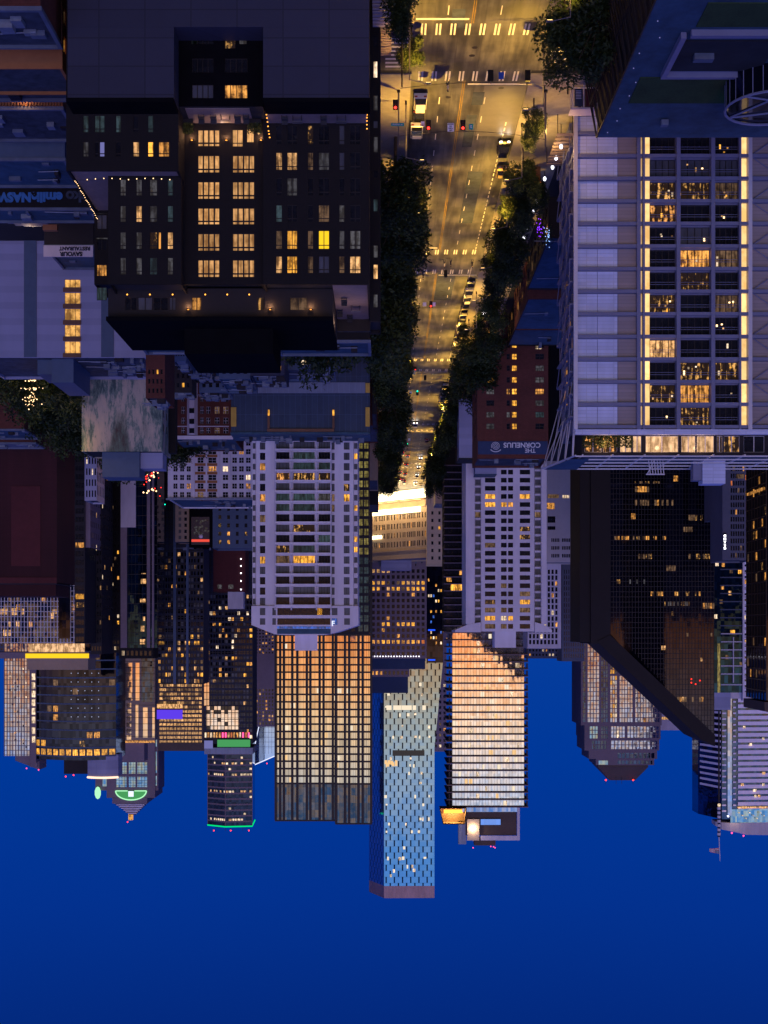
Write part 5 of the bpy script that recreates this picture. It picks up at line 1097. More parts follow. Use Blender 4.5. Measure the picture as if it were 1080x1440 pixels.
for y in (885, 927): MB().box(PX(612, 860), PX(602, 860), 859.5, 859.9, PZ(y, 860), PZ(y+2, 860)).build('blue_light_line', 'e_blue', b.root)
P, Q = (PX(606, 752), 752), (PX(512, 792), 792)
r = thing('department_store', 'floodlit cream department store closing the end of the street with two blazing white marquees', 'building', (-8, 785, 0)); L = math.hypot(Q[0]-P[0], Q[1]-P[1]); ux, uy = (Q[0]-P[0])/L, (Q[1]-P[1])/L
b = Bld('', '', [P, Q, (Q[0], Q[1]+18), (P[0], P[1]+40)], 38.6, 'w_store', loc=r, roof='roof2', par=.8, rev=.4); e = b.front() if False else [i for i in range(4) if b.edge(i)[0] == P and b.edge(i)[1] == Q][0]
for j in range(4):
    z = 13.4+5.1*j; i = 0; u = 1.6
    for grp in (1, 1, 1, 2, 5, 2, 1, 1, 1, 1, 2, 4, 2, 1, 1):
        for g_ in range(grp):
            if u < L-2: b.rect(e, u, u+1.0, z, z+3.0, 'dk' if (i*7+j*3) % 13 else 'am', None)
            u += 1.42; i += 1
        u += .9
b.build(100)
def onwall(z0, z1, d0, d1, u0=0, u1=None, nm='marquee', mt='e_marq'):
    u1 = L if u1 is None else u1; pt = lambda u, d: (P[0]+ux*u+uy*d, P[1]+uy*u-ux*d); mb = MB(); mb.prism([pt(u0, d1), pt(u1, d1), pt(u1, d0), pt(u0, d0)], z0, z1); return mb.build(nm, mt, r)
onwall(1.2, 5.6, .05, 5); onwall(10.2, 13.0, .05, 1.2, 8, L); onwall(24.6, 26.4, .05, 1.0, L*.72, L, 'lit_sign'); onwall(6.0, 6.8, .05, 5.4, nm='marquee_roof', mt='w_store'); onwall(33.6, 34.2, .03, .5, nm='cornice', mt='w_store'); onwall(9.4, 10.1, .03, 1.4, nm='ledge', mt='w_store')
for u in (6, 16, 26, 36, 44): pt = (P[0]+ux*u+uy*7, P[1]+uy*u-ux*7); lamp(r, (pt[0], pt[1], 9), 5200, (1, .62, .25), .5)
clutter(r, 522, 596, 800, 10, 38.2, 12, 7, (1, 4)); MB().box(PX(578, 806), PX(536, 806), 794, 806, 38, PZ(803, 806)).build('plant_room', 'w_blank', r)
D = 740.0; b = blk('cream_corner_block', 'cream corner block with square windows and a small turret beside the floodlit store', 600, 624, 795, D, 12, 'w_store', cols(603, 623, 2, .3), rows(716, 790, 7, .45), lambda i, j: 'yl' if (i, j) == (1, 2) else 'dk', roof='roof2')
mb = MB(); mb.tube((PX(602, D), D, 0), (PX(602, D), D, PZ(710, D)), 1.4, 8); mb.build('corner_turret', 'w_store', b.root)
low('street_end_shop', 'lit low shop front on the right kerb before the floodlit store', 612, 640, 690, 20, 15, 'w_tan', 'roof2', 3, 3, group=None)
# ================================================================== right half towers
D = 520.0; r = thing('slant_roof_tower', 'huge near-black bronze glass tower whose roof slants down diagonally behind a plain dark shaft', 'skyscraper', (PX(930, D), D+15, 0))
zA, zB = PZ(893, D), PZ(1050, D)
mb = MB(); mb.prism(ccw([(PX(1004, D), D), (PX(858, D), D), (PX(858, D), D+28), (PX(1004, D), D+28)]), 0, 0, ztop=[zB-.5, zA-.5, zA-.5, zB-.5]); mb.build('glass_facade', 'g_brown', r)
mb = MB(); mb.box(PX(857.8, D), PX(830, D), D-1.5, D+28, 0, PZ(905, D)); mb.build('corner_shaft', 'w_shaft', r); MB().box(PX(829.6, D), PX(815, D), D-.6, D+26, 0, PZ(903, D)).build('corner_shaft', 'w_shaft', r)
s = MB(); pts = [(PX(838, D), PZ(902, D)), (PX(857, D), PZ(893, D)), (PX(1004, D), PZ(1033, D)), (PX(1004, D), PZ(1049, D)), (PX(985, D), PZ(1040, D))]
for y, k in ((D-1.8, 0), (D+29, 1)): s.face([(x, y, z) for x, z in (pts if k else reversed(pts))])
for i in range(5): a, c = pts[i], pts[(i+1) % 5]; s.face([(a[0], D-1.8, a[1]), (c[0], D-1.8, c[1]), (c[0], D+29, c[1]), (a[0], D+29, a[1])])
s.build('slanted_roof', 'w_shaft', r)
a = PX(1004, D); W_ = PX(858, D)-a; gm = MB()
for i in range(34):
    u = i*W_/33; zt = zB+(zA-zB)*u/W_-3; gm.box(a+u-.09, a+u+.09, D-.14, D-.01, 0, zt)
for k in range(66):
    z = 2+k*1.95; u1 = W_ if z < zA-4 else max(0, W_*(zB-z-4)/(zB-zA))
    if u1 > 1: gm.box(a, a+u1, D-.152, D-.005, z-.1, z+.1)
gm.build('mullion_grid', 'm_dark', r); q = random.Random(41)
def run(x0, x1, y, h, p, gs, step=3.4, y2=None):
    x = x0
    while x < x1:
        if q.random() < p: MB().box(PX(x+step*.8, D), PX(x, D), D-.17, D-.155, PZ(y, D), PZ(y+h, D)).build('window', q.choice(gs), r)
        x += step
run(892, 928, 677, 3, .8, ['part', 'dm'], 2.4); run(893, 910, 684, 8, .9, ['am', 'dm']); run(893, 965, 703, 8, .55, ['dm', 'am', 'dm']); run(884, 891, 722, 8, .8, ['am']); run(947, 954, 669, 8, .9, ['am'])
run(968, 1002, 724, 8, .8, ['part', 'dm', 'am']); run(954, 974, 741, 7, .6, ['dm', 'am2']); run(864, 935, 754, 5, .6, ['part', 'am', 'dm'], 2.6); run(894, 916, 779, 7, .7, ['dm', 'part']); run(968, 1000, 779, 7, .5, ['dm', 'part'])
run(937, 948, 795, 8, .9, ['dm']); run(860, 910, 815, 6, .35, ['part', 'cu'], 2.5); run(915, 985, 832, 6, .5, ['part', 'am', 'part'], 2.6); run(934, 970, 846, 6, .6, ['part', 'cu'], 2.6); run(988, 1002, 848, 8, .8, ['am', 'dm'])
run(949, 990, 980, 7, .75, ['am2', 'am', 'dm']); run(930, 945, 908, 6, .4, ['am2']); run(880, 960, 860, 6, .06, ['part']); run(866, 990, 925, 5, .05, ['am2']); run(870, 1000, 890, 5, .06, ['dm'])
for x, y in ((972, 960), (978, 962), (984, 957), (972, 955)): MB().ball((PX(x, D), D-.3, PZ(y, D)), .3, 6).build('warning_light', 'e_tail', r)
# white low offices, grey towers between
D = 640.0; b = blk('white_office_block', 'white-banded low office block with a bright ribbon window, tucked behind the slim white tower', 768, 816, 791, D, 18, 'w_off', None, None, None, roof='roofb', par=.5)
b = Bld('', '', bp(769, 815.5, D-1.2, 1), PZ(789, D), 'w_off', loc=b.root, roof='roof2', par=0, rev=.3)
for xa, xb, ya, yb, g in ((791, 800.5, 696, 700.5, 'wh'), (803, 812, 696, 700.5, 'wh'), (770, 786, 695, 700.5, 'dm'), (769, 780, 707, 716, 'am'), (803, 806, 708, 714, 'dk')): b.px(xa, xb, ya, yb, g)
for ya, yb in ((757, 762), (768, 773), (779, 784)):
    for xa, xb in cols(775, 787, 5, .7)+cols(790, 811, 7, .7): b.px(xa, xb, ya, yb, 'dk' if (int(xa*7)+int(ya)) % 11 else 'am', fr=None)
for ya in (730, 740, 726): b.px(770, 781, ya, ya+5, 'dk', nv=4)
b.build()
D = 760.0
b = blk('grey_finned_tower', 'mid-grey ribbed tower between the slim white tower and the near-black one', 790, 822, 930, D, 22, 'w_blue2', cols(792, 821, 9, .35), rows(800, 926, 16, .7), lambda i, j: 'dk', fr=None, side=None)
for x, y in ((806, 842), (806, 850), (813, 845), (812, 856), (813, 862), (813, 880), (815, 888)): MB().box(PX(x+1.5, D), PX(x, D), D-.1, D-.01, PZ(y, D), PZ(y+3, D)).build('window', 'am2', b.root)
b = blk('pale_column_tower', 'short tower with pale vertical columns and a blue-lit flat roof right below the skyline gap', 742, 789, 912, 720, 24, 'w_white2', cols(743, 785, 8, .6), rows(800, 907, 13, .75), rnd(88, .08, ('am', 'wh')), roof='roofb', fr=None)
b = blk('ridge_block', 'low dark apartment ridge under the gap of blue sky', 742, 818, 926, 1150, 30, 'w_blue2', cols(743, 817, 16, .5), rows(880, 924, 7, .5), rnd(89, .14, ('am', 'wh')), fr=None)
# stepped tower
D = 900.0; r = thing('stepped_tower', 'mauve stepped tower of glazed bays, narrowing to a dark truncated roof with two red lights', 'skyscraper', (PX(874, D), D+22, 0))
def tier(x0, x1, y0, y1, d, dep, nm=''):
    b = Bld('', '', bp(x0, x1, D+d, dep), PZ(y1, D), 'w_pur', z0=0 if y0 is None else PZ(y0, D)+.01, loc=r, roof='roofd', par=.01, rev=.3)
    return b
b = tier(817, 930.5, None, 1020, 0, 44); q = random.Random(23)
def baygrid(b, x0, x1, y0, y1, n, m_, g, f=.78, lit_=0):
    for xa, xb in cols(x0, x1, n, f):
        for ya, yb in rows(y0, y1, m_, .84):
            b.px(xa, xb, ya, yb, q.choice(['am', 'wh', 'yl']) if q.random() < lit_ else g, fr=None)
baygrid(b, 819, 824, 880, 1016, 1, 22, 'g_navy'); baygrid(b, 826, 843, 880, 1016, 4, 22, 'g_pale'); baygrid(b, 845, 855, 880, 1016, 3, 22, 'g_navy')
baygrid(b, 858, 868, 880, 948, 3, 10, 'g_navy', lit_=.4); baygrid(b, 858, 868, 950, 1016, 3, 10, 'g_pale', lit_=.35); baygrid(b, 871, 890, 900, 948, 4, 7, 'g_navy', lit_=.15); baygrid(b, 871, 890, 950, 1016, 5, 10, 'g_pale'); baygrid(b, 893, 928, 900, 1016, 9, 17, 'g_pale', lit_=.04); b.build(100)
b = tier(822, 929, 1020, 1040, 1.5, 40); baygrid(b, 829, 841, 1021, 1039, 3, 3, 'g_grn'); baygrid(b, 845, 855, 1021, 1039, 3, 3, 'g_navy'); baygrid(b, 859, 879, 1021, 1038, 5, 3, 'g_pale', lit_=.2); baygrid(b, 882, 927, 1021, 1038, 10, 3, 'g_pale'); b.build()
b = tier(822, 927, 1040, 1056, 3, 36); baygrid(b, 832, 853, 1041, 1054, 5, 2, 'g_navy'); baygrid(b, 859, 925, 1041, 1054, 13, 2, 'g_pale'); b.build()
b = tier(828, 924, 1056, 1068, 4, 33); baygrid(b, 868, 921, 1058, 1067, 9, 1, 'g_navy'); b.build()
b = tier(838, 920, 1068, 1077, 5, 30); baygrid(b, 840, 857, 1069, 1076, 1, 1, 'g_grn'); baygrid(b, 868, 918, 1069, 1075, 9, 1, 'g_navy'); b.build()
z0, z1 = PZ(1080, D), PZ(1100, D); A = [(PX(914, D), D+6), (PX(843, D), D+6), (PX(843, D), D+32), (PX(914, D), D+32)]; B_ = [(PX(898, D), D+12), (PX(862, D), D+12), (PX(862, D), D+26), (PX(898, D), D+26)]
m = MB(); m.box(A[0][0], A[1][0], D+6, D+32, PZ(1077, D)+.01, z0)
for i in range(4): a_, c_ = i, (i+1) % 4; m.face([(*A[a_], z0), (*A[c_], z0), (*B_[c_], z1), (*B_[a_], z1)])
m.face([(*p_, z1) for p_ in B_]); m.build('truncated_roof', 'w_brown', r)
for x in (855, 894): 
    MB().ball((PX(x, D), D+9, PZ(1099, D)), .6, 6).build('warning_light', 'e_red', r)
m = MB()
for x in (855, 870, 878, 894): m.tube((PX(x, D), D+10, PZ(1080, D)), (PX(x, D), D+10, PZ(1105, D)), .14, 4)
m.build('antenna', 'm_dark', r)
b = blk('plain_lavender_block', 'plain lavender roof block peeking out between the stepped and the near-black tower', 928, 985, 1027, 960, 20, 'w_white2', [(930, 944)], [(1008, 1012)], lambda i, j: 'am2', roof='roof2', par=.1)
# right edge: ribbed white tower with curved crown
D = 800.0; r = thing('white_ribbed_tower', 'white rib-banded tower with a blue side, teal glass top and a curved lavender crown', 'skyscraper', (PX(1050, D), D+20, 0))
pl = [(PX(1120, D), D+4), (PX(1015, D), D), (PX(995, D), D+24), (PX(995, D), D+40), (PX(1120, D), D+40)]; pl = ccw(pl)
b = Bld('', '', pl, PZ(1152, D), 'g_navy', loc=r, roof='roof2', par=.2, rev=.1); b.build()
mm_ = MB()
for k in range(44):
    z = PZ(975+4.05*k, D) if False else PZ(1142, D)-k*3.35
    if z < 0: break
    x_l, x_r = PX(1120, D), PX(1038, D); mm_.prism([(x_l, D+3.4), (x_r, D+.2), (x_r, D+.9), (x_l, D+4)], z-2.45, z-.35)
mm_.build('white_rib', 'w_rib', r)
mm_ = MB()
for k in range(43):
    z = PZ(1142, D)-k*3.35
    if z < 0: break
    mm_.prism([(PX(1035, D), D+.1), (PX(1031, D), D-.05), (PX(1031, D), D+.5), (PX(1035, D), D+.7)], z-1.1, z-.2); mm_.prism([(PX(1021, D), D-.1), (PX(1015.5, D), D-.35), (PX(1015.5, D), D+.3), (PX(1021, D), D+.5)], z-1.1, z-.2)
    if z < PZ(1115, D): mm_.prism([(PX(1014, D)+.0, D+.6), (PX(997, D), D+21.3), (PX(997, D)+.3, D+21.8), (PX(1014, D)+.4, D+1.2)], z-1.6, z-.3)
mm_.build('side_rib', 'w_rib', r)
MB().prism(ccw([(PX(1029, D), D-.3), (PX(1023, D), D-.5), (PX(1023, D), D+.6), (PX(1029, D), D+.9)]), 0, PZ(1147, D)).build('glass_fin', 'g_pale', r)
mm_ = MB(); mm_.prism(ccw([(PX(1120, D), D+3.2), (PX(1027, D), D-.35), (PX(1027, D), D+.2), (PX(1120, D), D+4.1)]), PZ(1138, D), PZ(1157, D)); mm_.build('teal_top', 'g_grn', r)
MB().prism(ccw([(PX(1120, D), D+3.0), (PX(1037, D), D-.2), (PX(1037, D), D+.1), (PX(1120, D), D+3.3)]), PZ(1134.5, D), PZ(1136.5, D)).build('light_band', 'am2', r)
cp = [(PX(1120, D), D+3.4), (PX(1050, D), D+.2), (PX(1038, D), D-.8), (PX(1026, D), D-.4), (PX(1016, D), D+1.5), (PX(1009, D), D+5), (PX(1010, D), D+16), (PX(1120, D), D+30)]
tops = [PZ(1176, D), PZ(1174, D), PZ(1170, D), PZ(1168.5, D), PZ(1167, D), PZ(1163, D), PZ(1163, D), PZ(1175, D)]
mb = MB(); cp2 = ccw(cp); tt = tops if cp2 == cp else tops[::-1]; mb.prism(cp2, PZ(1157, D)+.02, 0, ztop=tt); mb.build('curved_crown', 'w_white2', r)
lamp(r, (PX(1030, D), D-5, PZ(1150, D)), 900, (1, .7, .4), .5)
for x, y in ((1028.5, 1171), (1045, 1175)): MB().ball((PX(x, D), D-1, PZ(y, D)), .6, 6).build('warning_light', 'e_pink', r)
q = random.Random(44)
for i in range(22): X, z = PX(q.uniform(1042, 1078), D), PZ(1142, D)-q.randint(1, 38)*3.35; MB().box(X, X+q.uniform(1, 2), D+.25, D+.3, z+.05, z+1.5).build('window', q.choice(['wh', 'am2']), r)
for i in range(8): X = PX(1040+i*5, D); MB().box(X, X+.8, D-.8, D-.6, PZ(1142+(i % 3)*4, D), PZ(1143.5+(i % 3)*4, D)).build('window', 'wh', r)
D = 780.0; f = thing('flagpole', 'tall white flagpole on a banded lit mast, its striped flag blown to the left', 'flagpole', (PX(1011, D), D, 0))
MB().tube((PX(1011, D), D, 0), (PX(1011, D), D, PZ(1128, D)), .5, 8).build('mast', 'm_dark', f)
m = MB()
for k in range(7): m.tube((PX(1011, D), D, PZ(1135+6*k, D)), (PX(1011, D), D, PZ(1138.5+6*k, D)), .95, 10, 0); m.tube((PX(1011, D), D, PZ(1138.5+6*k, D)), (PX(1011, D), D, PZ(1141+6*k, D)), .8, 10, 1)
m.build('banded_mast', ['w_white', 'navy'], f); MB().ball((PX(1011, D), D-.6, PZ(1132, D)), 1.0, 8).build('mast_lamp', 'wh', f)
MB().tube((PX(1011, D), D, PZ(1174, D)), (PX(1012.5, D), D, PZ(1211, D)), .34, 8, r2=.2).build('pole', 'm_white', f)
fl = MB(); nx_, nz_ = 12, 7
def fpnt(i, j): t = i/nx_; X = PX(1011.5, D)+t*5.6; return (X, D+.5*math.sin(t*7), PZ(1206-(1206-1197)*0, D)-2.0+t*-.3-(3.4*(1-t*.45))*(j/nz_)*1.0-1.9*t*(1-t)*0-t*2.4*0+ (-t*1.0)+(1.6*t if j else 0)*0)
for i in range(nx_):
    for j in range(nz_): fl.face([fpnt(i, j), fpnt(i+1, j), fpnt(i+1, j+1), fpnt(i, j+1)], 2 if (i < 5 and j < 4) else j % 2)
fl.build('flag', ['w_rose2', 'm_white', 'w_light'], f)
# teal balcony tower and neighbours at the right edge
D = 600.0; b = Bld('teal_balcony_tower', 'teal glass apartment tower with white balcony bands and scattered orange rooms', bp(1003.5, 1045, D, 22), PZ(974, D), 'g_teal', roof='roof2', rev=.1, par=.3)
for x, y, g in ((1006, 790, 'wh'), (1015, 791, 'am'), (1038, 801, 'yl'), (1046, 815, 'am'), (1014, 823, 'am'), (1024, 831, 'am2'), (1004.5, 864, 'wh'), (1044, 865, 'wh'), (1029, 886, 'yl'), (1027, 886, 'yl'), (1026, 800, 'dm'), (1020, 921, 'dm'), (1040, 931, 'dm'), (1012, 843, 'dm')): b.px(x, x+4.5, y, y+6, g, fr=None)
b.build(); r = b.root
for k in range(15):
    y = 800+11.3*k if k < 14 else 962
    x0 = (1013 if k > 7 else 1012); MB().box(PX(1043, D), PX(x0, D), D-1.2, D-.02, PZ(y, D), PZ(y+1.6, D)).build('balcony_slab', 'w_white2' if k > 7 else 'w_blue2', r)
    MB().box(PX(1056, D), PX(1046, D), D+.5, D+1.6, PZ(y+4, D), PZ(y+7, D)).build('balcony_slab', 'w_white2', r)
MB().box(PX(1046, D), PX(1043.5, D), D-1.3, D+2, 0, PZ(985, D)).build('white_pier', 'w_white', r); MB().box(PX(1031, D), PX(1030, D), D-1.3, D-.04, PZ(896, D), PZ(960, D)).build('white_pier', 'w_white', r)
MB().box(PX(1012.5, D), PX(1009, D), D-.3, D-.02, PZ(905, D), PZ(974, D)).build('lit_core', 'cuy', r)
MB().box(PX(1030, D), PX(1003, D), D+3, D+18, PZ(974, D)-.2, PZ(999, D)).build('plant_room', 'w_blank', r); MB().box(PX(1060, D), PX(1030.5, D), D+4, D+20, PZ(974, D)-.2, PZ(983, D)).build('plant_room', 'w_white', r)
D = 480.0; b = blk('grey_hotel_slab', 'grey slab with dark ribbon windows and a vertical white-lit sign on its edge', 1016, 1060, 788, D, 18, 'w_gray2', cols(1027, 1047, 6, .7), rows(654, 786, 13, .66), rnd(52, .06, ('am', 'or', 'dm')), side=None, fr=None)
for x, y, w_, h_, g in ((1048, 668, 9, 7, 'or'), (1048, 690, 8, 7, 'dm'), (1049, 706, 7, 10, 'or'), (1036, 667, 10, 6, 'dm')): MB().box(PX(x+w_, D), PX(x, D), D-.1, D-.01, PZ(y, D), PZ(y+h_, D)).build('window', g, b.root)
MB().box(PX(1020.5, D), PX(1017, D), D-.6, D-.3, PZ(750, D), PZ(773, D)).build('sign_board', 'm_dark', b.root)
for k, ch in enumerate('GRAND'): text(b.root, 'sign_lettering', ch, 1.15, (PX(1018.7, D), D-.65, PZ(771-4.4*k, D)), 'e_white', .03, .03)
b = blk('narrow_grey_block', 'narrow grey block with three amber windows on the right edge of the near-black tower', 1003, 1015.5, 730, 500, 14, 'w_gray2', [(1003.5, 1006), (1010, 1012.5)], [(691, 695), (702, 706), (715, 719)], lambda i, j: 'dk' if i else 'yl')
b = blk('low_teal_block', 'small dark blue block with mixed lit windows below the grey block with amber windows', 1002, 1016, 786, 520, 12, 'g_dark', cols(1003, 1015, 4, .7), rows(735, 785, 7, .6), rnd(53, .3), fr=None)
D = 400.0; b = blk('brown_glass_tower', 'brown glass tower cut by the right edge with a sloping brown roof', 1078, 1150, 985, D, 22, 'g_brown2', cols(1080, 1148, 10, .8), rows(655, 985, 26, .7), lambda i, j, q=random.Random(66): q.choice(['dm', 'part', 'am']) if q.random() < .12 else None, fr=None, side=(7, .8, 1.4, 3.2, 31, 2.4, lambda i, j, q=random.Random(67): q.choice(['dm', 'part', 'am']) if q.random() < .10 else None))
mullions(b.root, *b.edge(b.side()), [i*3.14 for i in range(8)], zrange(1, b.z1, 3.2), 0, b.z1, 0, 22, 'm_bronze', .12, .3, .2)
mullions(b.root, *b.edge(b.front()), [i*1.9 for i in range(8)], zrange(2, b.z1, 3.2), 0, b.z1, 0, 14, 'w_brown', .12, .25, .3)
MB().prism([(PX(1150, D), D-1), (PX(1074, D), D-1), (PX(1074, D), D+22.5), (PX(1150, D), D+22.5)], PZ(987, D), 0, ztop=[PZ(1016, D), PZ(1000, D), PZ(1000, D), PZ(1016, D)]).build('sloping_roof', 'w_brown', b.root)
MB().box(PX(1078, D)+.02, PX(1078, D)+.5, D+2, D+20, PZ(684, D), PZ(690, D)-.5).build('lit_bay', 'am', b.root)
# lower buildings along the right pavement
RS = [(252, 290, 7.5, 'w_char', 'low dark shop row beyond the pergola tower with a blue sloping roof', -30.2, 22), (292, 322, 9.0, 'w_brick', 'second low brick shop row with a blue metal roof', -30.6, 20), (324, 350, 6.8, 'w_dark', 'third low block with warm doorway lights before the sign band building', -31.5, 22)]
for i, (d0, d1, z, mt, lb, xe, wd) in enumerate(RS):
    pl = [(xe-wd, d0), (xe, d0), (xe, d1), (xe-wd, d1)]; b = Bld('shop_row', lb, pl, z, mt, roof='roofb', par=.25, cat='building')
    b.even(1, 6, .6, .6, 3.4, 2, 2.2, rnd(95+i, .3, ('am', 'part', 'dm'))); b.build(); clutter(b.root, (CX-(xe-wd)*F/d0), (CX-(xe-1)*F/d0), d0, d1-d0, z-.2, 6, 70+i)
b = Bld('kerbside_house', 'small pale house with blue roof in the trees at the right pavement', [(-30, 351), (-23, 351), (-23, 358), (-30, 358)], 8.5, 'w_tan', roof='roofb', par=.2); b.even(b.front(), 3, .5, 2, 3, 2, 1.8, lambda i, j: 'am'); b.build()
for (d0, d1, z, mt, lb, xe) in ((385, 405, 13, 'w_brick', 'brick block in the trees behind the sign band building'  , -26), (440, 470, 22, 'w_dark', 'dark flats half behind trees at the right pavement', -24.5)):
    b = Bld('pavement_block', lb, [(xe-18, d0), (xe, d0), (xe, d1), (xe-18, d1)], z, mt, roof='roof', par=.4); b.even(1, 5, .5, 1, 3.2, int(z/3.4), 1.9, rnd(int(d0), .3)); b.build()
for i, (d0, d1, z, mt, x0, wd, lb) in enumerate([(200, 213, 9, 'w_brick', 2.2, 12, 'low brick building at the left pavement just past the first crossing'), (395, 425, 17, 'w_char', 2.2, 1.2, 'thin dark party wall by the left pavement'), (430, 470, 15, 'w_brick', 2.0, 20, 'low brick flats behind the left pavement trees'), (540, 580, 20, 'w_tan', 2.5, 26, 'tan flats behind the left pavement trees'), (600, 640, 24, 'w_dark', 2.5, 24, 'dark shop block with lit ground floor at the left end of the street')]):
    b = Bld('pavement_block', lb, [(x0, d0), (x0+wd, d0), (x0+wd, d1), (x0, d1)], z, mt, roof='roofb' if i == 0 else 'roof', par=.4); b.even(3, 6, .5, 1, 3.3, int(z/3.6), 2, rnd(110+i, .35)); b.build()
for i, (x0, x1, y1, D, lb) in enumerate([(560, 640, 905, 1300, 'distant dark block just under the skyline behind the cream corner block'), (610, 628, 1057, 1250, 'distant thin lavender tower showing between the blue panel and gold balcony towers'), (-60, 60, 925, 1200, 'distant block low on the far left skyline'), (60, 175, 900, 1250, 'distant dark block left of centre'), (280, 400, 930, 1300, 'distant dark block behind the green-lit tower'), (975, 1110, 960, 1300, 'distant block low on the far right skyline'), (740, 830, 880, 1300, 'distant low row beneath the sky gap'), (300, 380, 880, 760, 'dark filler block behind the maroon one'), (225, 300, 772, 660, 'dark block behind the small tan corner block')]):
    D = float(D); n_ = max(3, int((x1-x0)/5)); ya = y1-70 if i != 1 else 960
    blk('distant_block', lb, x0, x1, y1, D, 24, 'w_pur' if i == 1 else 'w_blue2', cols(x0, x1, n_, .5), rows(ya, y1-4, 12, .5), rnd(130+i, .18, ('am', 'wh', 'dm')), fr=None, maxw=60)
b = thing('billboard', 'tall vertical white-lit signboard hung over the far left side street', 'sign', (PX(217.5, 640), 640, 0)); MB().box(PX(219, 640), PX(216, 640), 640, 640.6, 0, PZ(718, 640)).build('post', 'm_dark', b)
m = MB()
for k in range(6): m.box(PX(218.8, 640), PX(216.2, 640), 639.6, 639.95, PZ(704+2.3*k, 640), PZ(705.6+2.3*k, 640))
m.build('lit_panels', 'e_sign', b)
# ================================================================== street
g = MB(); g.face([(-7000, -8000, -.02), (7000, -8000, -.02), (7000, 8000, -.02), (-7000, 8000, -.02)]); tag(g.build('ground', 'groundm'), kind='structure')
m, n, out = nt('asphalt'); L = n.links.new; geo = nd(n, 'ShaderNodeNewGeometry'); mp = nd(n, 'ShaderNodeMapping'); mp.inputs['Scale'].default_value = (1, .12, 1); L(geo.outputs['Position'], mp.inputs[0])
a = nd(n, 'ShaderNodeTexNoise', inp={'Scale': .9, 'Detail': 6.0}); L(mp.outputs[0], a.inputs['Vector']); c = nd(n, 'ShaderNodeTexNoise', inp={'Scale': .16, 'Detail': 5.0}); L(geo.outputs['Position'], c.inputs['Vector'])
v = nd(n, 'ShaderNodeTexBrick', offset=.37, inp={'Scale': 1, 'Brick Width': 9.0, 'Row Height': 3.3, 'Mortar Size': .06, 'Color1': (1, 1, 1, 1), 'Color2': (.7, .7, .72, 1), 'Mortar': (.55, .55, .55, 1)}); rt = nd(n, 'ShaderNodeMapping'); rt.inputs['Rotation'].default_value = (0, 0, math.pi/2); L(geo.outputs['Position'], rt.inputs[0]); L(rt.outputs[0], v.inputs['Vector'])
mx = nd(n, 'ShaderNodeMix', data_type='FLOAT', inp={0: .5}); L(a.outputs[0], mx.inputs[2]); L(c.outputs[0], mx.inputs[3]); cc = ramp(n, mx.outputs[0], [(.40, (.030, .029, .029)), (.5, (.070, .068, .066)), (.60, (.13, .125, .12))])
mm = nd(n, 'ShaderNodeMix', data_type='RGBA', blend_type='MULTIPLY', inp={0: .8}); L(cc, mm.inputs[6]); L(v.outputs[0], mm.inputs[7]); p = nd(n, 'ShaderNodeBsdfPrincipled', inp={'Roughness': .55, 'Specular IOR Level': .4}); L(mm.outputs[2], p.inputs['Base Color']); L(p.outputs[0], out.inputs[0]); M['asphalt'] = m
XL, XR, XC = -3.9, -21.0, -11.6
rd = MB(); rd.face([(XR, 90, 0), (XL, 90, 0), (XL, 790, 0), (XR, 790, 0)]); tag(rd.build('road', 'asphalt'), kind='structure')
CRS = [(183.6, 195.2), (290, 302), (404, 416), (528, 540), (650, 662)]
cr = MB()
for a, c in CRS: cr.face([(XR, a, .0), (XR, c, .0), (-160, c, .0), (-160, a, .0)][::-1]); cr.face([(XL, a, .0), (160, a, .0), (160, c, .0), (XL, c, .0)])
tag(cr.build('side_streets', 'asphalt'), kind='structure')
pv = MB(); ys = [90]+[v_ for ab in CRS for v_ in ab]+[790]
for a, c in zip(ys[::2], ys[1::2]): pv.box(XL, 1.68, a+1, c-1, -.01, .14); pv.box(XR, -29.5, a+1, c-1, -.01, .14)
tag(pv.build('pavement', 'concrete'), kind='structure')
mk = MB(); zz = .005
def qd(x0, x1, y0, y1, mi=0): mk.face([(x0, y0, zz), (x1, y0, zz), (x1, y1, zz), (x0, y1, zz)], mi)
for dx in (-.15, .12): 
    for a, c in zip(ys[::2], ys[1::2]): qd(XC+dx-.055, XC+dx+.055, a+3.5, c-3.5, 1)
for x in (-8.3, -15.1):
    y = 100
    while y < 760:
        if not any(a-5 < y < c+5 for a, c in CRS): qd(x-.06, x+.06, y, y+2.6)
        y += 7.5
y = 215
while y < 285: qd(-19.2, -19.05, y, y+1.4); y += 2.4
qd(-19.2, -19.08, 300, 400)
for a, c in CRS:
    for (u0, u1) in ((a-3.4, a), (c+.3, c+3.7)):
        x = XL-1.0
        k = 0
        while x > XR+.6: qd(x-.24, x-.0, u0, u1); qd(x-.72, x-.48, u0, u1); x -= 1.95
    qd(XC-.6, XR+.3, c+4.6, c+5.1) if True else 0
    qd(XL-.3, XC+.5, a-5.0, a-4.5)
for (xx) in (-1.8+.0, -24.6):
    for k in range(8): y = CRS[0][0]+.9+k*1.3; qd(xx-1.6, xx+1.6, y, y+.55)
mk.v = [(x, y, z) for x, y, z in mk.v]
tag(mk.build('road_markings', ['paint', 'paint_y']), kind='structure')
for i, (x0, x1, y0, y1) in enumerate([(-14.9, -13.2, 203, 208), (-14.4, -12.8, 212, 226), (-17.5, -14.4, 150, 171), (-17.2, -14.6, 238, 268), (-10.5, -8.8, 176, 181.5), (-16, -12, 305, 330)]):
    pt_ = MB(); pt_.face([(x0, y0, .003), (x1, y0, .003), (x1, y1, .003), (x0, y1, .003)]); tag(pt_.build('road_patch', 'roof'), kind='structure')
mh = MB()
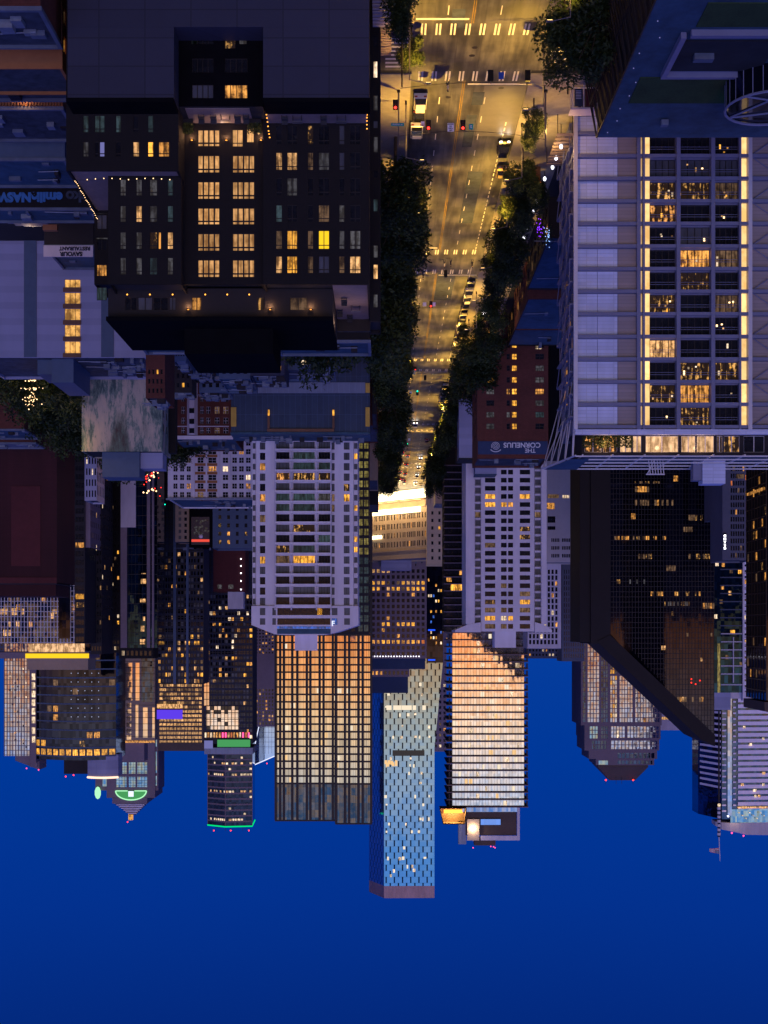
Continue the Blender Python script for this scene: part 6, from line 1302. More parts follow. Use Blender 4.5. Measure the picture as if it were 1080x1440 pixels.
for x, y in ((-12.4, 187.6), (-12.2, 190.2), (-17.2, 201.5), (-9.6, 205)): mh.prism([(x+.42*math.cos(t), y+.42*math.sin(t)) for t in [i*math.pi/8 for i in range(16)]], .001, .008)
tag(mh.build('manhole_covers', 'm_dark'), 'dark round manhole covers in the first crossing', 'manhole cover', kind='stuff')
pt_ = MB(); pt_.face([(-20.9, 200.6, .002), (-14.7, 200.6, .002), (-14.7, 221, .002), (-20.9, 221, .002)]); tag(pt_.build('concrete_patch', 'road_conc'), kind='structure')
# slatted canopies over the pavement by the stepped block, glass canopy steps on the right
def canopy(label, x0, x1, y0, y1, z, n_, mat='w_white2'):
    t = thing('slatted_canopy', label, 'canopy', ((x0+x1)/2, (y0+y1)/2, 0), 'slatted canopies')
    m = MB()
    for i in range(n_): y = y0+(y1-y0)*i/n_; m.box(x0, x1, y, y+.62*(y1-y0)/n_, z, z+.1)
    m.build('slats', mat, t); m = MB()
    for x in (x0+.1, x1-.2): m.box(x, x+.12, y0, y1, z-.2, z-.01)
    m.build('beam', 'm_dark', t)
    for x in (x0+.1, x1-.2):
        for y in (y0+.3, y1-.5): MB().box(x, x+.1, y, y+.1, .14, z-.2).build('post', 'm_dark', t)
    return t
canopy('wide pale slatted canopy over the pavement at the bottom corner of the stepped block', -.95, 1.4, 152, 172.3, 4, 22); canopy('narrow darker slatted canopy continuing beyond the wide pale one', -.95, .4, 172.6, 181.8, 3.6, 12, 'w_pur')
canopy('glowing slatted glass canopy curving along the foot of the pergola tower', -29.2, -26.6, 211, 226, 3.2, 9, 'w_tan')
lamp(None, (-25.5, 216, 4.6), 900, (1, .6, .22), .2); lamp(None, (-25.0, 203.5, 5.5), 1500, (1, .52, .12), .2)  # bare lights without a fixture, added to turn the right pavement orange
# bus shelter
t = thing('bus_shelter', 'white framed pavement shelter with a dark green timetable panel and a red poster', 'bus shelter', (-29.5, 201, .14)); D = 200.0
f = MB()
for x in (-31.2, -29.2, -27.6): f.box(x, x+.14, D, D+.14, .14, 3.4); f.box(x, x+.14, D+2, D+2.14, .14, 3.4)
f.box(-31.2, -27.46, D, D+.14, 3.4, 3.55); f.box(-31.2, -27.46, D, D+.14, .5, .62); f.build('frame', 'm_white', t); MB().box(-31.4, -27.2, D-.2, D+2.4, 3.56, 3.75).build('roof', 'w_white2', t)
MB().box(-28.95, -27.75, D-.03, D-.002, .7, 3.3).build('timetable_panel', 'w_garage', t); MB().box(-30.95, -29.35, D-.03, D-.002, .7, 3.3).build('poster', 'w_maroon', t)
m = MB()
for k in range(6): m.box(-28.75, -27.95, D-.05, D-.035, 1.0+k*.22, 1.08+k*.22)
m.build('timetable_lines', 'letter', t)
# ---- street furniture
def pole(label, x, D, h, cat='pole', grp='signal poles at the crossings', r=.12, mat='m_pole', nm='signal_pole'):
    t = thing(nm, label, cat, (x, D, .0), grp); MB().tube((x, D, .0), (x, D, h), r, 8, r2=r*.7).build('shaft', mat, t); MB().tube((x, D, .0), (x, D, .5), r*2, 8).build('base', 'm_dark', t); return t
def signal(label, x, D, z, col, away=False, grp='traffic signals over the street', hang=None):
    t = thing('traffic_signal', label, 'traffic light', (x, D, z), grp); MB().box(x-.36, x+.36, D-.15, D+.15, z-.72, z+.72).build('housing', 'rubber', t)
    s = D+.16 if away else D-.16
    for k, c in enumerate(('red', 'amber', 'green')):
        m = MB(); zz_ = z+.46-.46*k; m.prism([(x+.2*math.cos(a_), zz_+.2*math.sin(a_)) for a_ in [i*math.pi/5 for i in range(10)]], s-.02, s+.02); m.v = [(vx, vz, vy) for vx, vy, vz in m.v]
        on = (c == col) and not away; m.build('lens', ('e_red' if c == 'red' else 'e_green') if on else 'm_dark', t)
    MB().box(x-.03, x+.03, D-.03, D+.03, z+.72, z+1.1).build('hanger', 'm_pole', t)
    if col and not away:
        lamp(t, (x, D-.4, z+(.38 if col == 'red' else -.38)), 14, (1, .05, .03) if col == 'red' else (.05, 1, .5), .1)
    return t
def sign(label, x, D, z, w, h, mat, txt=None, away=False, nm='street_sign', tmat='ink', size=.3):
    t = thing(nm, label, 'sign', (x, D, z)); MB().box(x-w/2, x+w/2, D-.03, D+.03, z-h/2, z+h/2).build('panel', mat, t); MB().box(x-.02, x+.02, D+.032, D+.06, z, z+h/2+.3).build('bracket', 'm_pole', t)
    if txt:
        for k, s_ in enumerate(txt): text(t, 'lettering', s_, size, (x, D-.045, z+h/2-size*.8-k*size*1.25), tmat, .01, .01)
    return t
def spanwire(label, D, x0, x1, z0, z1, zm):
    t = thing('span_wire', label, 'cable', (x0, D, z0), 'span wires'); m = MB(); prev = None
    for i in range(13):
        u = i/12; p_ = (x0+(x1-x0)*u, D, z0+(z1-z0)*u-4*(z0/2+z1/2-zm)*u*(1-u)); 
        if prev: m.tube(prev, p_, .035, 4)
        prev = p_
    m.build('cable', 'm_dark', t)
D = 202.0
pole('pale signal pole on the left pavement carrying a teal street name plate', PX(560.5, D), D, 8.2); pole('pale utility pole on the right pavement with a transformer top, beside the small lit tree', PX(767, D), D, 9.2, r=.16)
pole('dark tall lamp pole rising behind the small tree at the near left corner', PX(563, 196), 178, 9.2, 'pole', r=.13, mat='m_dark')
pole('dark pole beside the big tree at the near right corner', PX(798.5, 186), 186, 7.0, r=.14, mat='m_dark')
spanwire('sagging cable holding the two red signals over the near crossing', D, PX(560, D), PX(767, D), 6.9, 7.4, 6.2); spanwire('cable holding the dark signal backs over the near side of the crossing', 184, PX(563, 184), PX(798, 184), 7, 7, 6.2)
signal('red signal over the left lane of the near crossing', PX(602.5, D), D, 5.3, 'red'); signal('red signal beside the yellow centre line of the near crossing', PX(651, D), D, 5.3, 'red')
signal('single red-amber signal on the left pavement pole of the near crossing', PX(556, D), D-.3, 2.4, 'red')
signal('black signal back hanging left of the small blue sign', PX(690, 184), 184, 5.3, None, True); signal('black signal back hanging right of the small blue sign', PX(742, 184), 184, 5.3, None, True)
sign('white regulatory sign hanging between the two red signals', PX(633.8, D), D, 5.6, .95, 1.25, 'sign_w', ['LEFT', 'TURN', 'ON', 'ARROW'], size=.24)
sign('small lavender sign under the left red signal', PX(594.5, D), D, 5.1, .5, .75, 'sign_w', ['ONE', 'WAY'], size=.17); sign('small teal square sign right of the centre-line signal', PX(662.5, D), D, 5.5, .6, .8, 'sign_teal', ['2'], tmat='sign_w', size=.5)
sign('teal street name plate crossing the pale left signal pole', PX(559, D), D-.3, 5.3, 1.9, .42, 'sign_teal', ['W VIRGINIA'], nm='street_name_plate', tmat='letter', size=.28)
sign('small blue sign back between the black signal backs', PX(705, 184), 184, 5.3, .7, .9, 'sign_b')
for D, sg, wh in ((312.0, (('red', 606, 'second'),), 'second'), (427.0, (('green', 587, 'third'), ('green', 559, 'third')), 'third'), (545.0, (('green', 566, 'fourth'), ('green', 573, 'fourth')), 'fourth')):
    spanwire('cable over the %s crossing' % wh, D, 1, -23, 6.6, 6.6, 6.1); pole('signal pole at the left kerb of the %s crossing' % wh, 1.0, D, 7.5); pole('signal pole at the right kerb of the %s crossing' % wh, -23, D, 7.5)
    for k, (c, x, w_) in enumerate(sg): signal('%s signal over the %s crossing%s' % (c, w_, ', the one nearer the left kerb' if (k == 1 and w_ == 'third') or (k == 0 and w_ == 'fourth') else ''), PX(x, D), D, 5.3, c)
signal('red signal at the left kerb before the second crossing', PX(571, 312), 312, 4.9, 'red'); signal('dark signal back over the near side of the second crossing', PX(626.5, 288), 288, 4.6, None, True); signal('dark signal back over the near side of the third crossing', PX(598, 402), 402, 5.3, None, True)
for x, D, lb in ((597, 312, 'small lavender sign left of the red signal at the second crossing'), (610, 312, 'small lavender sign right of the red signal at the second crossing'), (577.5, 427, 'white sign beside the green signal at the third crossing'), (575.5, 530, 'white sign over the fourth crossing')): sign(lb, PX(x, D), D, 5.3, .8, .9, 'sign_w')
# street lamps
def street_lamp_proto():
    t = thing('street_lamp', 'proto', 'street lamp', (0, 0, 0), 'street lamps along both kerbs'); MB().tube((0, 0, 0), (0, 0, 8.6), .1, 7, r2=.06).build('pole', 'm_pole', t); MB().tube((0, 0, 8.5), (2.2, 0, 9.0), .05, 6).build('arm', 'm_pole', t)
    h = MB().box(2.0, 2.8, -.16, .16, 8.92, 9.06).build('lamp_head', 'm_pole', t); MB().box(2.1, 2.7, -.12, .12, 8.88, 8.915).build('lens', 'e_lamp', h); MB().tube((0, 0, 0), (0, 0, .6), .16, 7).build('base', 'm_dark', t)
    lamp(t, (2.4, 0, 8.8), LAMPW, (1, .54, .07), .15, 'SPOT', 2.25); return t
glow('e_lamp', (1, .6, .2), 8); LAMPW = 15000
bpy.context.view_layer.update(); SL = street_lamp_proto(); reg(SL); first = True; li = 0
for side in (0, 1):
    for k, D in enumerate([150, 177, 206, 232, 258, 284, 312, 340, 368, 396, 430, 465, 500, 540, 580, 625, 670, 720, 602, 648, 695]):  # last three on each kerb are added to brighten the far street
        if side == 1: D += 9
        o = SL if first else copy_tree(SL); first = False; o.location = (XL+.6 if side == 0 else XR-.6, D, .14); o.rotation_euler = (0, 0, math.pi if side == 0 else 0)
        o['label'] = 'grey arm street lamp on the %s kerb, number %d counting away from the near crossing' % ('left' if side == 0 else 'right', k+1) if False else ['left', 'right'][side]+' kerb arm street lamp '+['just short of the near crossing canopies', 'before the near crossing', 'just past the near crossing', 'in the first block after the crossing', 'mid first block', 'at the end of the first block', 'by the second crossing signals', 'early in the second block', 'mid second block', 'before the third crossing', 'after the third crossing', 'mid third block', 'late in the third block', 'by the fourth crossing', 'mid fourth block', 'late in the fourth block', 'past the fifth crossing', 'by the floodlit store', 'added for more light between the bus and the trees', 'added for more light right at the fifth crossing', 'added for more light in the queue before the floodlit store'][k]
# white globe lamps along the right building line
for k, (x, y) in enumerate([(789, 204), (782, 220), (777, 233), (766, 248), (760, 263), (755, 274), (750, 288), (741, 313), (737, 324), (733, 334)]):
    D = 27.8*F/(x-CX); z = max(1.2, CH-(HY-y)*D/F); t = thing('globe_lamp', ['nearest white globe lamp in the row beside the pergola tower', 'second white globe lamp of the row', 'third white globe lamp of the row', 'fourth white globe lamp, above the orange awning', 'fifth white globe lamp, just past the orange awning', 'sixth white globe lamp of the row', 'seventh white globe lamp of the row', 'eighth white globe lamp, before the violet lit plants', 'ninth white globe lamp of the row', 'farthest white globe lamp of the row'][k], 'lamp', (-27.8, D, 0), 'white globe lamps beside the pergola tower')
    MB().tube((-27.8, D, .14), (-27.8, D, z), .06, 5).build('post', 'm_dark', t); MB().ball((-27.8, D, z+.25), .26, 8, sz=1.5).build('globe', 'e_white', t)
D = 235; t = thing('kiosk', 'small orange-lit awning kiosk under the right trees', 'kiosk', (-26, D, 0)); MB().box(-26.8, -25.2, D, D+1.5, .14, 3).build('body', 'w_rust', t); MB().box(-27, -25, D-.8, D+1.6, 3.01, 3.2).build('awning', 'or', t)
D = 356; t = thing('globe_lamp', 'single large warm globe lamp in front of the kerbside house', 'lamp', (PX(681, 318), 318, 0)); MB().tube((PX(681, 318), 318, 0), (PX(681, 318), 318, 5.5), .07, 5).build('post', 'm_dark', t); MB().ball((PX(681, 318), 318, 5.8), .55, 8).build('globe', 'e_head', t); lamp(t, (PX(681, 318), 317, 5.6), 700, (1, .65, .3), .4)
for x, y, c, lb in ((759, 321, 'e_purple', 'violet fairy-lit shrub below the pergola tower'), (771, 329, 'e_lavs', 'blue-white fairy-lit shrub beside the violet one')):
    D = 250; X = PX(x, D); q = random.Random(x); t = thing('fairy_lit_shrub', lb, 'shrub', (X, D, 1)); m = MB()
    for i in range(26): m.ball((X+q.gauss(0, .35), D+q.gauss(0, .3), PZ(y, D)+q.gauss(0, .9)), .075, 4)
    m.build('fairy_lights', {'e_purple': 'e_viol', 'e_lavs': 'e_lavb'}[c], t) if True else 0
    f = MB(); 
    for i in range(160):
        cc_ = Vector((X+q.gauss(0, .5), D+.4+q.gauss(0, .3), PZ(y, D)+q.gauss(0, 1.0))); a_ = Vector((q.uniform(-1, 1), q.uniform(-1, 1), q.uniform(-.5, 1))).normalized()*.2; e_ = a_.orthogonal().normalized()*.1; f.face([cc_-a_, cc_+e_, cc_+a_, cc_-e_])
    f.build('foliage', 'leaf_d', t); MB().tube((X, D+.3, .1), (X, D+.3, PZ(y, D)), .06, 5).build('stem', 'bark', t)
# ---- vehicles
CM = {}
def car(kind, paint, x, D, label, facing, lights=None, grp=None):
    """facing: +1 front away from the viewpoint, -1 front towards it"""
    key = (kind, paint, lights); Lc, Wc, Hc = {'sedan': (4.6, 1.82, 1.45), 'suv': (4.8, 1.92, 1.75), 'van': (5.0, 1.95, 2.0), 'pickup': (5.5, 1.98, 1.85), 'bus': (12.2, 2.55, 3.2)}[kind]
    nm = {'sedan': 'parked_car', 'suv': 'parked_car', 'van': 'van', 'pickup': 'pickup_truck', 'bus': 'city_bus'}[kind]
    t = thing(nm, label, {'van': 'van', 'pickup': 'pickup truck', 'bus': 'bus'}.get(kind, 'car'), (x, D, .0), grp); t.rotation_euler = (0, 0, 0 if facing > 0 else math.pi)
    if key not in CM:
        prof = {'sedan': [(-2.3, .35), (-2.32, .8), (-2.2, .98), (-1.2, 1.03), (1.0, 1.0), (2.1, .85), (2.3, .65), (2.3, .35)], 'suv': [(-2.4, .4), (-2.42, .95), (-2.3, 1.1), (-1.0, 1.12), (1.1, 1.1), (2.2, .98), (2.4, .7), (2.4, .4)], 'van': [(-2.5, .35), (-2.52, 1.1), (-2.4, 1.2), (0, 1.2), (1.6, 1.15), (2.3, .95), (2.5, .7), (2.5, .35)], 'pickup': [(-2.75, .45), (-2.77, 1.05), (-2.7, 1.15), (-.8, 1.15), (1.1, 1.15), (2.5, 1.05), (2.75, .8), (2.75, .45)], 'bus': [(-6.1, .4), (-6.1, 1.3), (-6.05, 3.0), (-5.8, 3.15), (5.8, 3.15), (6.05, 2.9), (6.1, 1.2), (6.1, .4)]}[kind]
        cab = {'sedan': [(-1.9, 1.0), (-1.1, 1.44), (.35, 1.45), (1.15, .98)], 'suv': [(-2.35, 1.1), (-2.1, 1.72), (.4, 1.75), (1.2, 1.08)], 'van': [(-2.45, 1.18), (-2.35, 1.98), (.9, 2.0), (1.8, 1.12)], 'pickup': [(-.9, 1.13), (-.7, 1.82), (.55, 1.85), (1.25, 1.13)], 'bus': None}[kind]
        def loft(mb, pr, w0, w1, mi=0, z0=None):
            n_ = len(pr); zs_ = [p_[1] for p_ in pr]; lo, hi = min(zs_), max(zs_)
            def hw(z): return w0+(w1-w0)*((z-lo)/(hi-lo))
            Ls = [(-hw(z), y, z) for y, z in pr]; Rs = [(hw(z), y, z) for y, z in pr]
            mb.face(Ls, mi); mb.face(list(reversed(Rs)), mi)
            for i in range(n_): j = (i+1) % n_; mb.face([Ls[j], Ls[i], Rs[i], Rs[j]], mi)
        parts = []; b_ = MB(); loft(b_, prof, Wc/2, Wc/2-.06 if kind != 'bus' else Wc/2)
        if kind == 'pickup': b_.box(-.8, .8, -2.6, -1.0, 1.16, 1.17, 1)
        parts.append(('body', b_.mesh('body', [paint]+(['rubber'] if kind == 'pickup' else []))))
        if cab:
            c_ = MB(); loft(c_, cab, Wc/2-.1, Wc/2-.28); parts.append(('windows', c_.mesh('windows', ['dk'])))
            ry = [p_[0] for p_ in cab]; rf = MB(); rf.box(-Wc/2+.29, Wc/2-.29, ry[1]+.05, ry[2]-.03, cab[1][1]-.02, cab[2][1]+.04); parts.append(('roof', rf.mesh('roof', [paint])))
        else:
            c_ = MB(); c_.box(-1.285, 1.285, -5.7, 5.6, 1.5, 2.7); c_.box(-1.15, 1.15, -6.13, 6.13, 1.55, 2.8); parts.append(('windows', c_.mesh('windows', ['dk']))); rf = MB(); rf.box(-1.0, 1.0, -4, 3, 3.16, 3.4); parts.append(('roof_unit', rf.mesh('roof_unit', ['w_white2'])))
        wy = Lc/2-.95; wm = MB(); wm.tube((-.12, 0, 0), (.12, 0, 0), .34 if kind != 'bus' else .5, 12); wm.tube((-.13, 0, 0), (.13, 0, 0), .18, 10, 1); parts.append(('wheel', wm.mesh('wheel', ['rubber', 'm_pole'])))
        hl = MB(); hl.box(-.2, .2, -.03, .03, -.1, .1); parts.append(('headlight', hl.mesh('headlight', ['e_head' if lights == 'head' else 'w_white2']))); parts.append(('tail_light', hl.mesh('tail_light', ['e_tail' if lights in ('tail', 'head') else 'car_red'])))
        CM[key] = parts
    for nm_, me in CM[key]:
        locs = [(0, 0, 0)]
        if nm_ == 'wheel': wy = Lc/2-.95; wr = .34 if kind != 'bus' else .5; locs = [(sx_*(Wc/2-.1), sy_*wy, wr) for sx_ in (-1, 1) for sy_ in (-1, 1)]
        if nm_ == 'headlight': locs = [(sx_*(Wc/2-.35), Lc/2+.02, .72 if kind != 'bus' else .9) for sx_ in (-1, 1)]
        if nm_ == 'tail_light': locs = [(sx_*(Wc/2-.3), -Lc/2-.03, .85 if kind != 'bus' else 1.1) for sx_ in (-1, 1)]
        for l_ in locs: o = bpy.data.objects.new(nm_, me); C.objects.link(o); o.parent = t; o.location = l_
    if lights == 'head':
        for sx_ in (-.6, .6): l = lamp(None, (0, 0, 0), 90, (1, .9, .75), .08, 'SPOT', 1.3, 'headlight_beam'); l.parent = t; l.location = (sx_, Lc/2+.2, .75); l.rotation_euler = (math.radians(80), 0, math.pi) if False else (math.radians(82), 0, 0)
    return t
PG = 'cars parked along the right kerb'; LG = 'vehicles parked along the left kerb'
car('van', 'car_white', PX(591, 205), 205.0, 'white van heading the left kerb row before the red signals', 1, grp=LG); car('sedan', 'car_dark', PX(589, 208), 210.8, 'dark car parked between the white van and the white pickup', 1, grp=LG)
car('pickup', 'car_white', PX(587, 212), 216.6, 'white pickup at the far end of the left kerb row, half under the tree', 1, grp=LG)
car('suv', 'car_dark', PX(709, 223), 224, 'dark off-roader coming towards the near crossing with bright headlights', -1, 'head'); car('sedan', 'car_gold', PX(705, 237), 236, 'gold-lit hatchback with a red rear parked behind the approaching off-roader', -1, grp=PG)
cl = ['car_dark', 'car_silver', 'car_white', 'car_dark', 'car_gold', 'car_silver', 'car_dark', 'car_white', 'car_red', 'car_dark', 'car_silver', 'car_dark']; nmz = ['black car first in the right kerb row after the second crossing', 'silver car second in that right kerb row', 'white off-roader third in that right kerb row', 'dark car fourth in that right kerb row', 'gold car fifth in that right kerb row', 'silver car sixth in that right kerb row', 'dark car seventh in that right kerb row', 'white van eighth in that right kerb row', 'red car ninth in that right kerb row', 'dark car tenth in that right kerb row', 'silver car eleventh in that right kerb row', 'dark car last in that right kerb row']
for k in range(12): car(['sedan', 'suv', 'suv', 'sedan', 'sedan', 'sedan', 'suv', 'van', 'sedan', 'sedan', 'sedan', 'suv'][k], cl[k], XR+1.25, 312+k*6.3, nmz[k], -1, grp=PG)
for k in range(6): car(['sedan', 'suv'][k % 2], ['car_silver', 'car_white', 'car_dark'][k % 3], XR+1.25, 440+k*7.5, ['silver', 'white', 'dark', 'second silver', 'second white', 'second dark'][k]+' car at the right kerb beyond the third crossing', -1, grp=PG)
car('sedan', 'car_white', XL-1.2, 335, 'white car peeping out from the left trees beyond the second crossing', 1, 'tail', grp=LG); car('sedan', 'car_dark', XL-1.2, 262, 'dark car with a red tail lamp glinting under the left trees of the first block', 1, 'tail', grp=LG); car('suv', 'car_silver', XL-1.2, 298, 'silver car by the left kerb at the second crossing', 1, grp=LG)
car('suv', 'car_dark', PX(581, 413), 415, 'black car with red tail lamps driving through the third crossing', 1, 'tail'); car('suv', 'car_white', PX(583.5, 528), 521, 'white car with bright headlights arriving at the fourth crossing', -1, 'head')
car('bus', 'car_red', PX(553, 585), 590, 'red city bus with glowing tail lamps in the left lane far down the street', 1, 'tail'); car('sedan', 'car_dark', PX(565, 600), 602, 'dark car with tail lamps just right of the bus', 1, 'tail'); car('sedan', 'car_red', PX(601, 560), 566, 'red car at the right kerb beyond the fourth crossing', -1, 'tail')
car('sedan', 'car_dark', PX(538, 690), 698, 'dark car with red tail lamps turning at the floodlit store', 1, 'tail'); car('sedan', 'car_silver', PX(566, 700), 712, 'silver car crossing below the marquees', 1, 'tail')
for k in range(16):
    q = random.Random(400+k); D = 606+k*8.6+q.uniform(-2, 2); ln = k % 4; x = [XL-4.0, XL-6.6, XR+4.4, XR+1.3][ln]; tw = ln > 1
    car(q.choice(['sedan', 'suv']), q.choice(['car_dark', 'car_silver', 'car_white']), x, D, ['left', 'inner left', 'right', 'kerbside right'][ln]+' lane car '+['nearest the bus', 'close behind the bus', 'short of the fifth crossing', 'just past the fifth crossing'][k//4]+' in the queue before the floodlit store', -1 if tw else 1, 'head' if tw and ln == 2 else 'tail', grp='queueing cars before the floodlit store')
# ---- people
def person(x, D, label, top, grp=None, yaw=0, hair='cloth_d'):
    V = [(0, 0, .95), (0, 0, 1.15), (0, .01, 1.38), (0, .01, 1.5), (0, 0, 1.66), (.19, 0, 1.4), (.27, .06, 1.12), (.24, -.12, .9), (-.19, 0, 1.4), (-.27, -.05, 1.12), (-.25, .12, .9), (.1, 0, .88), (.13, -.16, .5), (.13, -.1, .09), (.13, -.26, .04), (-.1, 0, .88), (-.12, .12, .5), (-.12, .28, .11), (-.12, .16, .04)]
    E = [(0, 1), (1, 2), (2, 3), (3, 4), (2, 5), (5, 6), (6, 7), (2, 8), (8, 9), (9, 10), (0, 11), (11, 12), (12, 13), (13, 14), (0, 15), (15, 16), (16, 17), (17, 18)]
    Rr = [.15, .14, .16, .055, .10, .07, .05, .04, .07, .05, .04, .10, .065, .045, .045, .10, .065, .045, .045]
    me = bpy.data.meshes.new('body'); me.from_pydata(V, E, []); o = bpy.data.objects.new('body', me); C.objects.link(o); sk = o.modifiers.new('s', 'SKIN'); sk.use_smooth_shade = True; su = o.modifiers.new('u', 'SUBSURF'); su.levels = su.render_levels = 1
    for i, r_ in enumerate(Rr): me.skin_vertices[0].data[i].radius = (r_, r_*.85)
    me.skin_vertices[0].data[0].use_root = True; bpy.context.view_layer.update(); m2 = bpy.data.meshes.new_from_object(o.evaluated_get(bpy.context.evaluated_depsgraph_get())); bpy.data.objects.remove(o)
    m2.materials.clear(); [m2.materials.append(M[k]) for k in ('skin', top, 'cloth_d')]
    for p_ in m2.polygons: z = p_.center.z; p_.material_index = 0 if z > 1.47 or (abs(p_.center.x) > .2 and z < 1.0 and z > .8) else (1 if z > .93 else 2)
    t = thing('person', label, 'person', (x, D, .01), grp); t.rotation_euler = (0, 0, yaw); b_ = bpy.data.objects.new('body', m2); C.objects.link(b_); b_.parent = t
    h = MB().ball((0, .02, 1.71), .115, 8, sz=1.05).mesh('hair', [hair]); ho = bpy.data.objects.new('hair', h); C.objects.link(ho); ho.parent = t; return t
person(PX(630, 197.5), 198.3, 'person in a white top striding over the near zebra crossing', 'cloth_w', yaw=1.4)
for x, D, tp, lb in ((625, 294, 'cloth_w', 'person in a white top mid-way over the second crossing'), (634, 293, 'cloth_d', 'person in dark clothes just behind the white-topped walker at the second crossing'), (664, 294, 'cloth_d', 'person in dark clothes near the right kerb of the second crossing'), (595, 304, 'cloth_d', 'dark figure by the left kerb at the second crossing')): person(PX(x, D), D, lb, tp, 'people at the second crossing', 1.2)
# ---- trees
def crown_mesh(seed, n_leaf=5200, leaf=.30):
    q = random.Random(seed); mb = MB(); bl = []
    for i in range(13):
        a_ = q.uniform(0, 6.283); rr = q.uniform(.15, .68); bl.append((Vector((rr*math.cos(a_), rr*math.sin(a_), q.uniform(.28, 1.0))), q.uniform(.22, .38)))
    for i in range(n_leaf):
        c, r_ = q.choice(bl); d = Vector((q.gauss(0, 1), q.gauss(0, 1), q.gauss(0, .8))).normalized()*r_*(q.random()**.4)*q.choice([1, 1, 1, 1.18]); p_ = c+d
        if p_.z < .16: continue
        p_ = Vector((p_.x*4.6, p_.y*4.6, p_.z*8)); a_ = Vector((q.uniform(-1, 1), q.uniform(-1, 1), q.uniform(-.6, .6))).normalized()*leaf*q.uniform(.6, 1.2); e_ = a_.cross(Vector((q.uniform(-1, 1), q.uniform(-1, 1), 1))).normalized()*leaf*.45
        mb.face([p_-a_, p_+e_, p_+a_, p_-e_])
    return mb
CR = [crown_mesh(500+i).mesh('crown', ['leaf_d' if i in (0, 2) else 'leaf']) for i in range(6)]  # paler leaf colour on some crowns stands in for lamp-lit highlights
TR = []
for i in range(3):
    q = random.Random(600+i); mb = MB(); mb.tube((0, 0, -4), (.1, 0, 2.5), .22, 8, r2=.16)
    for k in range(9): a_ = q.uniform(0, 6.28); z0_ = q.uniform(0, 2.6); e_ = (q.uniform(1.6, 3.4)*math.cos(a_), q.uniform(1.6, 3.4)*math.sin(a_), z0_+q.uniform(2, 4.5)); mb.tube((.05, 0, z0_), e_, .09, 5, r2=.03)
    TR.append(mb.mesh('trunk', ['bark']))
TI = [0]
SP = ['broad', 'leafy', 'ragged', 'dense', 'full', 'dark', 'rounded', 'loose']
def tree(x, D, s, where, cat='tree', base=0.1, k=None, grp='street trees', tall=1.0):
    i = TI[0]; TI[0] += 1; q = random.Random(900+i); t = thing('street_tree', '%s tree %s' % (SP[i % 8], where), 'tree', (x, D, base), grp); t.rotation_euler = (0, 0, q.uniform(0, 6.28)); s1 = s*q.uniform(.92, 1.08); t.scale = (s1, s1, s*q.uniform(.9, 1.1)*tall)
    o = bpy.data.objects.new('crown', CR[k if k is not None else i % 4]); C.objects.link(o); o.parent = t; o.location = (0, 0, 1.6); o = bpy.data.objects.new('trunk', TR[i % 3]); C.objects.link(o); o.parent = t; o.location = (0, 0, 3.8); return t
LT = [(-1.6, 164, .8, 'at the near left corner before the first crossing'), (-5.2+1.6, 180.5, .52, 'small and sparse beside the dark lamp pole at the first crossing')]
for x, D, s, w in LT: tree(x, D, s, w, k=4 if s < .6 else None)
D = 216
i = 0
WL = ['of the left row just past the red signals', 'of the left row second past the red signals', 'of the left row third past the red signals', 'of the left row mid first block', 'of the left row late in the first block', 'of the left row ending the first block']
for i, D in enumerate([221, 231, 242, 253, 265, 278]): tree(-1.9, D, 1.28+.06*(i % 3), WL[i])
for i, D in enumerate([308, 320, 333, 346, 359, 372, 386, 398]): tree(-2.2, D, 1.34+.08*(i % 2), 'of the left row, second block, '+['first', 'second', 'third', 'fourth', 'fifth', 'sixth', 'seventh', 'last'][i]+' from the crossing')
for i, D in enumerate([424, 440, 456, 472, 488, 504, 520]): tree(-2.4, D, 1.45, 'of the left row, third block, '+['first', 'second', 'third', 'fourth', 'fifth', 'sixth', 'last'][i]+' from the crossing')
for i, D in enumerate([556, 578, 600, 622, 645]): tree(-1.8, D, 1.4, 'of the left row, fourth block, '+['first', 'second', 'third', 'fourth', 'last'][i]+' from the crossing')
tree(-25.5, 164, 1.15, 'very big, at the near right corner before the first crossing'); tree(-22, 168, 1.0, 'beside the very big one at the near right corner'); tree(-28, 172, .95, 'behind the very big one at the near right corner')
tree(-22.4, 205, .5, 'small and lamp-lit beside the right utility pole', k=4); tree(-22.3, 212, .42, 'small, second beside the right utility pole', k=5)
for i, (x, D, s) in enumerate([(-22.8, 226, .8), (-24.6, 232, .95), (-23.6, 241, .9), (-24.2, 251, 1.0), (-22.0, 246, .5), (-23.6, 262, 1.05), (-23.2, 272, 1.15), (-23.8, 281, 1.1)]): tree(x, D, s, 'of the right row in the first block, '+['nearest', 'second', 'third', 'fourth', 'small fifth', 'sixth', 'seventh', 'last'][i], k=5 if i == 4 else None)
for i, (x, D, s) in enumerate([(-24.5, 312, .95), (-25, 326, 1.1), (-23.6, 340, 1.35), (-25.5, 352, 1.6), (-24, 366, 1.65), (-26, 378, 1.6), (-23.5, 392, 1.4)]): tree(x, D, s, 'of the right row in the second block, '+['nearest', 'second', 'third', 'tallest', 'fifth', 'sixth', 'last'][i])
for i, (x, D, s) in enumerate([(-22.5, 424, 1.35), (-23, 440, 1.4), (-23.5, 456, 1.35), (-22.5, 473, 1.4), (-23, 490, 1.3), (-22.5, 508, 1.3)]): tree(x, D, s, 'of the right row in the third block, '+['nearest', 'second', 'third', 'fourth', 'fifth', 'last'][i])
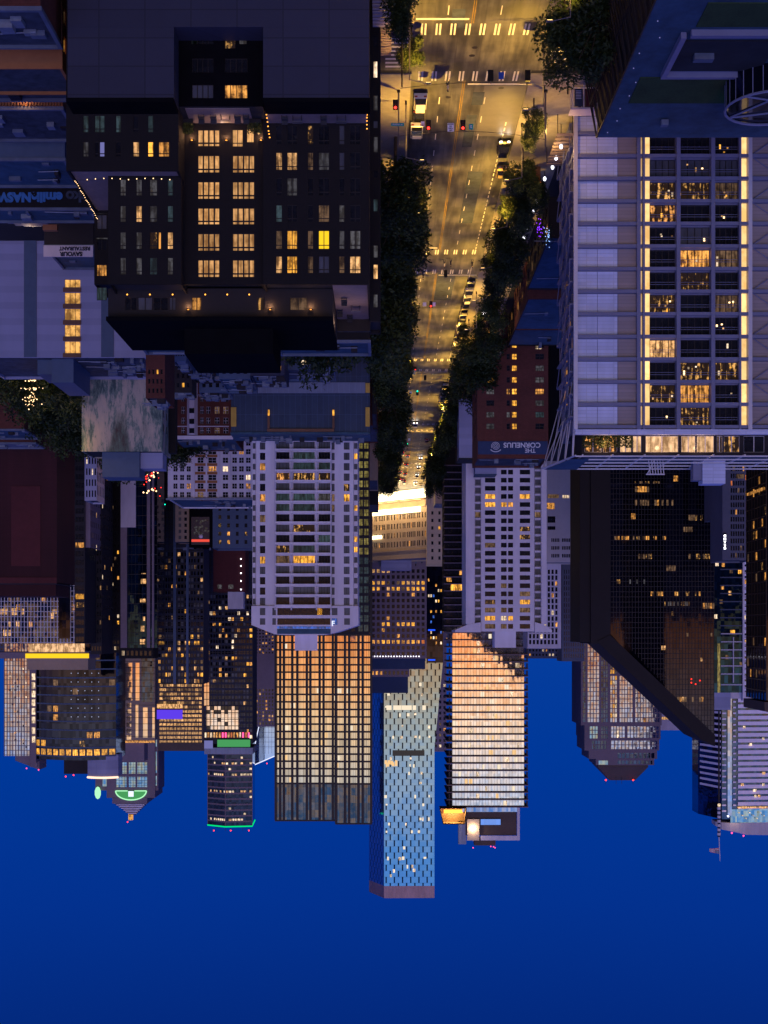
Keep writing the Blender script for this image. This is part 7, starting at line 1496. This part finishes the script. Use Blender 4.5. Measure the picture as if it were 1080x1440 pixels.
for i, (x, D, s) in enumerate([(-21.5, 548, 1.55), (-23, 566, 1.5), (-21.5, 590, 1.7), (-24, 610, 1.5), (-22.5, 628, 1.5)]): tree(x, D, s, 'of the right row in the fourth block, '+['nearest', 'second', 'third', 'fourth', 'last'][i])
# trees behind the stepped block and around the left lanes
for i, (x, y, D, s) in enumerate([(430, 488, 262, 1.25), (455, 495, 268, 1.1), (478, 488, 258, 1.2), (500, 500, 262, 1.3), (520, 505, 268, 1.3), (415, 492, 266, .9)]):
    tree(PX(x, D), D, PZ(y+26, D)/12.6*.80, 'behind the stepped block, '+['second', 'third', 'fourth', 'fifth', 'nearest the street', 'leftmost'][i]+' of the group before the garage block', grp='trees before the garage block', tall=1.38)
q = random.Random(55); nm8 = ['far left front', 'far left rear', 'second front', 'second rear', 'third front', 'third rear', 'beside the festoon lights', 'under the grey plant box', 'middle', 'tall middle', 'tall rear', 'next to the peeling wall', 'by the dark maroon tower', 'highest', 'rear corner', 'last right']
for i, (x, y, D) in enumerate([(5, 545, 318), (22, 560, 322), (42, 575, 326), (6, 560, 324), (34, 585, 335), (60, 590, 338), (78, 570, 322), (92, 590, 330), (70, 620, 360), (92, 625, 365), (84, 600, 350), (104, 615, 345), (92, 640, 375), (108, 655, 385), (122, 655, 400), (112, 612, 340)]):
    h = PZ(y+16, D); tree(PX(x, D), D, max(.85, min(1.8, h/12.6)), 'in the dark grove at the left, '+nm8[i], tall=max(1.0, h/12.6/1.8), grp='trees in the left grove', k=i % 4)
for i, (x, y, D) in enumerate([(160, 700, 430), (175, 690, 425), (188, 700, 432), (150, 680, 422), (205, 690, 470), (240, 672, 462), (255, 665, 460), (228, 662, 455), (270, 658, 458)]):
    h = PZ(y, D); tree(PX(x, D), D, max(.9, min(1.9, h/12.6)), 'at the far left side street, '+['second', 'third', 'fourth', 'leftmost', 'by the signals', 'right group middle', 'right group near', 'right group left', 'right group last'][i], tall=max(1.0, h/12.6/1.9), grp='trees at the far left side street', k=i % 4)
D = 600
signal('red signal of the far left side street', PX(225, 560), 560, PZ(696, 560), 'red', grp='far side street signals'); signal('green signal of the far left side street', PX(232, 560), 560, PZ(711, 560), 'green', grp='far side street signals')
m = MB(); q = random.Random(77)
for i in range(34): x = 204+q.random()*14; y = 662+q.random()*30; m.ball((PX(x, 520)+q.gauss(0, .8), 520+q.uniform(-5, 5), PZ(y, 520)), q.uniform(.15, .4), 5, q.choice([0, 0, 1]))
tag(m.build('side_street_lights', ['e_bulb', 'e_tail']), 'cluster of warm and red lights down the far left side street', 'lights', kind='stuff')
m = MB(); 
for i in range(70): x = q.choice([q.gauss(48, 3), q.gauss(42, 9), q.gauss(45, 4)]); y = q.choice([547+q.gauss(0, 1), 535+q.gauss(0, .6), 562+q.gauss(0, 6)]); m.ball((PX(x, 316), 316+q.uniform(-1, 1), PZ(y, 316)), q.uniform(.06, .16), 5)
m.build('festoon_bulbs', 'e_bulb', thing('string_lights', 'tangle of warm festoon lights glowing in the dark left grove', 'string lights', (PX(45, 316), 316, 1)))
for x, y, D, e in ((46, 545, 312, 900), (12, 535, 312, 300), (88, 600, 326, 500), (110, 625, 328, 400), (185, 700, 415, 900), (212, 680, 500, 1500), (318, 575, 405, 300), (548, 460, 372, 0), (700, 200, 222, 0), (205, 545, 320, 120), (560, 455, 345, 600)):
    if e: lamp(None, (PX(x, D), D-1, PZ(y, D)), e, (1, .58, .12), .3)
m = MB()
for i in range(90): m.ball((PX(q.uniform(540, 566), 352), 352+q.uniform(-2.5, 2.5), PZ(q.uniform(442, 476), 352)), q.uniform(.05, .10), 4)
m.build('fairy_bulbs', 'e_yb', thing('string_lights', 'yellow fairy lights wound through a left kerb tree in the second block', 'string lights', (PX(553, 352), 352, 5)))
# ================================================================== dusk sky: deep blue ahead, afterglow low in the west behind the viewpoint
w = bpy.data.worlds.new('World'); bpy.context.scene.world = w; w.use_nodes = True; n = w.node_tree; n.nodes.clear(); L = n.links.new
out = nd(n, 'ShaderNodeOutputWorld'); bg = nd(n, 'ShaderNodeBackground', inp={'Strength': 1.0}); tc = nd(n, 'ShaderNodeTexCoord'); sx = nd(n, 'ShaderNodeSeparateXYZ'); L(tc.outputs['Generated'], sx.inputs[0])
el = nd(n, 'ShaderNodeMath', operation='ARCSINE'); L(sx.outputs[2], el.inputs[0]); dg = nd(n, 'ShaderNodeMath', operation='DIVIDE', inp={1: math.pi/2}); L(el.outputs[0], dg.inputs[0])
def E(d): return d/90
west = ramp(n, dg.outputs[0], [(E(0), (1.3, .44, .12)), (E(1.8), (1.4, .74, .34)), (E(3.9), (1.2, .94, .68)), (E(6), (.86, .85, .90)), (E(9.5), (.20, .52, 1.0)), (E(18), (.24, .36, 1.25)), (E(40), (.11, .14, .82)), (1, (.018, .040, .23))])
east = ramp(n, dg.outputs[0], [(E(0), (.002, .048, .34)), (E(5), (0, .040, .32)), (E(11), (0, .030, .27)), (E(18), (0, .017, .17)), (E(40), (.004, .02, .20)), (1, (.018, .040, .23))])
ng = nd(n, 'ShaderNodeMath', operation='MULTIPLY', inp={1: -1.0}); L(sx.outputs[1], ng.inputs[0]); mr = nd(n, 'ShaderNodeMapRange', interpolation_type='SMOOTHSTEP', inp={'From Min': -.15, 'From Max': .8}); L(ng.outputs[0], mr.inputs[0])
mx = nd(n, 'ShaderNodeMix', data_type='RGBA'); L(mr.outputs[0], mx.inputs[0]); L(east, mx.inputs[6]); L(west, mx.inputs[7])
sky = nd(n, 'ShaderNodeTexSky', sky_type='NISHITA', sun_disc=False); sky.sun_elevation = math.radians(-3); sky.sun_rotation = math.radians(180)
sc_ = nd(n, 'ShaderNodeMix', data_type='RGBA', blend_type='ADD', inp={0: .015}); L(mx.outputs[2], sc_.inputs[6]); L(sky.outputs[0], sc_.inputs[7])
L(sc_.outputs[2], bg.inputs[0]); L(bg.outputs[0], out.inputs[0])
sun = bpy.data.lights.new('afterglow', 'SUN'); sun.energy = .42; sun.angle = math.radians(24); sun.color = (1, .72, .70); so = bpy.data.objects.new('afterglow', sun); C.objects.link(so); so.rotation_euler = (math.radians(64), 0, 0)
cam = bpy.data.cameras.new('camera'); co = bpy.data.objects.new('camera', cam); C.objects.link(co); co.location = (0, 0, CH)
co.rotation_mode = 'QUATERNION'
# looking along +Y with the world upside down in the frame, as in the photo
co.rotation_quaternion = (Matrix.Rotation(math.radians(90), 3, 'X') @ Matrix.Rotation(math.radians(180), 3, 'Z')).to_quaternion()
cam.sensor_fit = 'AUTO'; cam.sensor_width = 36; cam.lens = F/1440*36; cam.shift_y = (HY-720)/1440; cam.clip_end = 9000; cam.clip_start = .5
S = bpy.context.scene; S.camera = co
S.view_settings.view_transform = 'Standard'; S.view_settings.look = 'None'; S.view_settings.exposure = 0; S.view_settings.gamma = 1
S.cycles.use_denoising = True; S.cycles.max_bounces = 5; S.cycles.diffuse_bounces = 2; S.cycles.glossy_bounces = 3; S.cycles.transmission_bounces = 2; S.cycles.caustics_reflective = False; S.cycles.caustics_refractive = False; S.cycles.sample_clamp_indirect = 3; S.cycles.use_light_tree = True
for o in list(bpy.data.objects):
    for k in ('_o', '_x'):
        if k in o: del o[k]
